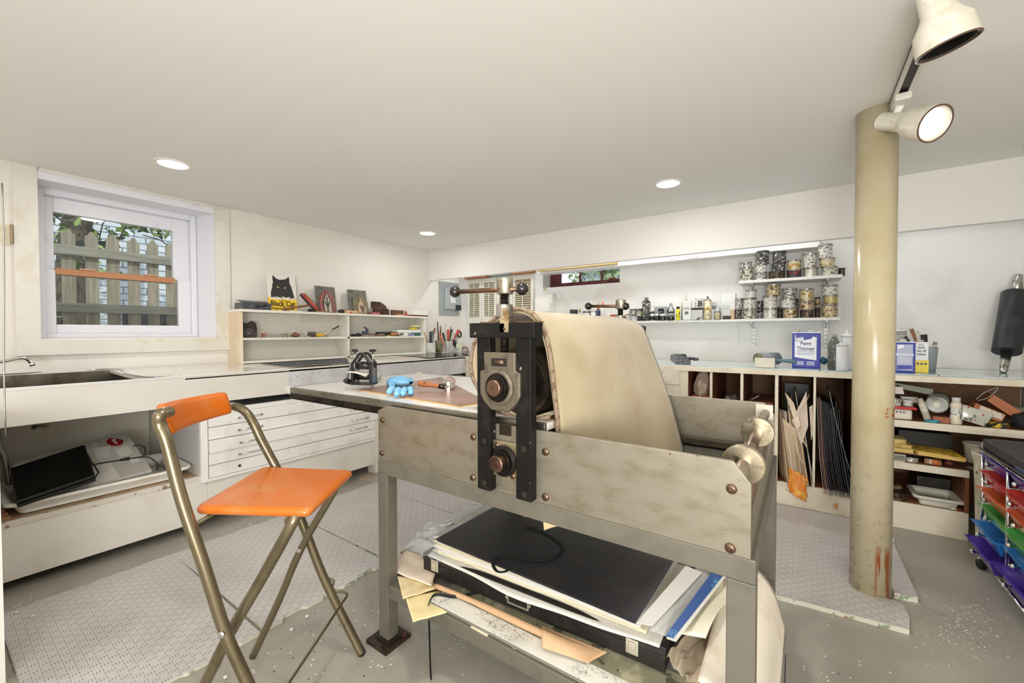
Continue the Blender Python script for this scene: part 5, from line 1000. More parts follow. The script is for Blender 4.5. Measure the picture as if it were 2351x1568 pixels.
# ================= BACK WALL =================
# electric panel on the left wall
ep=thing('breaker_panel','grey metal electrical breaker panel with a hinged door in the back left corner','electrical panel',(XA,3.93,1.65))
def ya(x,y): return at(x,y,X=XA)
a1_,b1_=ya(1007,645),ya(1053,725); EG=M('A3AAAC',.4,.2,name='panel_grey')
zt_,zb_=a1_.z,b1_.z; rb(XA,XA+.015,a1_.y,b1_.y,zb_,zt_).build('panel_box',EG,ep,.004)
d1,d2=ya(1018,660),ya(1057,712); 
dr=rb(XA+.015,XA+.035,d1.y,d2.y-.02,d2.z,d1.z).build('panel_door',M('B4BBBD',.35,.2),ep,.006)
rb(XA+.035,XA+.037,d1.y+.09,d2.y-.13,d1.z-.19,d1.z-.02).build('paper_label',M('E4E4E8',.5),dr); rb(XA+.035,XA+.042,d2.y-.13,d2.y-.03,d1.z-.28,d1.z-.21).build('door_latch',M('2C3438',.4),dr)
for y in (a1_.y+.13,b1_.y-.09): 
    for z in (zt_-.03,zb_+.03): MB().lathe([(.006,0),(.005,.003),(.0001,.004)],(XA+.015,y,z),(1,0,0),12).build('panel_screw',ALUM,ep)
# shutters on the back wall
def xb(x,y,Y=YB-.03): q=at(x,y,Y=Y); return q.x,q.z
SH=M('E9E6DC',.4,c2='E0DCCE',sc=8,name='shutter_cream')
x_e=[-3.61]+[xb(1105,700)[0],xb(1141,700)[0],xb(1175,700)[0],xb(1224,700)[0]]
x_e=[-3.60,-3.355,-3.115,-2.875,-2.575]
for i in range(4):
    x0,x1=x_e[i]+.003,x_e[i+1]-.003; z0s=[1.318,1.318,1.30,1.10][i]; z1s_=1.885; cen=(x0+x1)/2
    t=thing('louvered_shutter',['leftmost','second from the left','third from the left','rightmost'][i]+' of the four cream louvered shutters on the back wall','shutter',(cen,YB,z0s),'louvered shutters on the back wall')
    mb=MB(); s_=.035; mb.box(x0,x0+s_,YB-.03,YB-.005,z0s,z1s_).box(x1-s_,x1,YB-.03,YB-.005,z0s,z1s_).box(x0+s_,x1-s_,YB-.03,YB-.005,z0s,z0s+.075).box(x0+s_,x1-s_,YB-.03,YB-.005,z1s_-.06,z1s_); mb.build('stile_frame',SH,t,.0015)
    lv=MB(); n=int((z1s_-.06-z0s-.075)/.026)
    for k in range(n):
        z=z0s+.075+.026*(k+.5); lv.obox((cen,YB-.017,z),(x1-x0)/2-s_+.002,.012,.0022,Rx(.62))
    lv.build('louvers',M('D9D3BE',.45),t); rb(cen-.005,cen+.005,YB-.034,YB-.028,z0s+.08,z1s_-.065).build('tilt_rod',SH,t); rb(x0+s_,x1-s_,YB-.005,YB-.002,z0s+.075,z1s_-.06).build('back_panel',M('A8987A' if i==3 else 'BCB49C',.7),t)
# wall organiser right of the shutters, switch plate, blank strip
wo=thing('wall_organizer','white two-pocket wall organizer between the shutters and small window','organizer',(-2.45,YB,1.35)); 
for (xa,ya_,xb_,yb_) in ((1230,677,1266,695),(1228,685,1260,714)):
    d_=.09 if xa==1230 else .125; p=at(xa,ya_,Y=YB-d_); q=at(xb_,yb_,Y=YB-d_)
    rb(p.x,q.x,YB-d_,YB-d_+.005,q.z,p.z-.005).build('pocket_front',CLEAN,wo,.001); rb(p.x,q.x,YB-d_,YB,q.z-.004,q.z).build('pocket_floor',CLEAN,wo); rb(q.x-.004,q.x,YB-d_+.005,YB,q.z,p.z+.02).build('pocket_side',CLEAN,wo)
c_=at(1251,664,Y=YB-.08); tag(MB().obox(c_,.018,.006,.016,Rz(.3)).build('tan_card',M('C8BC9A',.6)),'small tan card standing on the white wall organizer','card')
sp_o=thing('switch_plate','pale wall switch plate under the small red window','switch',tuple(at(1284,680,Y=YB))); p=at(1276,669,Y=YB);q=at(1292,690,Y=YB); rb(p.x,q.x,YB-.006,YB,q.z,p.z).build('cover_plate',M('DCE4E0',.3),sp_o,.002); rb(p.x+.018,q.x-.018,YB-.010,YB-.006,q.z+.03,p.z-.03).build('toggle',CLEAN,sp_o,.001)
for (pts,l) in (([(1534,588),(1538,597),(1548,597),(1558,592),(1560,584)],'left of the two thin dark wire loops under the header'),([(1571,584),(1578,593),(1592,596),(1602,592),(1605,580)],'right of the two thin dark wire loops under the header')):
    tag(MB().tube([at(x,y-2,Y=3.985) for x,y in pts],.0014,6,sub=6).build('wire_loop',M('5A5A58',.4)),l,'wire','wire loops under the header')
# long wall shelf, bracket standards, two tin shelves
ZS=1.300; YS0,YS1=3.93,YB
sh=thing('wall_shelf','long narrow white wall shelf crowded with jars and bottles','shelf',(-1.4,4.05,ZS)); rb(-2.62,-.42,YS0+.02,YB,ZS-.02,ZS).build('shelf_board',M('E6E5E0',.45,c3='8A8680',sc3=40,lo3=.70,hi3=.74,name='spattered_shelf'),sh,.001)
SPB=M('E6E5E0',.45,c3='8A8680',sc3=40,lo3=.70,hi3=.74,name='spattered_shelf')
rb(-.47,-.455,YB-.012,YB,1.085,1.278).build('support_strip',M('E4E6DA',.4),sh,.001)
s2=thing('tin_shelf','lower white bracket shelf stacked with ink tins','shelf',(-.1,4.0,ZS)); rb(-.425,.235,3.90,YB,ZS-.022,ZS).build('shelf_board',SPB,s2,.001)
s3=thing('tin_shelf','upper white bracket shelf stacked with ink tins','shelf',(-.1,4.0,1.615)); rb(-.43,.245,3.90,YB,1.593,1.615).build('shelf_board',SPB,s3,.001)
SX=M('D8D8D4',.35,.3,name='bracket_white')
for x in (-.339,.160):
    t=thing('shelf_standard',('left' if x<0 else 'right')+' slotted white metal standard carrying the tin shelves','bracket',(x,YB,1.07),'slotted shelf standards')
    rb(x-.012,x+.012,YB-.012,YB,1.07,1.66).build('channel',SX,t,.001); mb=MB()
    for k in range(17):
        for s in (-1,1): mb.box(x+s*.005-.0015,x+s*.005+.0015,YB-.0135,YB-.0119,1.085+.034*k,1.105+.034*k)
    mb.build('slots',M('4A4844',.6),t)
    for z in (ZS-.022,1.593): MB().prism([(x-.004,YB-.012,z),(x-.004,YB-.012,z-.06),(x-.004,YB-.03,z-.055),(x-.004,3.96,z-.012),(x-.004,3.96,z)],(.008,0,0)).build('bracket_arm',SX,t)
# --- tins
def splat(base,cols,seed,metal=.35,dens=.5):
    a=N('spattered_tin'); co=a.co((1,1,1),(seed,seed*.7,0),True); k=lin(base); prev=None
    for i,(c,sc,lo) in enumerate(cols):
        v=a.noise(sc,3,co if i%2 else a.co((1,1,1.6),(i+seed,0,seed),True)); k=a.mix(a.step(v,lo,lo+.03),k,lin(c))
    a.l(k,a.b.inputs['Base Color']); a.b.inputs['Roughness'].default_value=.38; a.b.inputs['Metallic'].default_value=metal; return a.m
TM_={
 'grey':splat('B0AEA8',[('2C2B2A',50,.53),('EDECE8',55,.60)],1),
 'blackish':splat('4A4846',[('DAD9D4',50,.56),('1A1A1A',40,.56)],2,.2),
 'white':splat('D2D0CA',[('4A463E',60,.57),('A89878',32,.60)],3,.1),
 'brown':splat('B8A684',[('5A4426',36,.54),('E8E2D2',48,.62)],4,.3),
 'ochre':splat('C8BEA0',[('A8842C',26,.56),('4A4434',44,.62)],5,.3),
 'green':splat('BDBDAA',[('5E7A4E',30,.58),('3A3C36',60,.55)],6,.2),
 'darkred':splat('34302E',[('8A2A26',14,.54),('D8C83A',20,.68)],7,.1),
 'rust':splat('5A4A3A',[('2E2620',30,.5),('8A6A44',50,.62)],8,.4),
 'plain':splat('C4C2B8',[('C2BE9E',9,.62)],9,.7),
 'gold':splat('B8A878',[('D8B42C',18,.60),('4E4638',38,.62)],10,.5)}
LID=M('A9A7A0',.3,.8,c2='5A564E',sc=60,lo=.52,hi=.6,rnd=True,name='tin_lid'); DLID=M('3A3836',.4,.3,c2='9A9892',sc=60,lo=.58,hi=.64,rnd=True,name='dark_lid')
def px2(x0,x1,yt,yb,Y):
    l=at(x0,(yt+yb)/2,Y=Y); r=at(x1,(yt+yb)/2,Y=Y); m_=(x0+x1)/2; return (l.x+r.x)/2,(r.x-l.x)/2*.985,at(m_,yb,Y=Y).z,at(m_,yt,Y=Y).z
def tin(label,x,y,z,r,h,mk,lid=LID,tilt=0,group='ink tins on the bracket shelves'):
    t=thing('ink_tin',label,'tin',(x,y,z),group); t.rotation_euler=(0,tilt,random.uniform(0,6)) if not tilt else (0,tilt,0)
    MB().lathe([(r*.96,0),(r,.002),(r,.004),(r*.965,.006),(r*.965,h*.82),(r,h*.84)],seg=26).build('tin_body',TM_[mk],t,world=False)
    MB().lathe([(r*1.0,h*.84),(r*1.02,h*.86),(r*1.02,h*.985),(r*.98,h),(r*.90,h*.985),(.0001,h*.98)],seg=26,cap=False).build('tin_lid',lid,t,world=False)
    return t
def c4(a,b,c,d): return 1660+a/4.612,1660+b/4.612,540+c/4.612,540+d/4.612
rows=[('upper','rows',1.615,[
 ('first stack from the left',[(172,322,345,490,'green',0),(176,305,292,345,'grey',0)]),
 ('second stack from the left',[(328,468,390,475,'grey',0),(334,466,306,390,'white',0),(348,492,172,306,'blackish',.07)]),
 ('third stack from the left',[(480,662,380,466,'rust',0),(508,662,300,380,'blackish',0),(525,672,182,300,'blackish',.03)]),
 ('fourth stack from the left',[(672,833,357,450,'darkred',0),(675,830,262,357,'ochre',0)]),
 ('fifth stack from the left',[(845,1010,342,442,'plain',0),(845,998,190,342,'white',0)]),
 ('sixth stack from the left',[(1040,1222,330,430,'green',0),(1018,1192,240,330,'ochre',-.03),(1003,1165,100,240,'white',-.06)])]),
 ('lower','',1.300,[
 ('first stack from the left',[(122,200,782,882,'blackish',0),(122,212,668,782,'grey',0)]),
 ('second stack from the left',[(202,350,770,876,'green',0),(210,352,656,770,'white',0),(232,354,578,656,'white',0)]),
 ('third stack from the left',[(425,568,760,870,'white',0),(425,577,628,760,'white',0),(455,612,515,628,'brown',.08)]),
 ('fourth stack from the left',[(635,790,758,868,'brown',0),(605,770,664,758,'white',0),(625,787,562,664,'grey',0)]),
 ('fifth stack from the left',[(812,965,783,866,'rust',0),(805,966,684,783,'brown',0),(808,966,566,684,'ochre',0)]),
 ('sixth stack from the left',[(1040,1222,714,860,'brown',0),(1060,1225,628,714,'gold',0),(1050,1225,525,628,'white',0)])])]
for lvl,_,zsf,stacks in rows:
    for nm,tins in stacks:
        z=zsf+.0005
        for j,(a_,b_,c_,d_,mk,tl) in enumerate(tins):
            x,r,zb,zt=px2(*c4(a_,b_,c_,d_),3.975); h=zt-zb+.012 if j==len(tins)-1 else zt-zb
            if j==len(tins)-1: h=max(.03,h-.008)
            pos='only tin' if len(tins)==1 else ['bottom','middle','top'][j] if len(tins)==3 else ['bottom','top'][j]
            look={'grey':'grey spattered','blackish':'black and white spattered','white':'whitish','brown':'brown stained','ochre':'ochre stained','green':'green tinged','darkred':'dark red blotched','rust':'rusty dark','plain':'plain silvery white','gold':'gold stained'}[mk]
            tin('%s ink tin, %s of %s, %s tin shelf'%(look,pos,nm.replace('the left','left'),lvl),x,3.985,z,r,h,mk,DLID if mk in('blackish','rust') else LID,0 if True else tl)
            z+=h+.0008
# second row tins behind
for (a_,b_,c_,d_,mk,Y,zf,lab) in ((352,424,795,870,'grey',4.06,1.3,'small grey tin behind the gap between second and third lower stacks, bottom'),(356,426,692,795,'blackish',4.06,0,'small dark tin behind the gap between second and third lower stacks, top'),(573,632,756,866,'rust',4.03,1.3,'rusty narrow tin between third and fourth lower stacks'),(968,1034,765,862,'rust',4.03,1.3,'small rusty tin between fifth and sixth lower stacks, bottom'),(968,1036,650,765,'brown',4.03,0,'small brown tin between fifth and sixth lower stacks, top'),(1222,1300,340,440,'rust',3.99,1.615,'dark rusty tin at the right end of the upper tin shelf'),(766,800,668,760,'blackish',4.05,1.395,'dark tin half hidden behind the fourth lower stack')):
    x,r,zb,zt=px2(*c4(a_,b_,c_,d_),Y); 
    if zf and zf!=1.395: last=(zf,zt-zf); zz=zf+.0005; h=zt-zf
    else: zz=(last[0]+last[1]+.001) if zf==0 else 1.301; h=zt-zz
    tin(lab,x,Y+.03,zz,r,max(h-.003,.03),mk,DLID)
# --- jars and bottles on the long shelf
def c3(a,b,c,d): return 1300+a/5.598,1300+b/5.598,640+c/5.598,640+d/5.598
BG='jars and bottles on the long wall shelf'
def bott(name,label,cat,box,parts,Y=3.985,lift=0,mats=None):
    x,r,zb,zt=px2(*c3(*box),Y); z0=ZS+.0005+lift; h=zt-z0
    t=thing(name,label,cat,(x,Y,z0),BG)
    for nm,prof,m in parts: MB().lathe([(r*a,h*b) for a,b in prof],seg=22,cap=prof[0][0]>.1).build(nm,m,t,world=False)
    return t
LBW=M('E6E6E2',.5,c2='3A3A3C',sc=70,lo=.56,hi=.59,rnd=True,stretch=(1,1,2.2),name='printed_label'); LBB=M('1E1E20',.4,c2='D8D8D4',sc=60,lo=.6,hi=.63,rnd=True,name='black_label')
JG=M('4E5A54',.2,name='dark_green_glass'); WHP=M('E8E8E4',.35,name='white_plastic'); SPL=TM_['blackish']
cyl_=lambda w=1,a=0,b=1:[(w,a),(w,b)]
bott('jar','dark green glass jar with a dark lid, left end of the long shelf','jar',(52,145,398,475+12),[('jar_body',[(.9,0),(1,.03),(1,.7),(.92,.76)],JG),('jar_lid',[(1,.76),(1.02,.78),(1.02,1),(.0001,1)],M('3A3C3E',.4))])
bott('bottle','small clear bottle with an ochre cap beside the dark green jar','bottle',(150,200,395,490),[('bottle_body',[(.9,0),(1,.04),(1,.6),(.4,.75)],M('C8D0D4',.2)),('bottle_cap',[(.42,.75),(.42,1),(.0001,1)],M('9A8A4A',.4))])
bott('ink_tin','pale spattered tin left of the orange-capped blue bottle','tin',(215,312,418,492),[('tin_body',cyl_(1,0,.85),TM_['white']),('tin_lid',[(1.02,.85),(1.02,1),(.0001,1)],LID)])
bott('tub','small white tub beside the orange-capped blue bottle','tub',(315,385,400,508),[('tub_body',[(.85,0),(1,.8)],WHP),('tub_lid',[(1.04,.8),(1.04,.98),(.0001,1)],LBW)])
for lab,bx,mm in (('slim dark blue bottle with an orange cap','388,437,312,512','3A3E58'),('white bottle with a stepped orange cap','440,497,290,515','D8D4CE')):
    bott('bottle',lab,'bottle',tuple(int(v) for v in bx.split(',')),[('bottle_body',[(.9,0),(1,.02),(1,.55),(.6,.68)],M(mm,.35)),('bottle_cap',[(.5,.68),(.62,.70),(.55,.85),(.3,.88),(.3,1),(.0001,1)],M('E8702A',.35))])
x,r,zb,zt=px2(*c3(560,790,470,522),3.97); t=thing('box','wide tan spattered tin box below the red carton','box',(x,4.02,ZS),BG); rb(-r,r,-.04,.04,.0005,.034).build('box_body',TM_['ochre'],t,.002,world=False)
t=thing('carton','red and white carton on the tan tin box, behind the far press screw','box',(x,4.02,ZS+.035),BG); rb(-r,r,-.045,.045,0,.035).build('carton_body',M('B25442',.5,c2='E0D8CE',sc=14,lo=.55,hi=.58,name='red_carton'),t,.001,world=False)
TD=[('ink_tin','grey tin on the jar with a black label right of the red carton','tin',(815,908,388,455),'grey',.043),('jar','small jar with a black and white label under the grey tin','jar',(835,905,455,523),'L',0),('ink_tin','olive tinged tin on a dark jar left of the tall spattered bottle','tin',(915,985,385,455),'green',.043),('jar','dark squat jar under the olive tin','jar',(912,982,455,523),'D',0),('jar','small clear jar left of the labelled jar by the red carton','jar',(785,830,450,523),'C',0)]
for nm,lab,cat,bx,mk,lf in TD:
    m_={'L':LBW,'D':LBB,'C':M('C4C8C8',.25)}.get(mk) or TM_[mk]; bott(nm,lab,cat,bx,[('body',[(.92,0),(1,.04),(1,.74),(.92,.78)],m_),('lid',[(1.02,.78),(1.02,1),(.0001,1)],LID if mk!='D' else WHP)],lift=lf)
bott('bottle','tall grey bottle covered in white spatter with a square cap','bottle',(978,1080,238,525),[('bottle_body',[(.95,0),(1,.02),(1,.80),(.9,.84),(.5,.86)],TM_['blackish']),('bottle_cap',[(.5,.86),(.5,1),(.0001,1)],TM_['grey'])])
bott('jar','black and white striped jar right of the tall spattered bottle','jar',(1075,1136,345,525),[('jar_body',[(.95,0),(1,.02),(1,.6)],LBB),('jar_band',[(1.01,.3),(1.01,.45)],WHP),('jar_lid',[(1.0,.6),(1.0,.7),(.6,.74),(.55,1),(.0001,1)],WHP)])
x,r,zb,zt=px2(*c3(1130,1290,358,522),4.06); t=thing('box','grey flat box behind the small black jars','box',(x,4.09,ZS),BG); rb(-r,r,-.03,.03,.0005,zt-ZS).build('box_body',M('A8AAAC',.5),t,.002,world=False)
for k,(bx,lab) in enumerate((((1138,1195,450,525),'first of the two squat black inkwell jars, left one'),((1195,1290,452,527),'second squat black inkwell jar with a clear base'))):
    bott('inkwell',lab,'jar',bx,[('jar_body',[(.9,0),(1,.06),(1,.6),(.8,.7)],M('2A2C2E',.15)),('jar_lid',[(.85,.7),(.88,.72),(.88,1),(.0001,1)],WHP)],Y=3.97)
bott('inkwell','black jar stacked on top of the two squat inkwells','jar',(1180,1258,385,450),[('jar_body',[(.9,0),(1,.1),(1,.7)],LBB),('jar_lid',[(.9,.7),(.9,1),(.0001,1)],BLACK)],lift=.0445)
bott('glass_flask','clear glass flask with dark brown liquid and a white label','bottle',(1297,1393,312,527),[('liquid',[(.9,.01),(.97,.05),(.97,.5)],M('2E1E1A',.2)),('label_band',[(1.0,.22),(1.0,.42)],WHP),('flask_body',[(.95,0),(1,.04),(1,.58),(.4,.80),(.4,.9)],GLASS),('flask_cap',[(.42,.9),(.42,1),(.0001,1)],M('C8CCC8',.3))],Y=3.96)
bott('bottle','small bright yellow bottle with a black cap','bottle',(1412,1462,358,533),[('bottle_body',[(.95,0),(1,.02),(1,.76),(.8,.82)],M('E8D820',.3)),('bottle_label',[(1.01,.2),(1.01,.62)],M('E4D420',.4,c2='2A2A18',sc=40,lo=.5,hi=.54)),('bottle_cap',[(.8,.83),(.84,.84),(.84,1),(.0001,1)],BLACK)],Y=3.945)
bott('bottle','pale bottle half hidden left of the white labelled bottle','bottle',(1475,1530,270,525),[('bottle_body',[(.95,0),(1,.02),(1,.45)],M('6E7E74',.4)),('bottle_neck',[(1,.45),(.8,.9),(.3,1),(.0001,1)],M('D6D8B4',.3))],Y=4.02)
b=bott('squeeze_bottle','white rectangular bottle with a clear pointed nozzle and black printing','bottle',(1500,1612,180,527),[],Y=3.96)
_,r,_,_=px2(*c3(1500,1612,180,527),3.96); hB=px2(*c3(1500,1612,285,527),3.96)[3]-ZS; rb(-r,r,-.022,.022,.0005,hB).build('bottle_body',M('E4E6E2',.35),b,.008,world=False); MB().lathe([(.014,hB),(.014,hB+.012),(.010,hB+.02),(.003,hB+.05),(.004,hB+.058),(.0001,hB+.058)],(-.01,0,0)).build('nozzle',M('D8DAD4',.3,alpha=.7),b,world=False)
text('lettering','JASS:',.026,(b.location.x-.001,3.96-.0225,ZS+hB*.60),(1,0,0),(0,0,1),M('2A2A2A',.5),b,.0003); rb(-.016,.014,-.0232,-.0221,hB*.28,hB*.45).build('print_mark',M('4A4A4C',.5,c2='C8C8C8',sc=120),b,world=False)
for bx,lab,hh,m_,m2 in (((1615,1760,375,524),'grey labelled box jar with a black lid left of the spray can',0,M('C6C6C2',.4,c2='3A3C48',sc=12,lo=.6,hi=.62),BLACK),((1655,1765,255,524),'tall box with a black printed label behind the black-lidded jar',1,LBW,LBW)):
    x,r,zb,zt=px2(*c3(*bx),3.97+.07*hh); t=thing('box' if hh else 'square_jar',lab,'box' if hh else 'jar',(x,3.97+.08*hh,ZS),BG); H=zt-ZS; rb(-r,r,-.03,.03,.0005,H*(.84 if not hh else 1)).build('box_body',m_,t,.003,world=False)
    if not hh: rb(-r*1.02,r*1.02,-.031,.031,H*.84,H).build('jar_lid',m2,t,.002,world=False)
    else: rb(-r*.2,r*.75,-.0312,-.0301,H*.62,H*.9).build('printed_square',M('2E2E32',.5,c2='8A8A8A',sc=60),t,world=False)
bott('spray_can','spray can with an ochre and white label and black nozzle','spray can',(1765,1873,225,517),[('can_body',[(.9,0),(1,.02),(1,.80)],TM_['ochre']),('can_shoulder',[(1,.80),(.62,.88),(.3,.90)],ALUM),('spray_nozzle',[(.18,.90),(.18,.98),(.08,1),(.0001,1)],BLACK)],Y=3.97)
cxx,_,_,_=px2(*c3(1880,2120,290,420),4.0); q0=at(*(1300+1885/5.598,640+350/5.598),Y=4.0); q1=at(*(1300+2110/5.598,640+362/5.598),Y=4.0)
t=thing('plastic_cup','clear plastic cup lying on its side atop the jars','cup',((q0.x+q1.x)/2,4.0,ZS+.05),BG); mb=MB().lathe([(.028,0),(.030,.01),(.036,(q1-q0).length),(.0345,(q1-q0).length),(.027,.004)],(q0.x,4.0,q0.z),(1,0,0),24,False); mb.build('cup_wall',CLEARP,t); MB().lathe([(.0001,.004),(.030,.004),(.0302,.035),(.0001,.036)],(q0.x-.005,4.0,q0.z),(1,0,0),24,False).build('cup_base',M('8E9294',.2,.6),t)
bott('jar','small jar of beige ink with a clear lid below the lying cup','jar',(1900,1990,378,515),[('ink',[(.9,0),(.93,.04),(.93,.62)],M('D8C4A0',.4)),('jar_glass',[(.95,0),(1,.04),(1,.66)],GLASS),('jar_lid',[(1.02,.66),(1.02,.80),(.8,.84),(.8,1),(.0001,1)],M('C9CCCC',.3,.4))],Y=3.965)
for bx,c,lab in (((2013,2116,475,515),'35392E','low dark green block under the lying plastic cup'),((2117,2165,398,513),'C8A882','tan rounded block standing left of the tin stacks')):
    x,r,zb,zt=px2(*c3(*bx),3.96); tag(rb(x-r,x+r,3.95,3.99,ZS+.0005,zt).build('block',M(c,.6),None,.004),lab,'block',BG)
bott('bottle','grey rounded jug behind the small beige ink jar','bottle',(1925,2010,430,515),[('jug_body',[(.9,0),(1,.2),(.9,.8),(.4,1),(.0001,1)],M('7E8286',.3))],Y=4.05)
tag(rb(*sorted((at(1657,655,Y=4.03).x,at(1690,655,Y=4.03).x)),4.0,4.06,ZS+.0005,at(1670,675,Y=4.03).z).build('white_carton',M('E6E7E4',.5),None,.002),'plain white carton behind the first lower tin stack','box',BG)
lump('red_bead','small red knob left of the dark green jar on the long shelf','bead',at(1278,724,Y=4.0).copy(),.010,M('C03030',.4),(1,1,.8),1,.05); 
t=bott('tin_dish','low spattered dish at the left end of the long shelf','dish',(-130,20,470,500),[('dish_body',[(.8,0),(1,.9),(.95,1),(.0001,.8)],TM_['white'])],Y=4.02)
# --- counter corner: jars of brushes
ZCc=lambda x:zc(x)+.0095
def jar_at(px,py,X): q=at(px,py,X=X); return q
def pot(name,label,px,pytop,pybot,w_,m_,prof=None,X=-3.5,zz=None):
    q=at(px,pybot,X=X); z=zc(X)+.0095; hz=at(px,pytop,X=X).z-z; r=w_/2*abs((at(px+1,pybot,X=X)-q).length)*.80
    t=thing(name,label,'container',(X,q.y,z)); MB().lathe([(r*a,hz*b) for a,b in (prof or [(.92,0),(1,.05),(1.04,1),(.97,1),(.93,.06),(.0001,.05)])],seg=28).build('pot_wall',m_,t,world=False); return t,X,q.y,z,hz,r
def stick(name,label,base,p_top,parts,cat='brush',group='brushes and tools in the jars'):
    b=V(base); tp=V(p_top); d=tp-b; t=thing(name,label,cat,tuple(b),group); parts=[(a,b_,c,d_*1.35,e*1.35,f_) for a,b_,c,d_,e,f_ in parts] if 'jars' in group else parts
    for nm,a0,a1,r0,r1,m_ in parts: MB().tube([b+d*a0,b+d*(a0+(a1-a0)*.5),b+d*a1],[r0,(r0+r1)/2,r1],8).build(nm,m_,t)
    return t
def jt(x,y,X=-3.5): return at(960+x/14.25,720+y/14.25,X=X)
PWT=M('D4D2CA',.5,c2='C2BFB4',sc=12,c3='5A564E',sc3=36,lo3=.66,hi3=.70,name='crackled_white_pot')
t,X1,y1,z1_,h1,r1=pot('brush_pot','crackled white pot of tools, leftmost in the back left corner',988,787,808,21,PWT)
t,X2,y2,z2_,h2,r2=pot('brush_jar','dark stained glass jar of wooden brushes between the white pot and clear cup',1008,782,808,15,M('7E7A5E',.2,c2='4A4434',sc=14,name='stained_glass_jar'))
t,X3,y3,z3_,h3,r3=pot('brush_cup','clear plastic cup of colourful tools standing on the grey scale',1027,783,802,21,CLEARP,X=-3.50)
BK,RD,GRN,YL,WD2,GRYP=M('20201E',.35),M('C8322C',.3),M('7EA83A',.4),M('DCCB5A',.4),M('8A5A3A',.5),M('6E7678',.3)
WD3=wood('A8744A','7A4C2E',.5,6,2)
def bb_(y,z,X=-3.5): return (X,y,z+.01)
T_=[('palette_knife','flat tan scraper with a marbled handle in the white pot','scraper',jt(205,600),(y1-.01,z1_),[('blade',.35,1,.008,.009,M('B8A27A',.5)),('handle',0,.4,.009,.009,M('B88A3A',.4,c2='4A3A2A',sc=60))]),
('brush','black thick-handled tool in the white pot','brush',jt(405,590),(y1,z1_),[('handle',0,1,.006,.011,BK)]),
('brush','grey teal marbled handle tool in the white pot','brush',jt(490,560),(y1+.01,z1_),[('handle',0,1,.007,.012,M('6E7C7C',.4,c2='3E484A',sc=50))]),
('wood_strip','flat raw wooden strip behind the white pot tools','strip',jt(545,480,-3.56),(y1+.03,z1_),[('strip_body',0,1,.008,.009,WD3)]),
('brush','cream-handled brush leaning right in the white pot','brush',jt(565,650),(y1+.015,z1_),[('handle',0,1,.004,.008,M('D8CCB4',.4))]),
('brush','tallest dark brown curved handle in the stained jar','brush',jt(635,270),(y2,z2_),[('handle',.35,1,.006,.005,M('3E2A20',.4)),('shaft',0,.4,.005,.006,WD2)]),
('brush','brown-tipped wooden brush in the stained jar','brush',jt(740,395),(y2+.01,z2_),[('bristles',.62,1,.009,.004,M('6A4630',.7)),('handle',0,.65,.005,.007,WD3)]),
('brush','orange and pink handled tool leaning between the jars','brush',jt(700,640),(y3-.02,z3_),[('handle',0,1,.006,.007,M('E0684A',.4))]),
('brush','black rounded handle in the clear cup, left side','brush',jt(810,630),(y3-.005,z3_),[('handle',0,1,.005,.010,BK)]),
('needle_tool','thin pale needle tool, the tallest thing in the clear cup','tool',jt(875,310),(y3,z3_),[('shaft',.4,1,.0022,.0012,M('8A8A84',.4,.5)),('handle',0,.45,.004,.004,GRN)]),
('spatula','red handle with a hole in the clear cup, centre one','spatula',jt(985,530),(y3+.005,z3_),[('handle',.45,1,.004,.013,RD),('shaft',0,.5,.004,.004,M('E8E4DC',.4))]),
('spatula','black handle with a hole behind the cream one in the clear cup','spatula',jt(1100,515),(y3+.012,z3_),[('handle',.4,1,.004,.011,BK),('shaft',0,.45,.004,.004,WD2)]),
('brush','thin dark-tipped brush in the clear cup','brush',jt(1060,430,-3.53),(y3+.005,z3_),[('handle',0,.9,.003,.003,M('B8B4AC',.4)),('tip',.9,1,.004,.003,BK)]),
('brush','cream pale-yellow handle in the clear cup','brush',jt(1110,610),(y3+.01,z3_),[('handle',.3,1,.005,.009,M('E2DC9A',.4)),('shaft',0,.35,.003,.004,WD2)]),
('spatula','red handle leaning furthest right out of the clear cup','spatula',jt(1320,540),(y3+.018,z3_),[('handle',.62,1,.005,.013,RD),('shaft',0,.65,.004,.005,M('8E2A2A',.3))])]
for nm,lab,cat,tp,(yy,zz_),pt in T_: stick(nm,lab,cat=cat,base=bb_(yy,zz_),p_top=tp,parts=pt)
t=thing('kitchen_scale','low grey kitchen scale at the back of the left counter','scale',(-3.5,y3+.03,zc(-3.5))); a_=at(1015,806,X=-3.46); b_=at(1052,806,X=-3.46); rb(-3.56,-3.46,a_.y,b_.y,zc(-3.5)+.012,z3_-.008+.02).build('scale_body',M('8A8A82',.4,.3),t,.003); rb(-3.56,-3.45,a_.y-.01,b_.y+.01,z3_-.0,z3_+.006).build('scale_tray',M('DADAD6',.3),t,.002)
t=thing('tape_dispenser','black rounded tape dispenser behind the clear cup','dispenser',tuple(at(1045,790,X=-3.60))); MB().tube([at(1040,782,X=-3.58),at(1048,795,X=-3.58)],.028,14).build('dispenser_body',M('2A2C30',.3),t); MB().lathe([(.03,0),(.045,0),(.045,.014),(.03,.014)],at(1054,768,X=-3.62),(1,.2,0),28,False).build('tape_ring',BK,t); rb(-3.64,-3.63,at(1044,775,X=-3.63).y,at(1051,775,X=-3.63).y,zc(-3.6)+.02,at(1048,766,X=-3.63).z).build('grey_back',M('B8B8B4',.4),t,.002)
tag(MB().prism([at(1048,788,X=-3.46),at(1061,791,X=-3.46),at(1060,802,X=-3.46),at(1047,798,X=-3.46)],(-.002,0,0)).build('sticky_note',M('D2DCB8',.6)),'pale green sticky note propped right of the kitchen scale','note')
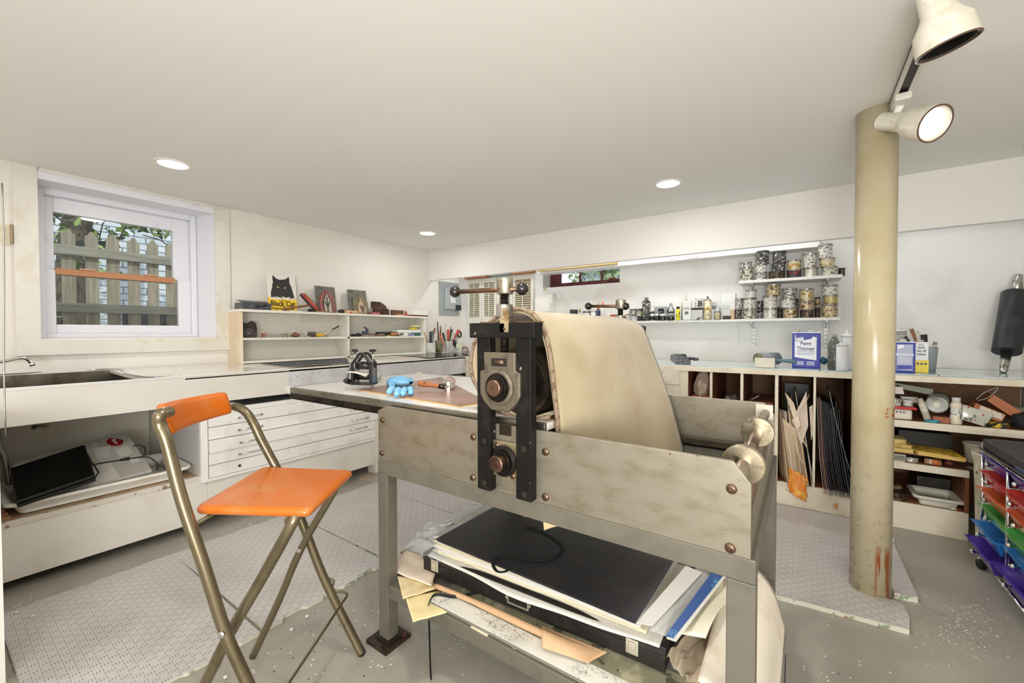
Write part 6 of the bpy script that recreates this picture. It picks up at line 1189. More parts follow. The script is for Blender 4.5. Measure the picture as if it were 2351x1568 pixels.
t,*_=pot('glass_tumbler','small brown-tinted glass tumbler right of the sticky note',1068,796,810,13,M('8A6A5C',.15,c2='C8C0B8',sc=14,alpha=.8,name='tinted_glass'),[(.95,0),(1,.1),(.75,1),(.68,1),(.9,.12),(.0001,.1)])
# ================= BACK COUNTER AND CABINETS =================
YF=3.394; CT=.930
CW=M('E6DDC8',.42,c2='DACFB8',sc=5,bump=.1,bsc=45,c3='8A7A62',sc3=34,lo3=.72,hi3=.78,name='cream_cabinet_paint')
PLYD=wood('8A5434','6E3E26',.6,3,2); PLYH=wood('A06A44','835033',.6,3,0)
bc=thing('back_counter','long cream cabinet run with open cubbies and shelves under the back wall counter','cabinet',(-.3,3.78,0))
rb(-2.975,XC-.003,YF-.005,YB-.004,.912,CT).build('worktop',M('DAD8D0',.35,c2='C9C6BC',sc=6,c3='6E6A60',sc3=40,lo3=.72,hi3=.76,name='worktop_white'),bc,.001)
rb(-2.975,XC-.003,YF-.012,YF,.893,.929).build('front_fascia',CW,bc,.002)
rb(-.76,.79,YF-.002,YF+.02,.0,.157).build('plinth_board',CW,bc,.002)
rb(-2.985,-.76,YF-.0,YF+.02,.0,.35).build('plinth_board',CW,bc,.002)
rb(-2.985,-.76,YF+.0,YF+.03,.35,.893).build('carcass_front',CW,bc)
rb(-.75,XC-.01,YB-.03,YB-.01,.0,.912).build('back_panel',M('8E6A4C',.7,c2='7A5638',sc=3,name='brown_back_panel'),bc)
for x0,x1,z0 in ((-.765,-.712,.157),(-.559,-.541,.157),(-.357,-.338,.157),(-.146,-.126,.0),(.070,.084,.157),(.276,.438,.157)):
    rb(x0,x1,YF-.001,YF+.008,z0,.895).build('face_stile',CW,bc,.001); 
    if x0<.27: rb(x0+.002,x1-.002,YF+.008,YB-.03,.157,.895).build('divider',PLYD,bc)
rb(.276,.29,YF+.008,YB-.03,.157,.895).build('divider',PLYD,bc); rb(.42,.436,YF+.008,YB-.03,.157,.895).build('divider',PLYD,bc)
rb(-.75,.28,YF+.02,YB-.03,.140,.155).build('cubby_floor',PLYH,bc)
rb(-.75,-.14,YF+.02,YB-.03,.44,.455).build('cubby_floor',PLYH,bc)
for z0,z1,x1 in ((.613,.655,XC-.01),(.360,.400,.79)):
    rb(.438,x1,YF,YF+.018,z0,z1).build('shelf_lip',CW,bc,.001); rb(.438,x1,YF+.018,YB-.03,z1-.014,z1-.001).build('shelf_board',PLYH,bc)
rb(.438,.79,YF+.018,YB-.03,.143,.156).build('shelf_board',PLYH,bc)
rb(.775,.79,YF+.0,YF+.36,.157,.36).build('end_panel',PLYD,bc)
# drawers left of the cubbies
for k,(z0,z1) in enumerate(((.782,.893),(.655,.772),(.53,.645))):
    d=rb(-1.25,-.772,YF-.012,YF+.2,z0,z1).build('drawer',M('E4DACB',.45,c2='D8CCBA',sc=9,c3='6A4E3A',sc3=24,lo3=.68,hi3=.73,name='chipped_drawer_paint'),bc,.002)
    if k==1: MB().lathe([(.006,0),(.008,.01),(.014,.016),(.012,.024),(.0001,.026)],(-.83,YF-.012,(z0+z1)/2-.02),(0,-1,0)).build('knob',CLEAN,d)
# glass plates on the counter
for x0,x1,lab in ((-1.10,.10,'long glass plate on the back counter under the paint thinner can'),(.11,.66,'glass plate on the counter right of the column, under the blue acetone can'),(.665,1.18,'spattered glass plate at the right end of the back counter')):
    tag(rb(x0,x1,YF+.015,YB-.16,CT+.0005,CT+.008).build('glass_plate',M('C8D6D6',.06,coat=.3,c2='AFC2C4',sc=4,c3='5A6468',sc3=44,lo3=.74,hi3=.77,name='backed_glass') ,None,.001),lab,'glass','glass plates on the back counter')
ZG=CT+.0085
# --- counter things
def gx_(x,y,Y): return at(x,y,Y=Y)
def cbox(mb_m,x0,x1,Y,dep,z0,z1): return rb(x0,x1,Y,Y+dep,z0,z1)
BL=M('14279C',.4,name='can_blue'); WL=M('E8EAF0',.35,name='label_white'); NV=M('1C2A6A',.4,name='label_navy')
def solventcan(name,label,px0,px1,pyt,pyb,Y,dep,kind):
    l=at(px0,(pyt+pyb)/2,Y=Y); r=at(px1,(pyt+pyb)/2,Y=Y); zt=at((px0+px1)/2,pyt,Y=Y).z; x0,x1=l.x,r.x; W=x1-x0; H=zt-ZG
    t=thing(name,label,'can',((x0+x1)/2,Y+dep/2,ZG)); rb(x0,x1,Y,Y+dep,ZG,zt).build('can_body',kind['body'],t,.004)
    rb(x0+.002,x1-.002,Y+.002,Y+dep-.002,zt,zt+.003).build('top_rim',ALUM,t)
    MB().lathe([(.017,0),(.017,.014),(.0001,.014)],(x0+W*.68 if kind.get('cap',1) else x0+W*.5,Y+dep/2,zt+.003)).build('screw_cap',kind.get('capm',WHP),t)
    return t,x0,W,Y,H
t,x0,W,Y,H=solventcan('solvent_can','large blue and white paint thinner can on the back counter',1819,1884,764,838,3.58,.09,{'body':BL})
f=lambda u,v,d=0:V((x0+W*u,Y-.0006-d,ZG+H*v))
MB().prism([f(.09,.30),f(.09,.93),f(.86,.93),f(.86,.22)],(0,-.0006,0)).build('label_panel',WL,t)
MB().prism([f(.12,.93,.0007),f(.86,.93,.0007),f(.86,.88,.0007),f(.62,.82,.0007),(f(.12,.74,.0007))],(0,-.0005,0)).build('blue_band',BL,t)
MB().prism([f(.14,.72,.0014),f(.14,.86,.0014),f(.40,.88,.0014),f(.40,.76,.0014)],(0,-.0005,0)).build('logo_plate',WL,t)
text('lettering','Klean\nStrip',.020,f(.27,.81,.0022),(1,0,.06),(0,0,1),NV,t,.0002,wx=.85); MB().lathe([(.008,0),(.008,.0006)],f(.75,.86,.0014),(0,-1,0)).build('emblem',WL,t)
text('lettering','Paint\nThinner',.036,f(.48,.62,.001),(1,0,0),(0,0,1),NV,t,.0003,bold=.0006,wx=.88); text('lettering','CLEANS & THINS',.0135,f(.48,.47,.001),(1,0,0),(0,0,1),NV,t,.0002)
for k in range(3): rb(x0+W*(.14+.02*k),x0+W*(.80-.03*k),Y-.0016,Y-.0008,ZG+H*(.425-.028*k),ZG+H*(.435-.028*k)).build('fine_print',M('7A84B0',.4),t)
for k in range(4):
    rb(x0+W*.16,x0+W*.42,Y-.0012,Y-.0002,ZG+H*(.17-.03*k),ZG+H*(.182-.03*k)).build('fine_print',WL,t); rb(x0+W*.52,x0+W*.80,Y-.0012,Y-.0002,ZG+H*(.17-.03*k),ZG+H*(.182-.03*k)).build('fine_print',WL,t)
MB().lathe([(.013,0),(.013,.016),(.0001,.016)],(x0+W*.2,Y+.045,ZG+H+.003)).build('pour_cap',M('C8C2B0',.5),t)
t,x0,W,Y,H=solventcan('solvent_can','smaller blue acetone can with grey label right of the column',2050,2102,786,846,3.50,.07,{'body':BL,'cap':0})
f=lambda u,v,d=0:V((x0+W*u,Y-.0006-d,ZG+H*v)); MB().prism([f(.17,.07),f(.17,.93),f(.88,.93),f(.88,.07)],(0,-.0006,0)).build('label_panel',M('A8AEC8',.35),t); MB().prism([f(.19,.09,.0006),f(.19,.24,.0006),f(.86,.24,.0006),f(.86,.12,.0006)],(0,-.0005,0)).build('blue_band',BL,t)
MB().prism([f(.20,.78,.0008),f(.20,.90,.0008),f(.48,.92,.0008),f(.48,.82,.0008)],(0,-.0005,0)).build('logo_plate',WL,t); text('lettering','Acetone',.0245,f(.52,.60,.0008),(1,0,0),(0,0,1),WL,t,.0003,bold=.0004)
for k in range(4): rb(x0+W*.28,x0+W*.78,Y-.0016,Y-.0008,ZG+H*(.49-.05*k),ZG+H*(.50-.05*k)).build('fine_print',WL,t)
YG=M('E6CF1E',.35,name='can_yellow')
t,x0,W,Y,H=solventcan('solvent_can','white and yellow turpentine can behind the blue acetone can',2098,2132,787,848,3.53,.08,{'body':WL,'cap':0,'capm':M('C9C4B4',.4)})
rb(x0-.0005,x0+W+.0005,Y-.0008,Y+.05,ZG+.001,ZG+H*.42).build('yellow_band',YG,t); text('lettering','gum\nits of\nntine',.021,V((x0+W*.52,Y-.0008,ZG+H*.73)),(1,0,0),(0,0,1),M('2A2A2A',.4),t,.0003,bold=.0004,wx=.9)
for k in range(3): rb(x0+W*(.2+.26*k),x0+W*(.36+.26*k),Y-.0016,Y-.0008,ZG+H*.27,ZG+H*.33).build('hazard_mark',BLACK,t)
text('lettering','EG',.018,V((x0+W*.5,Y-.0008,ZG+H*.93)),(1,0,0),(0,0,1),M('3A3A3A',.4),t,.0003)
t,x0,W,Y,H=solventcan('solvent_can','grey and black can with an orange AX label behind the acetone can',2033,2082,759,800,3.80,.09,{'body':M('8E8A80',.4,c2='2A2826',sc=8,lo=.55,hi=.6),'cap':1})
rb(x0,x0+W*.98,Y-.001,Y,ZG+H*.45,ZG+H*.88).build('label_panel',M('B8B6AE',.4,c2='5A5850',sc=40,lo=.6,hi=.64),t); text('lettering','ax',.040,V((x0+W*.22,Y-.0012,ZG+H*.72)),(1,0,0),(0,0,1),M('E8702A',.4),t,.0004,bold=.001)
for k,(z0,z1) in enumerate(((0,.08),(.082,.155))):
    q=at(2040,820,Y=3.56); tin(('lower','upper')[k]+' of the two spattered tins between the column and acetone can',q.x-.01,3.60,ZG+z0,.030,z1-z0,'grey',group='tins beside the acetone can')
# bucket of tools behind
q=at(2133,830,Y=3.68); t=thing('tool_pot','grey translucent pot of palette knives behind the turpentine can','pot',(q.x,3.70,ZG)); MB().lathe([(.035,0),(.045,.155),(.043,.155),(.033,.003),(.0001,.003)],seg=24).build('pot_wall',M('9AA0A4',.3),t,world=False)
for px,py,lab,m_,r0,r1 in ((2092,755,'dark brown handle leaning left above the turpentine can',WD2,.006,.011),(2103,760,'white and chrome spattered handle above the turpentine can',M('C8C8C0',.4,c2='5A5A50',sc=60),.007,.012),(2121,768,'thick black rounded handle above the turpentine can',BK,.010,.017),(2148,785,'flat spattered palette knife leaning right of the turpentine can',M('8A8A84',.3,.6,c2='D8D4C0',sc=60),.004,.011),(2078,772,'small black handle behind the acetone can',BK,.005,.008)):
    tp=at(px,py,Y=3.70); stick('palette_knife' if 'knife' in lab else 'hand_tool',lab,(q.x,3.70,ZG+.01),tp,[('handle',.45,1,r0,r1,m_),('shaft',0,.5,.004,.004,ALUM)],'tool','tools in the grey pot')
# jars and squeeze bottles left of the column
def sit(name,label,cat,px0,px1,pyt,pyb,Y,parts):
    l=at(px0,(pyt+pyb)/2,Y=Y); r=at(px1,(pyt+pyb)/2,Y=Y); zt=at((px0+px1)/2,pyt,Y=Y).z; R_=(r.x-l.x)/2; H=zt-ZG; t=thing(name,label,cat,((l.x+r.x)/2,Y,ZG))
    for nm,prof,m_ in parts: MB().lathe([(R_*a,H*b) for a,b in prof],seg=26,cap=prof[0][0]>.1).build(nm,m_,t,world=False)
    return t
sit('glass_jug','dark glass bottle filled with grey murk beside the white squeeze bottles','bottle',1900,1931,766,840,3.52,[('murky_liquid',[(.9,.01),(.96,.05),(.96,.60)],M('4A5048',.3,c2='A8ACA0',sc=30,lo=.5,hi=.6,name='murky_liquid')),('bottle_glass',[(.95,0),(1,.03),(1,.70),(.5,.86),(.36,.90)],M('5A6258',.1,alpha=.6,coat=.3,name='dark_glass')),('bottle_cap',[(.4,.90),(.42,1),(.0001,1)],M('C9C8C0',.3,.4))])
SQ=M('E4E6EA',.35,alpha=.92,name='translucent_white')
sit('squeeze_bottle','taller white squeeze bottle with a pointed nozzle beside the column','bottle',1931,1959,755,842,3.56,[('bottle_body',[(.93,0),(1,.03),(1,.80)],SQ),('bottle_cap',[(1.02,.80),(1.02,.84),(.8,.87),(.35,.885),(.12,1),(.0001,1)],WHP)])
sit('squeeze_bottle','shorter white squeeze bottle without a nozzle, in front of the taller one','bottle',1919,1948,787,846,3.47,[('bottle_body',[(.93,0),(1,.03),(1,.86)],SQ),('bottle_cap',[(.98,.86),(1.0,.95),(.55,.96),(.5,1),(.0001,1)],WHP)])
lump('teal_rag','crumpled teal rag between the thinner can and dark bottle','rag',tuple(at(1891,828,Y=3.60)),.022,M('2E5A64',.8,bump=.4),(1,1,1),3,.5); 
for lab,px,r_,LR,bw,bh,bpx,hx,big in (('dark grey speckled brayer on the left part of the back counter',1545,.033,.11,.050,.030,1566,1604,0),('brayer with a green-grey roller, cream block and blue handle beside the thinner can',1741,.046,.17,.062,.034,1756,1830,1)):
    Yb=3.50; c=at(px,828,Y=Yb); z=ZG+r_+.010; t=thing('brayer',lab,'brayer',(c.x,Yb,ZG)); ax=V((.62,.78,0)).normalized(); C0=V((c.x,Yb,z))
    MB().cyl(C0,C0+ax*LR,r_,seg=40).build('roller',M('8E9498',.3,name='grey_rubber') if big else M('3E4042',.4),t)
    MB().lathe([(r_*.97,0),(r_*.9,.002),(r_*.2,.003)],C0-ax*.001,-ax,36).build('roller_end',M('7A7C5E',.5,c2='4E5040',sc=40) if big else M('9A9CA0',.3,.4,c2='4A4C50',sc=40),t)
    bx=at(bpx,835,Y=Yb-.05).x; MB().box(bx-bw,bx+bw,Yb-.075,Yb-.04,ZG,ZG+bh*2).build('side_frame',M('D8D2C2',.45,c2='6E6A5E',sc=30,lo=.66,hi=.7,name='dirty_cream') if big else M('55585C',.35,c2='8E9296',sc=90),t,.005)
    MB().box(bx+bw-.03,bx+bw,Yb-.04,Yb+.03,ZG,ZG+bh*2-.004).build('cross_frame',M('8FA0A8',.3,.3) if big else M('6A6C70',.35,.3),t,.004)
    hxx=at(hx,820,Y=Yb-.03).x; MB().tube([(bx+bw-.01,Yb-.03,ZG+bh*1.5),(bx+bw+.02,Yb-.03,ZG+bh*1.55),(hxx-.03,Yb-.03,ZG+bh*1.45),(hxx,Yb-.03,ZG+bh*1.4)],[.010,.011,.014,.011],12,sub=4).build('handle',M('54707F',.25,name='blue_grey_handle') if big else M('3E4246',.2,.3),t)
# black leaning roller at the right corner
t=thing('rolling_pin_brayer','large black roller with tapered metal handles leaning in the right corner','roller',tuple(at(2303,853,Y=3.93)))
bq,tq=at(2303,853,Y=3.78),at(2339,632,Y=4.08); bq.z=ZG; axp=(tq-bq); LL=axp.length; axn=axp.normalized()
MB().lathe([(.062,LL*.205),(.064,LL*.21),(.064,LL*.80),(.062,LL*.805)],bq,axn,44).build('rubber_roller',M('26282B',.45,c2='33363A',sc=6,name='black_rubber_roller'),t)
MB().lathe([(.014,0),(.017,.01),(.026,LL*.205)],bq,axn,24).build('handle',ALUM,t); MB().lathe([(.030,LL*.805),(.019,LL*.99),(.018,LL)],bq,axn,24).build('handle',ALUM,t)
# --- cubby contents
lump('plastic_bag','crumpled clear and pinkish plastic bag stuffed in the leftmost cubby','plastic bag',(-.635,3.56,.78),.10,M('CDB4A0',.18,alpha=.85,coat=.4,c2='E4D4C4',sc=9,name='wrinkled_bag'),(.62,1,1.15),2,.55)
lump('plastic_bag','grey clear plastic bag lying in the second cubby','plastic bag',(-.44,3.62,.62),.09,M('8E847C',.2,alpha=.8,coat=.4,c2='B8AEA6',sc=12),(.85,1.2,.8),6,.5)
tag(rb(-.70,-.57,3.48,3.7,.456,.70).build('brown_box',M('A8603C',.6)),'reddish brown box under the plastic bag in the leftmost cubby','box')
tag(MB().prism([(-.30,3.5,.69),(-.25,3.5,.72),(-.25,3.6,.725),(-.30,3.6,.69)],(0,0,.002)).build('white_card',M('D8D0C4',.6)),'white card edge at the top of the third cubby','card'); rb(-.33,-.16,3.46,3.9,.456,.69)
tag(rb(-.33,-.16,3.46,3.9,.456,.688).build('brown_carton',M('7A4A30',.7)),'dark brown carton in the third cubby','box')
# standing sheets in the tall cubbies: each a slanted board
def board(name,label,base,top,width_dir,wd,th,m_,group,curl=0):
    b=V(base); t_=V(top); d=(t_-b); wv=V(width_dir).normalized()*wd; nn=d.cross(wv).normalized()
    mb=MB().grid(lambda u,v:b+d*u+wv*v+nn*(curl*math.sin(PI*u)*(1-v)+curl*.4*noise.noise(V((u*3,v*2,b.x*9)))),12,4,th); o=mb.build(name,m_); return tag(o,label,'board',group)
R=random.Random(11)
CL_=['D6CCB8','C2A684','E2DACB','A88C6C','CDBFA6','8E7660','DCD2C0','B89C78']
ordn=['first','second','third','fourth','fifth','sixth','seventh','eighth','ninth','tenth','eleventh','twelfth','thirteenth','fourteenth','fifteenth','sixteenth']
for k in range(12):
    xb_=-.105+.0125*k+R.uniform(-.003,.003); ht=R.uniform(.38,.52)+(.10 if k in (4,8) else 0); lean=.0
    tx=-.115+.012*k+R.uniform(-.012,.004); c_=CL_[R.randrange(len(CL_))]
    # sheets run back into the cubby; their near edge leans
    board('paper_board','%s from left of the leaning cream and brown sheets in the fourth cubby'%ordn[k],(xb_+.045,YF-.02-.003*(k%4)-.004,.165-.0*k),(tx,YF+.05,.17+ht),((0,1,0) if k%3 else (-.42,1,0)),.36 if k%3 else .16,.0022,M(c_,.65,c2='B8A88E',sc=7,amt=.4),'sheets in the fourth cubby',.010*R.uniform(-1,1))
board('paper_board','large curled pinkish sheet standing tallest in the fourth cubby',(.035,YF-.01,.42),(.045,YF+.02,.76),(0,1,0),.3,.002,M('DCC8B8',.6),'sheets in the fourth cubby',.05)
board('paper_board','cream sheet with a curled edge beside the tallest one in the fourth cubby',(.02,YF-.005,.30),(-.06,YF+.02,.73),(0,1,0),.3,.002,M('E0CFB4',.6),'sheets in the fourth cubby',.03)
for c4_,lb_,m_ in (([(1839,1024),(1855,978),(1852,898),(1818,966)],'broad pinkish cream curled sheet in front of the fourth cubby sheets','DCCBBB'),([(1830,990),(1838,975),(1822,925),(1802,901)],'narrow cream pointed sheet left of the broad curled one in the fourth cubby','E2D2BA'),([(1862,1010),(1868,985),(1866,930),(1858,935)],'small curled cream sheet at the right side of the fourth cubby','E4D6C2'),([(1812,1105),(1846,1120),(1828,985),(1796,960)],'long brown-cream sheet leaning low in the fourth cubby','CDB698')):
    quadg('paper_board',[at(x,y,Y=YF+.0+.02*(k_>1)) for k_,(x,y) in enumerate(c4_)],M(m_,.6),lambda u,v:V((0,.02*math.sin(PI*v),0)),.002,12,lb_,'board',group='sheets in the fourth cubby')
tag(rb(-.10,.05,3.80,3.83,.16,.80).build('black_portfolio',BLACK),'black portfolio standing at the back of the fourth cubby','portfolio')
MB_=MB().grid(lambda u,v:V((-.06+.10*u+.012*noise.noise(V((u*6,v*6,0))),YF-.02-.03*v*math.sin(u*3),.27-.16*v-.05*u+.02*noise.noise(V((u*7,v*5,2))))),18,14,.0015); tag(MB_.build('orange_paper',M('E0882E',.55,c2='E8B04A',sc=14,name='orange_tissue')),'crumpled orange paper at the foot of the fourth cubby','paper')
for k in range(16):
    f_=k/15; xb_=.130+.150*f_+R.uniform(-.002,.002); xt_=.09+.115*f_; ht=.60-.10*f_*R.uniform(.2,1)
    if k<4: c_,nm=('B8A088','8A6E88','C29A6E','6E5A70')[k],'%s from left of the brown and mauve boards in the fifth cubby'%ordn[k]; 
    else: c_,nm=('1E1E20','242426','191A1C')[k%3],'%s from left of the black folders leaning in the fifth cubby'%ordn[k-4]
    board('folder_board',nm,(xb_,YF-.035-.003*(k%5),.135-.0*k),(xt_,YF+.05,.15+ht),(0,1,0),.42,.0030,M(c_,.4 if k>3 else .6,c2='3A3A3E' if k>3 else None,sc=30,amt=.4),'boards in the fifth cubby',.008)
board('folder_board','pale green-edged sheet standing tallest behind the black folders in the fifth cubby',(.265,YF-.01,.30),(.155,YF+.04,.80),(0,1,0),.4,.002,M('9AA49A',.4),'boards in the fifth cubby',.006)
tag(MB().prism([at(1912,1160,Y=YF-.02),at(1925,1155,Y=YF-.02),at(1922,1170,Y=YF-.02)],(0,.003,0)).build('paper_scrap',M('C8905A',.7)) ,'torn orange-brown scrap hanging on the plinth below the black folders','paper')
# --- shelves right of the column
def rs(px,py,Y=3.45): return at(px,py,Y=Y)
Z1,Z2,Z3=.6555,.4005,.1565
t=thing('food_container','clear container with a red lid and handwriting, upper right shelf beside the column','container',(.53,3.50,Z1))
p=rs(2034,935),rs(2100,965); x0,x1=p[0].x-.03,p[1].x; ztl=rs(2060,937).z
MB().prism([(x0+.012,3.42,Z1),(x1-.014,3.42,Z1),(x1-.014,3.56,Z1),(x0+.012,3.56,Z1)],(0,0,ztl-Z1)).build('container_body',M('E0DACC',.3,name='milky_plastic'),t,.012); rb(x0,x1+.004,3.405,3.575,ztl,ztl+.014).build('lid',M('C8353A',.35,name='red_lid'),t,.006)
mb=MB(); 
for k in range(5): q=V((x0+.04+.016*k,3.4185,ztl-.018)); mb.tube([q,q+V((.006,0,.006)),q+V((.004,0,-.006)),q+V((.012,0,.0))],.0012,6,sub=3)
mb.build('handwriting',M('1E1E1E',.5),t)
zc2=ztl+.0145; x,_=rs(2054,918).x,0
tin('spattered grey tin on the red-lidded container',x,3.47,zc2,.034,.048,'white',group='tins on the red lid'); tin('small cream jar on the red-lidded container, right of the spattered tin',rs(2086,925).x,3.47,zc2,.024,.038,'white',lid=WHP,group='tins on the red lid')
tag(MB().prism([rs(2034,888,3.44),rs(2072,888,3.44),rs(2076,905,3.44),rs(2034,903,3.44)],(0,.10,.0)).build('small_book',M('D8D2C8',.5,c2='9A96A0',sc=60,lo=.62,hi=.66)),'pale printed booklet lying on the spattered tin beside the column','book')
tag(rb(rs(2076,900).x,rs(2117,900).x,3.56,3.60,rs(2100,925,3.56).z,rs(2100,912,3.56).z).build('white_tube_box',M('DAD6CC',.5)),'narrow white box end marked with a ring, behind the cream jar','box')
tag(MB().prism([rs(2046,877,3.55),rs(2144,893,3.55),rs(2141,908,3.55),rs(2043,888,3.55)],(0,.10,.0)).build('grey_green_tray',M('8E9480',.45),None,.004),'grey green tray leaning under the counter above the jars','tray')
jug=thing('plastic_jug','large milky plastic jug lying on its side, base facing out, upper right shelf','jug',tuple(rs(2150,925,3.42)))
c=rs(2150,930,3.43); axj=V((.25,1,.10)).normalized(); MB().lathe([(.0001,.004),(.030,.004),(.040,.0),(.048,.006),(.050,.02),(.050,.14),(.040,.17)],c,axj,36,False).build('jug_body',M('B8BAB6',.3,c2='8A8A80',sc=9,name='milky_jug'),jug); MB().lathe([(.017,0),(.016,-.002),(.0001,-.002)],c+axj*.003,axj,24,False).build('base_sticker',M('D8DCC8',.5),jug)
qa,qb=rs(2112,915,3.44),rs(2130,962,3.40); qb.z=Z1+.016; t=thing('small_bottle','small clear bottle with a paper label lying left of the big jug','bottle',tuple(qb)); MB().tube([qb,qb.lerp(qa,.75),qa],[.016,.016,.012],16).build('bottle_body',M('C2BCA8',.3,name='clear_tan'),t); mm=qb.lerp(qa,.5); MB().tube([qb.lerp(qa,.3),qb.lerp(qa,.75)],.0166,16).build('bottle_label',M('D8D2C4',.5,c2='8E3A3A',sc=30,lo=.62,hi=.66),t)
tag(rb(rs(2138,950).x,rs(2178,950).x,3.42,3.6,Z1,Z1+.035).build('terracotta_box',M('A86848',.6,c2='8A523A',sc=20),None,.003),'terracotta coloured box under the lying jug','box')
gv=rs(2140,968,3.40); lump('glove_scrap','crumpled turquoise glove scrap hanging at the shelf edge','glove',(gv.x,3.41,Z1+.008),.016,M('3E9AB0',.4),(2.0,.8,.5),4,.5)
t=sit('x','x','x',2180,2212,913,972,3.44,[]); t.name='white_bottle'; t['label']='upright white plastic bottle with a printed label on the upper right shelf'; t['category']='bottle'
zb=rs(2195,973,3.43).z; Hh=rs(2195,913,3.43).z-Z1; t.location=(rs(2195,940,3.44).x,3.44,Z1); rr=.026
MB().lathe([(rr*.93,0),(rr,.004),(rr,Hh*.28),(rr*.9,Hh*.32),(rr*.9,Hh*.60),(rr,Hh*.64),(rr,Hh*.72),(rr*.68,Hh*.84)],seg=28).build('bottle_body',CREAM,t,world=False); MB().lathe([(rr*.7,Hh*.84),(rr*.7,Hh),(.0001,Hh)],seg=24).build('bottle_cap',WHP,t,world=False); MB().lathe([(rr*.91,Hh*.33),(rr*.91,Hh*.59)],seg=28,cap=False).build('bottle_label',LBW,t,world=False)
# clear bag with leaf print
pts=[rs(2212,928,3.42),rs(2282,952,3.42),rs(2262,980,3.41),rs(2204,962,3.41)]
quadg('printed_pouch',[pts[3],pts[2],pts[1],pts[0]],M('C4C6B8',.15,coat=.4,c2='3E4A38',sc=14,lo=.52,hi=.58,c3='A83A34',sc3=30,lo3=.62,hi3=.66,name='pouch_print'),lambda u,v:V((0,-.006*math.sin(PI*u)*math.sin(PI*v),0)),.004,14,'plastic pouch with dark leaf print and red words, upper right shelf','pouch')
def slantbox(name,label,px,Y,dep,m_,z_=None):
    P=[rs(x,y,Y) for x,y in px]; return tag(MB().prism(P,(0,dep,0)).build(name,m_,None,.002),label,'box')
slantbox('brown_carton','reddish brown carton with a cream label lying tilted on the upper right shelf',[(2240,925),(2310,952),(2300,972),(2232,945)],3.44,.10,M('B06A48',.6,name='red_brown_card'))
P=[rs(2252,931,3.4385),rs(2306,952,3.4385),rs(2300,965,3.4385),rs(2246,944,3.4385)]; tag(MB().prism(P,(0,.001,0)).build('shipping_label',M('D8CDB8',.5,c2='6A5A4A',sc=60,lo=.60,hi=.63)),'cream printed label on the tilted brown carton','label')
slantbox('open_carton','open orange brown carton crossing over the others at the far right of the shelf',[(2282,906),(2346,945),(2330,962),(2266,920)],3.50,.10,M('C07850',.6))
tag(MB().tube([rs(2240,918,3.52),rs(2262,900,3.5),rs(2292,890,3.5),rs(2270,912,3.5),rs(2244,920,3.52)],.002,6,sub=4).build('zip_seal',M('C8C4BC',.3)),'clear bag seal sticking up left of the orange carton','plastic bag')
lump('crumpled_scrap','crumpled grey scrap heap behind the orange carton','scrap',(rs(2330,925,3.6).x,3.62,.74),.045,M('8A8478',.6,c2='B84A34',sc=12,lo=.6,hi=.66),(1.2,.8,.5),8,.5)
q=rs(2295,985,3.43); t=thing('tape_measure','yellow and black strap-bound tin at the front of the upper right shelf','tin',(q.x,3.45,Z1)); MB().lathe([(.036,0),(.038,.004),(.038,.026),(.034,.030),(.0001,.030)],seg=30).build('tin_body',M('D8B82E',.4,c2='3A3A34',sc=14,lo=.55,hi=.6),t,world=False)
tag(MB().tube([(q.x-.05,3.42,Z1+.006),(q.x,3.415,Z1+.03),(q.x+.05,3.43,Z1+.045),(q.x+.10,3.46,Z1+.06)],.008,8,flat=(0,1,.3),sub=4).build('black_strap',M('161616',.6)),'black strap lying over the yellow tin','strap')
lump('black_bundle','black cloth bundle at the far right end of the upper shelf','bundle',(rs(2345,965,3.46).x+.01,3.47,Z1+.045),.05,M('1C1C1C',.8,bump=.4),(1,.9,.85),9,.3)
# middle right shelf
YB1=M('DCC470',.6,c2='B89A50',sc=14,name='yellowed_page')
for k,(px,z0,z1,lab,m_) in enumerate((((2034,2096),0.055,.078,'lowest of the yellowed books beside the column, middle right shelf',M('D8C27A',.6)),((2034,2092),.080,.100,'middle one of the yellowed books beside the column',M('C8B05A',.6)),((2034,2080),.102,.128,'topmost yellowed book beside the column',M('E2D08A',.6)))):
    x0=rs(px[0],1000).x-.02; x1=rs(px[1],1000).x; t=thing('book',lab,'book',(x0,3.5,Z2+z0),'yellowed books'); rb(x0,x1,3.43+.01*k,3.58,Z2+z0+.002,Z2+z1-.002).build('page_block',YB1,t); rb(x0,x1+.004,3.425+.01*k,3.585,Z2+z1-.002,Z2+z1).build('cover',m_,t); rb(x0,x1+.004,3.425+.01*k,3.585,Z2+z0,Z2+z0+.002).build('cover',m_,t)
tag(rb(.44,rs(2130,1040).x,3.43,3.75,Z2+.047,Z2+.054).build('wood_board',PLYH),'thin wooden board carrying the yellowed books','board')
t=thing('basket','small grey perforated plastic basket under the yellowed books','basket',(rs(2050,1045).x,3.5,Z2)); mb=MB(); x0,x1=.442,rs(2074,1040).x
mb.box(x0,x1+.004,3.40,3.412,Z2+.038,Z2+.045).box(x0,x1,3.402,3.408,Z2,Z2+.008)
for k in range(10): mb.box(x0+(x1-x0)*k/9-.002,x0+(x1-x0)*k/9+.002,3.403,3.407,Z2+.008,Z2+.038)
for k in range(1,4): mb.box(x0,x1,3.403,3.407,Z2+.008+.0075*k-.001,Z2+.008+.0075*k+.001)
mb.build('basket_wall',M('B8B4A4',.5),t); rb(x0,x1,3.412,3.55,Z2,Z2+.004).build('basket_floor',M('8A867A',.5),t)
A_5=rs(2108,1032,3.40);B5=rs(2214,1050,3.40); t=thing('book','thick yellow phone-book-like volume lying open-spined on the middle right shelf','book',tuple(A_5)); 
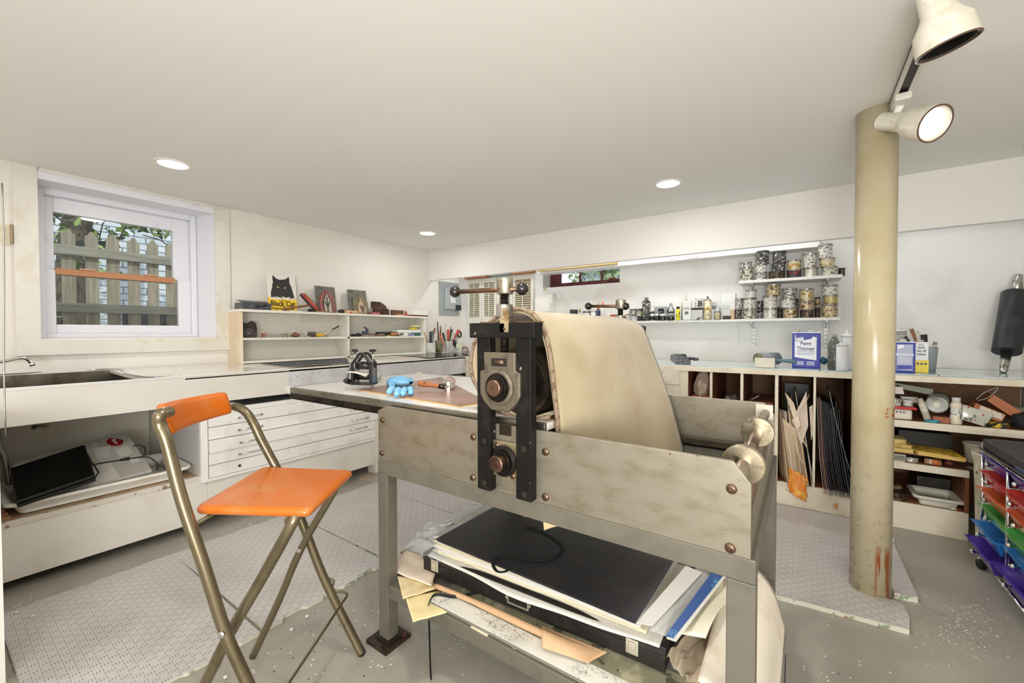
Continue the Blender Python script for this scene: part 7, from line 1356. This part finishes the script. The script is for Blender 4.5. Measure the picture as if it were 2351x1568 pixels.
zq=Z2+.056; P=[V((A_5.x,3.40,zq)),V((B5.x,3.37,zq-.004)),V((B5.x-.02,3.56,zq)),V((A_5.x-.03,3.58,zq))]; MB().prism(P,(0,0,.022)).build('page_block',M('DCB868',.6,c2='C89A4A',sc=20,stretch=(1,1,8)),t,.001); MB().prism([q+V((0,0,.022)) for q in P],(0,0,.002)).build('cover',M('D8B23A',.5,c2='3A3222',sc=50,lo=.56,hi=.6),t)
tin('flat spattered tin lid stack between basket and brown bottle, middle right shelf',rs(2092,1055).x,3.46,Z2,.034,.030,'white',group='things below the yellow volume')
q=rs(2142,1055,3.43); t=thing('small_bottle','small bottle with an orange label lying under the yellow volume','bottle',tuple((q.x,3.44,Z2+.018))); MB().cyl((q.x-.035,3.44,Z2+.018),(q.x+.035,3.43,Z2+.018),.0175).build('bottle_body',M('B88A6A',.4,c2='D8C8B8',sc=20),t); MB().cyl((q.x-.005,3.434,Z2+.018),(q.x+.03,3.431,Z2+.018),.018).build('bottle_label',M('C8743A',.5),t)
lump('reddish_jar','small reddish brown lump beside the orange-labelled bottle','jar',(rs(2180,1055).x,3.46,Z2+.018),.02,M('7E4038',.4),(1,1,.8),2,.1)
q=rs(2232,1025,3.46); t=thing('round_tub','translucent round plastic tub with a rim on the middle right shelf','tub',(q.x+.02,3.47,Z2)); MB().lathe([(.040,0),(.052,.14),(.058,.142),(.058,.150),(.052,.150),(.05,.14),(.038,.004),(.0001,.004)],seg=32).build('tub_wall',M('C2BEB0',.3,name='cloudy_plastic'),t,world=False)
MB().lathe([(.05,.02),(.05,.04),(.0001,.04)],seg=32).build('dark_content',M('3A2E26',.6),t,world=False)
tag(rb(.52,.76,3.60,3.85,Z2+.0,Z2+.16).build('dark_box',M('1E1C1A',.5)),'dark box at the back of the middle right shelf','box')
# bottom shelf
q=rs(2168,1130,3.45); t=thing('plastic_basin','empty rectangular white plastic basin on the bottom right shelf','basin',(q.x,3.5,Z3)); trayf(rs(2105,1140,3.44).x,rs(2175,1150,3.44).x+.05,3.42,3.62,Z3,.055,.012,.02,.004).build('basin_shell',M('D2CEBE',.4),t)
tin('round rusty tin with a wire handle at the left of the bottom shelf',rs(2060,1130).x,3.46,Z3,.045,.045,'rust',lid=TM_['rust'],group='bottom shelf tins')
MB().tube([(rs(2060,1130).x-.045,3.45,Z3+.045),(rs(2060,1130).x,3.43,Z3+.062),(rs(2060,1130).x+.045,3.45,Z3+.045)],.002,6,sub=4).build('wire_handle',DKSTEEL,bpy.data.objects[[o.name for o in COL.objects if o.get('label','').startswith('round rusty tin')][0]])
tag(MB().obox((rs(2048,1105,3.5).x,3.55,Z3+.04),.05,.03,.012,Ry(-.25)).build('brown_package',M('8A6A48',.6)),'small brown package leaning behind the rusty tin','package')
qa,qb=rs(2182,1145,3.42),rs(2206,1152,3.42); MBt=MB().tube([(qa.x,3.42,Z3+.009),(qb.x,3.42,Z3+.008)],[.009,.007],10); tag(MBt.build('paint_tube',M('D8D4C8',.4,c2='A84A34',sc=30,lo=.58,hi=.62)),'small white and red paint tube at the right of the bottom shelf','paint tube')
tag(rb(.62,.77,3.66,3.85,Z3,Z3+.11).build('dark_crate',M('2C2A26',.6,c2='5A4A34',sc=10)),'dark clutter box at the back of the bottom shelf','box')
# white bin
t=thing('white_bin','tall grubby white plastic bin standing behind the drawer cart','bin',(.87,3.22,0)); MB().lathe([(.085,0),(.09,.01),(.105,.50),(.112,.52),(.115,.545),(.110,.55),(.103,.54),(.098,.50),(.08,.02),(.0001,.02)],seg=40).build('bin_wall',M('DCD6C4',.4,c2='C8C0A8',sc=6,c3='7E7A4E',sc3=14,lo3=.68,hi3=.74,name='grubby_white'),t,world=False)
MB().lathe([(.100,.47),(.0001,.47)],seg=32,cap=False).build('bin_content',M('B85A34',.6),t,world=False)
# ================= DRAWER CART =================
cart=thing('drawer_cart','chrome rolling cart of rainbow coloured translucent drawers under a black tray','cart',(.95,2.75,0))
XF2=.752; XR=1.08; posts=[3.035,2.722,2.41]
for y in posts:
    for x in (XF2,XR):
        p_=MB().cyl((x,y,.045),(x,y,.60),.008).build('post',CHROME,cart)
for x in (XF2,XR): MB().cyl((x,posts[0],.585),(x,posts[-1],.585),.008).build('top_rail',CHROME,cart); MB().cyl((x,posts[0]+.0,.06),(x,posts[-1],.06),.008).build('bottom_rail',CHROME,cart)
for x in (XF2,): MB().tube([(x,posts[0],.58),(x,posts[0]+.002,.625),(x+.02,posts[0]+.0,.648),(x+.10,posts[0],.65),(XR,posts[0],.65)],.008,12,sub=4).build('end_hoop',CHROME,cart)
for y in posts:
    for z in (.59,.505,.42,.335,.25,.165): MB().cyl((XF2,y-.006,z),(XR,y-.006,z),.0035).build('runner',CHROME,cart)
for y in (posts[0]+.0,posts[-1]):
    for x in (XF2-.0,XR):
        cs=MB().cyl((x,y-.0,.045),(x,y,.058),.010).box(x-.012,x+.012,y-.012,y+.012,.03,.048).build('caster_fork',CHROME,cart)
        MB().lathe([(.012,0),(.024,.003),(.024,.022),(.012,.025)],(x-.012,y-.012,.025),(.9,.3,0),24).build('caster_wheel',RUBBER,cs)
def drawerm(c,op): 
    a=N('translucent_'+c); a.b.inputs['Base Color'].default_value=lin(c); a.b.inputs['Roughness'].default_value=.22; a.b.inputs['Alpha'].default_value=op; a.b.inputs['Coat Weight'].default_value=.3; return a.m
DC={'purple':drawerm('4A2A98',.86),'red':drawerm('CC3A34',.84),'orange':drawerm('E2693C',.84),'green':drawerm('4EA84A',.82),'blue':drawerm('2E7CC4',.84)}
seq=[('purple',.0,.590),('red',.0,.505),('orange',.006,.420),('green',.0,.335),('blue',.024,.250),('purple',.042,.165)]
for ci,(ya_b,yb_b) in enumerate(((posts[0]-.012,posts[1]+.012),(posts[1]-.012,posts[2]+.012))):
    for k,(cn,outp,zr0) in enumerate(seq):
        if ci==1: outp=max(0,outp-.03)+.012*(k%2)
        x0=XF2-.012-outp; x1=x0+.27; h=.062 if k<5 else .068; z1=zr0-.006; z0=z1-h
        d=None
        mb=MB(); th_=.0022; ins=.022
        def ring(i_,z): return [V((x0+i_*1.2,yb_b+i_,z)),V((x1-i_,yb_b+i_,z)),V((x1-i_,ya_b-i_,z)),V((x0+i_*1.2,ya_b-i_,z))]
        rg=[ring(ins,z0),ring(.004,z1),ring(-.006,z1),ring(-.006,z1+.004),ring(.006,z1+.004),ring(ins+th_,z0+th_)]
        vs=[q for r_ in rg for q in r_]; fs=[(i*4+j,i*4+(j+1)%4,(i+1)*4+(j+1)%4,(i+1)*4+j) for i in range(5) for j in range(4)]+[(3,2,1,0),(20,21,22,23)]
        d=mb.add(vs,fs).build('drawer',DC[cn],cart,.003); 
        ym=(ya_b+yb_b)/2; zk=z1-h*.35; xk=x0+.008
        MB().lathe([(.004,0),(.004,.010),(.0095,.016),(.011,.023),(.008,.030),(.0001,.031)],(xk,ym,zk),(-1,0,0),20).build('knob',CHROME,d)
MB().box(XF2-.02,XR+.0,2.38,3.02,.607,.617).build('lid_tray',M('3A3C40',.3,.5),cart,.003)
t=thing('black_tray','wide shallow black tray resting upside down on the drawer cart','tray',(.92,2.7,.618)); rb(XF2-.012,XR+.02,2.36,3.0,.618,.664).build('lid_shell',M('2E3034',.5,c2='3A3C42',sc=10,bump=.1,name='charcoal_plastic'),t,.006); rb(XF2-.013,XF2-.0,2.40,2.62,.610,.632).build('blue_strip',M('2E4E7A',.4),t,.002)
# barcode-sized floor specks near the column
a=N('floor_speck'); a.b.inputs['Base Color'].default_value=lin('EDEDE8'); SW=a.m
R=random.Random(21); mb=MB(); 
for k in range(170):
    q=at(2215+R.gauss(0,45),1440+R.gauss(0,28),Z=.0) if k<120 else at(R.uniform(2100,2340),R.uniform(1270,1560),Z=0); s_=R.uniform(.0012,.0032); an=R.uniform(0,3); mb.prism([(q.x+s_*math.cos(an+a_),q.y+s_*math.sin(an+a_),.0004) for a_ in (0,1.4,3,4.5)],(0,0,.0006))
tag(mb.build('paper_confetti',SW),'scatter of tiny white flakes on the bare floor right of the column',None,None,'stuff')['category']='flakes'

mb=MB(); mk=MB()
for k in range(150):
    q=at(1085+R.gauss(0,60),1455+R.gauss(0,32),Z=.0); s_=R.uniform(.0010,.0026); an=R.uniform(0,3)
    if q.x<-1.36: continue
    (mb if k%4 else mk).prism([(q.x+s_*math.cos(an+a_),q.y+s_*math.sin(an+a_),.0004) for a_ in (0,1.4,3,4.5)],(0,0,.0006))
fl_=tag(mb.build('paper_confetti',SW),'scatter of tiny white and black flakes on the floor under the press shelf',None,None,'stuff'); fl_['category']='flakes'; mk.build('dark_flakes',BLACK,fl_)
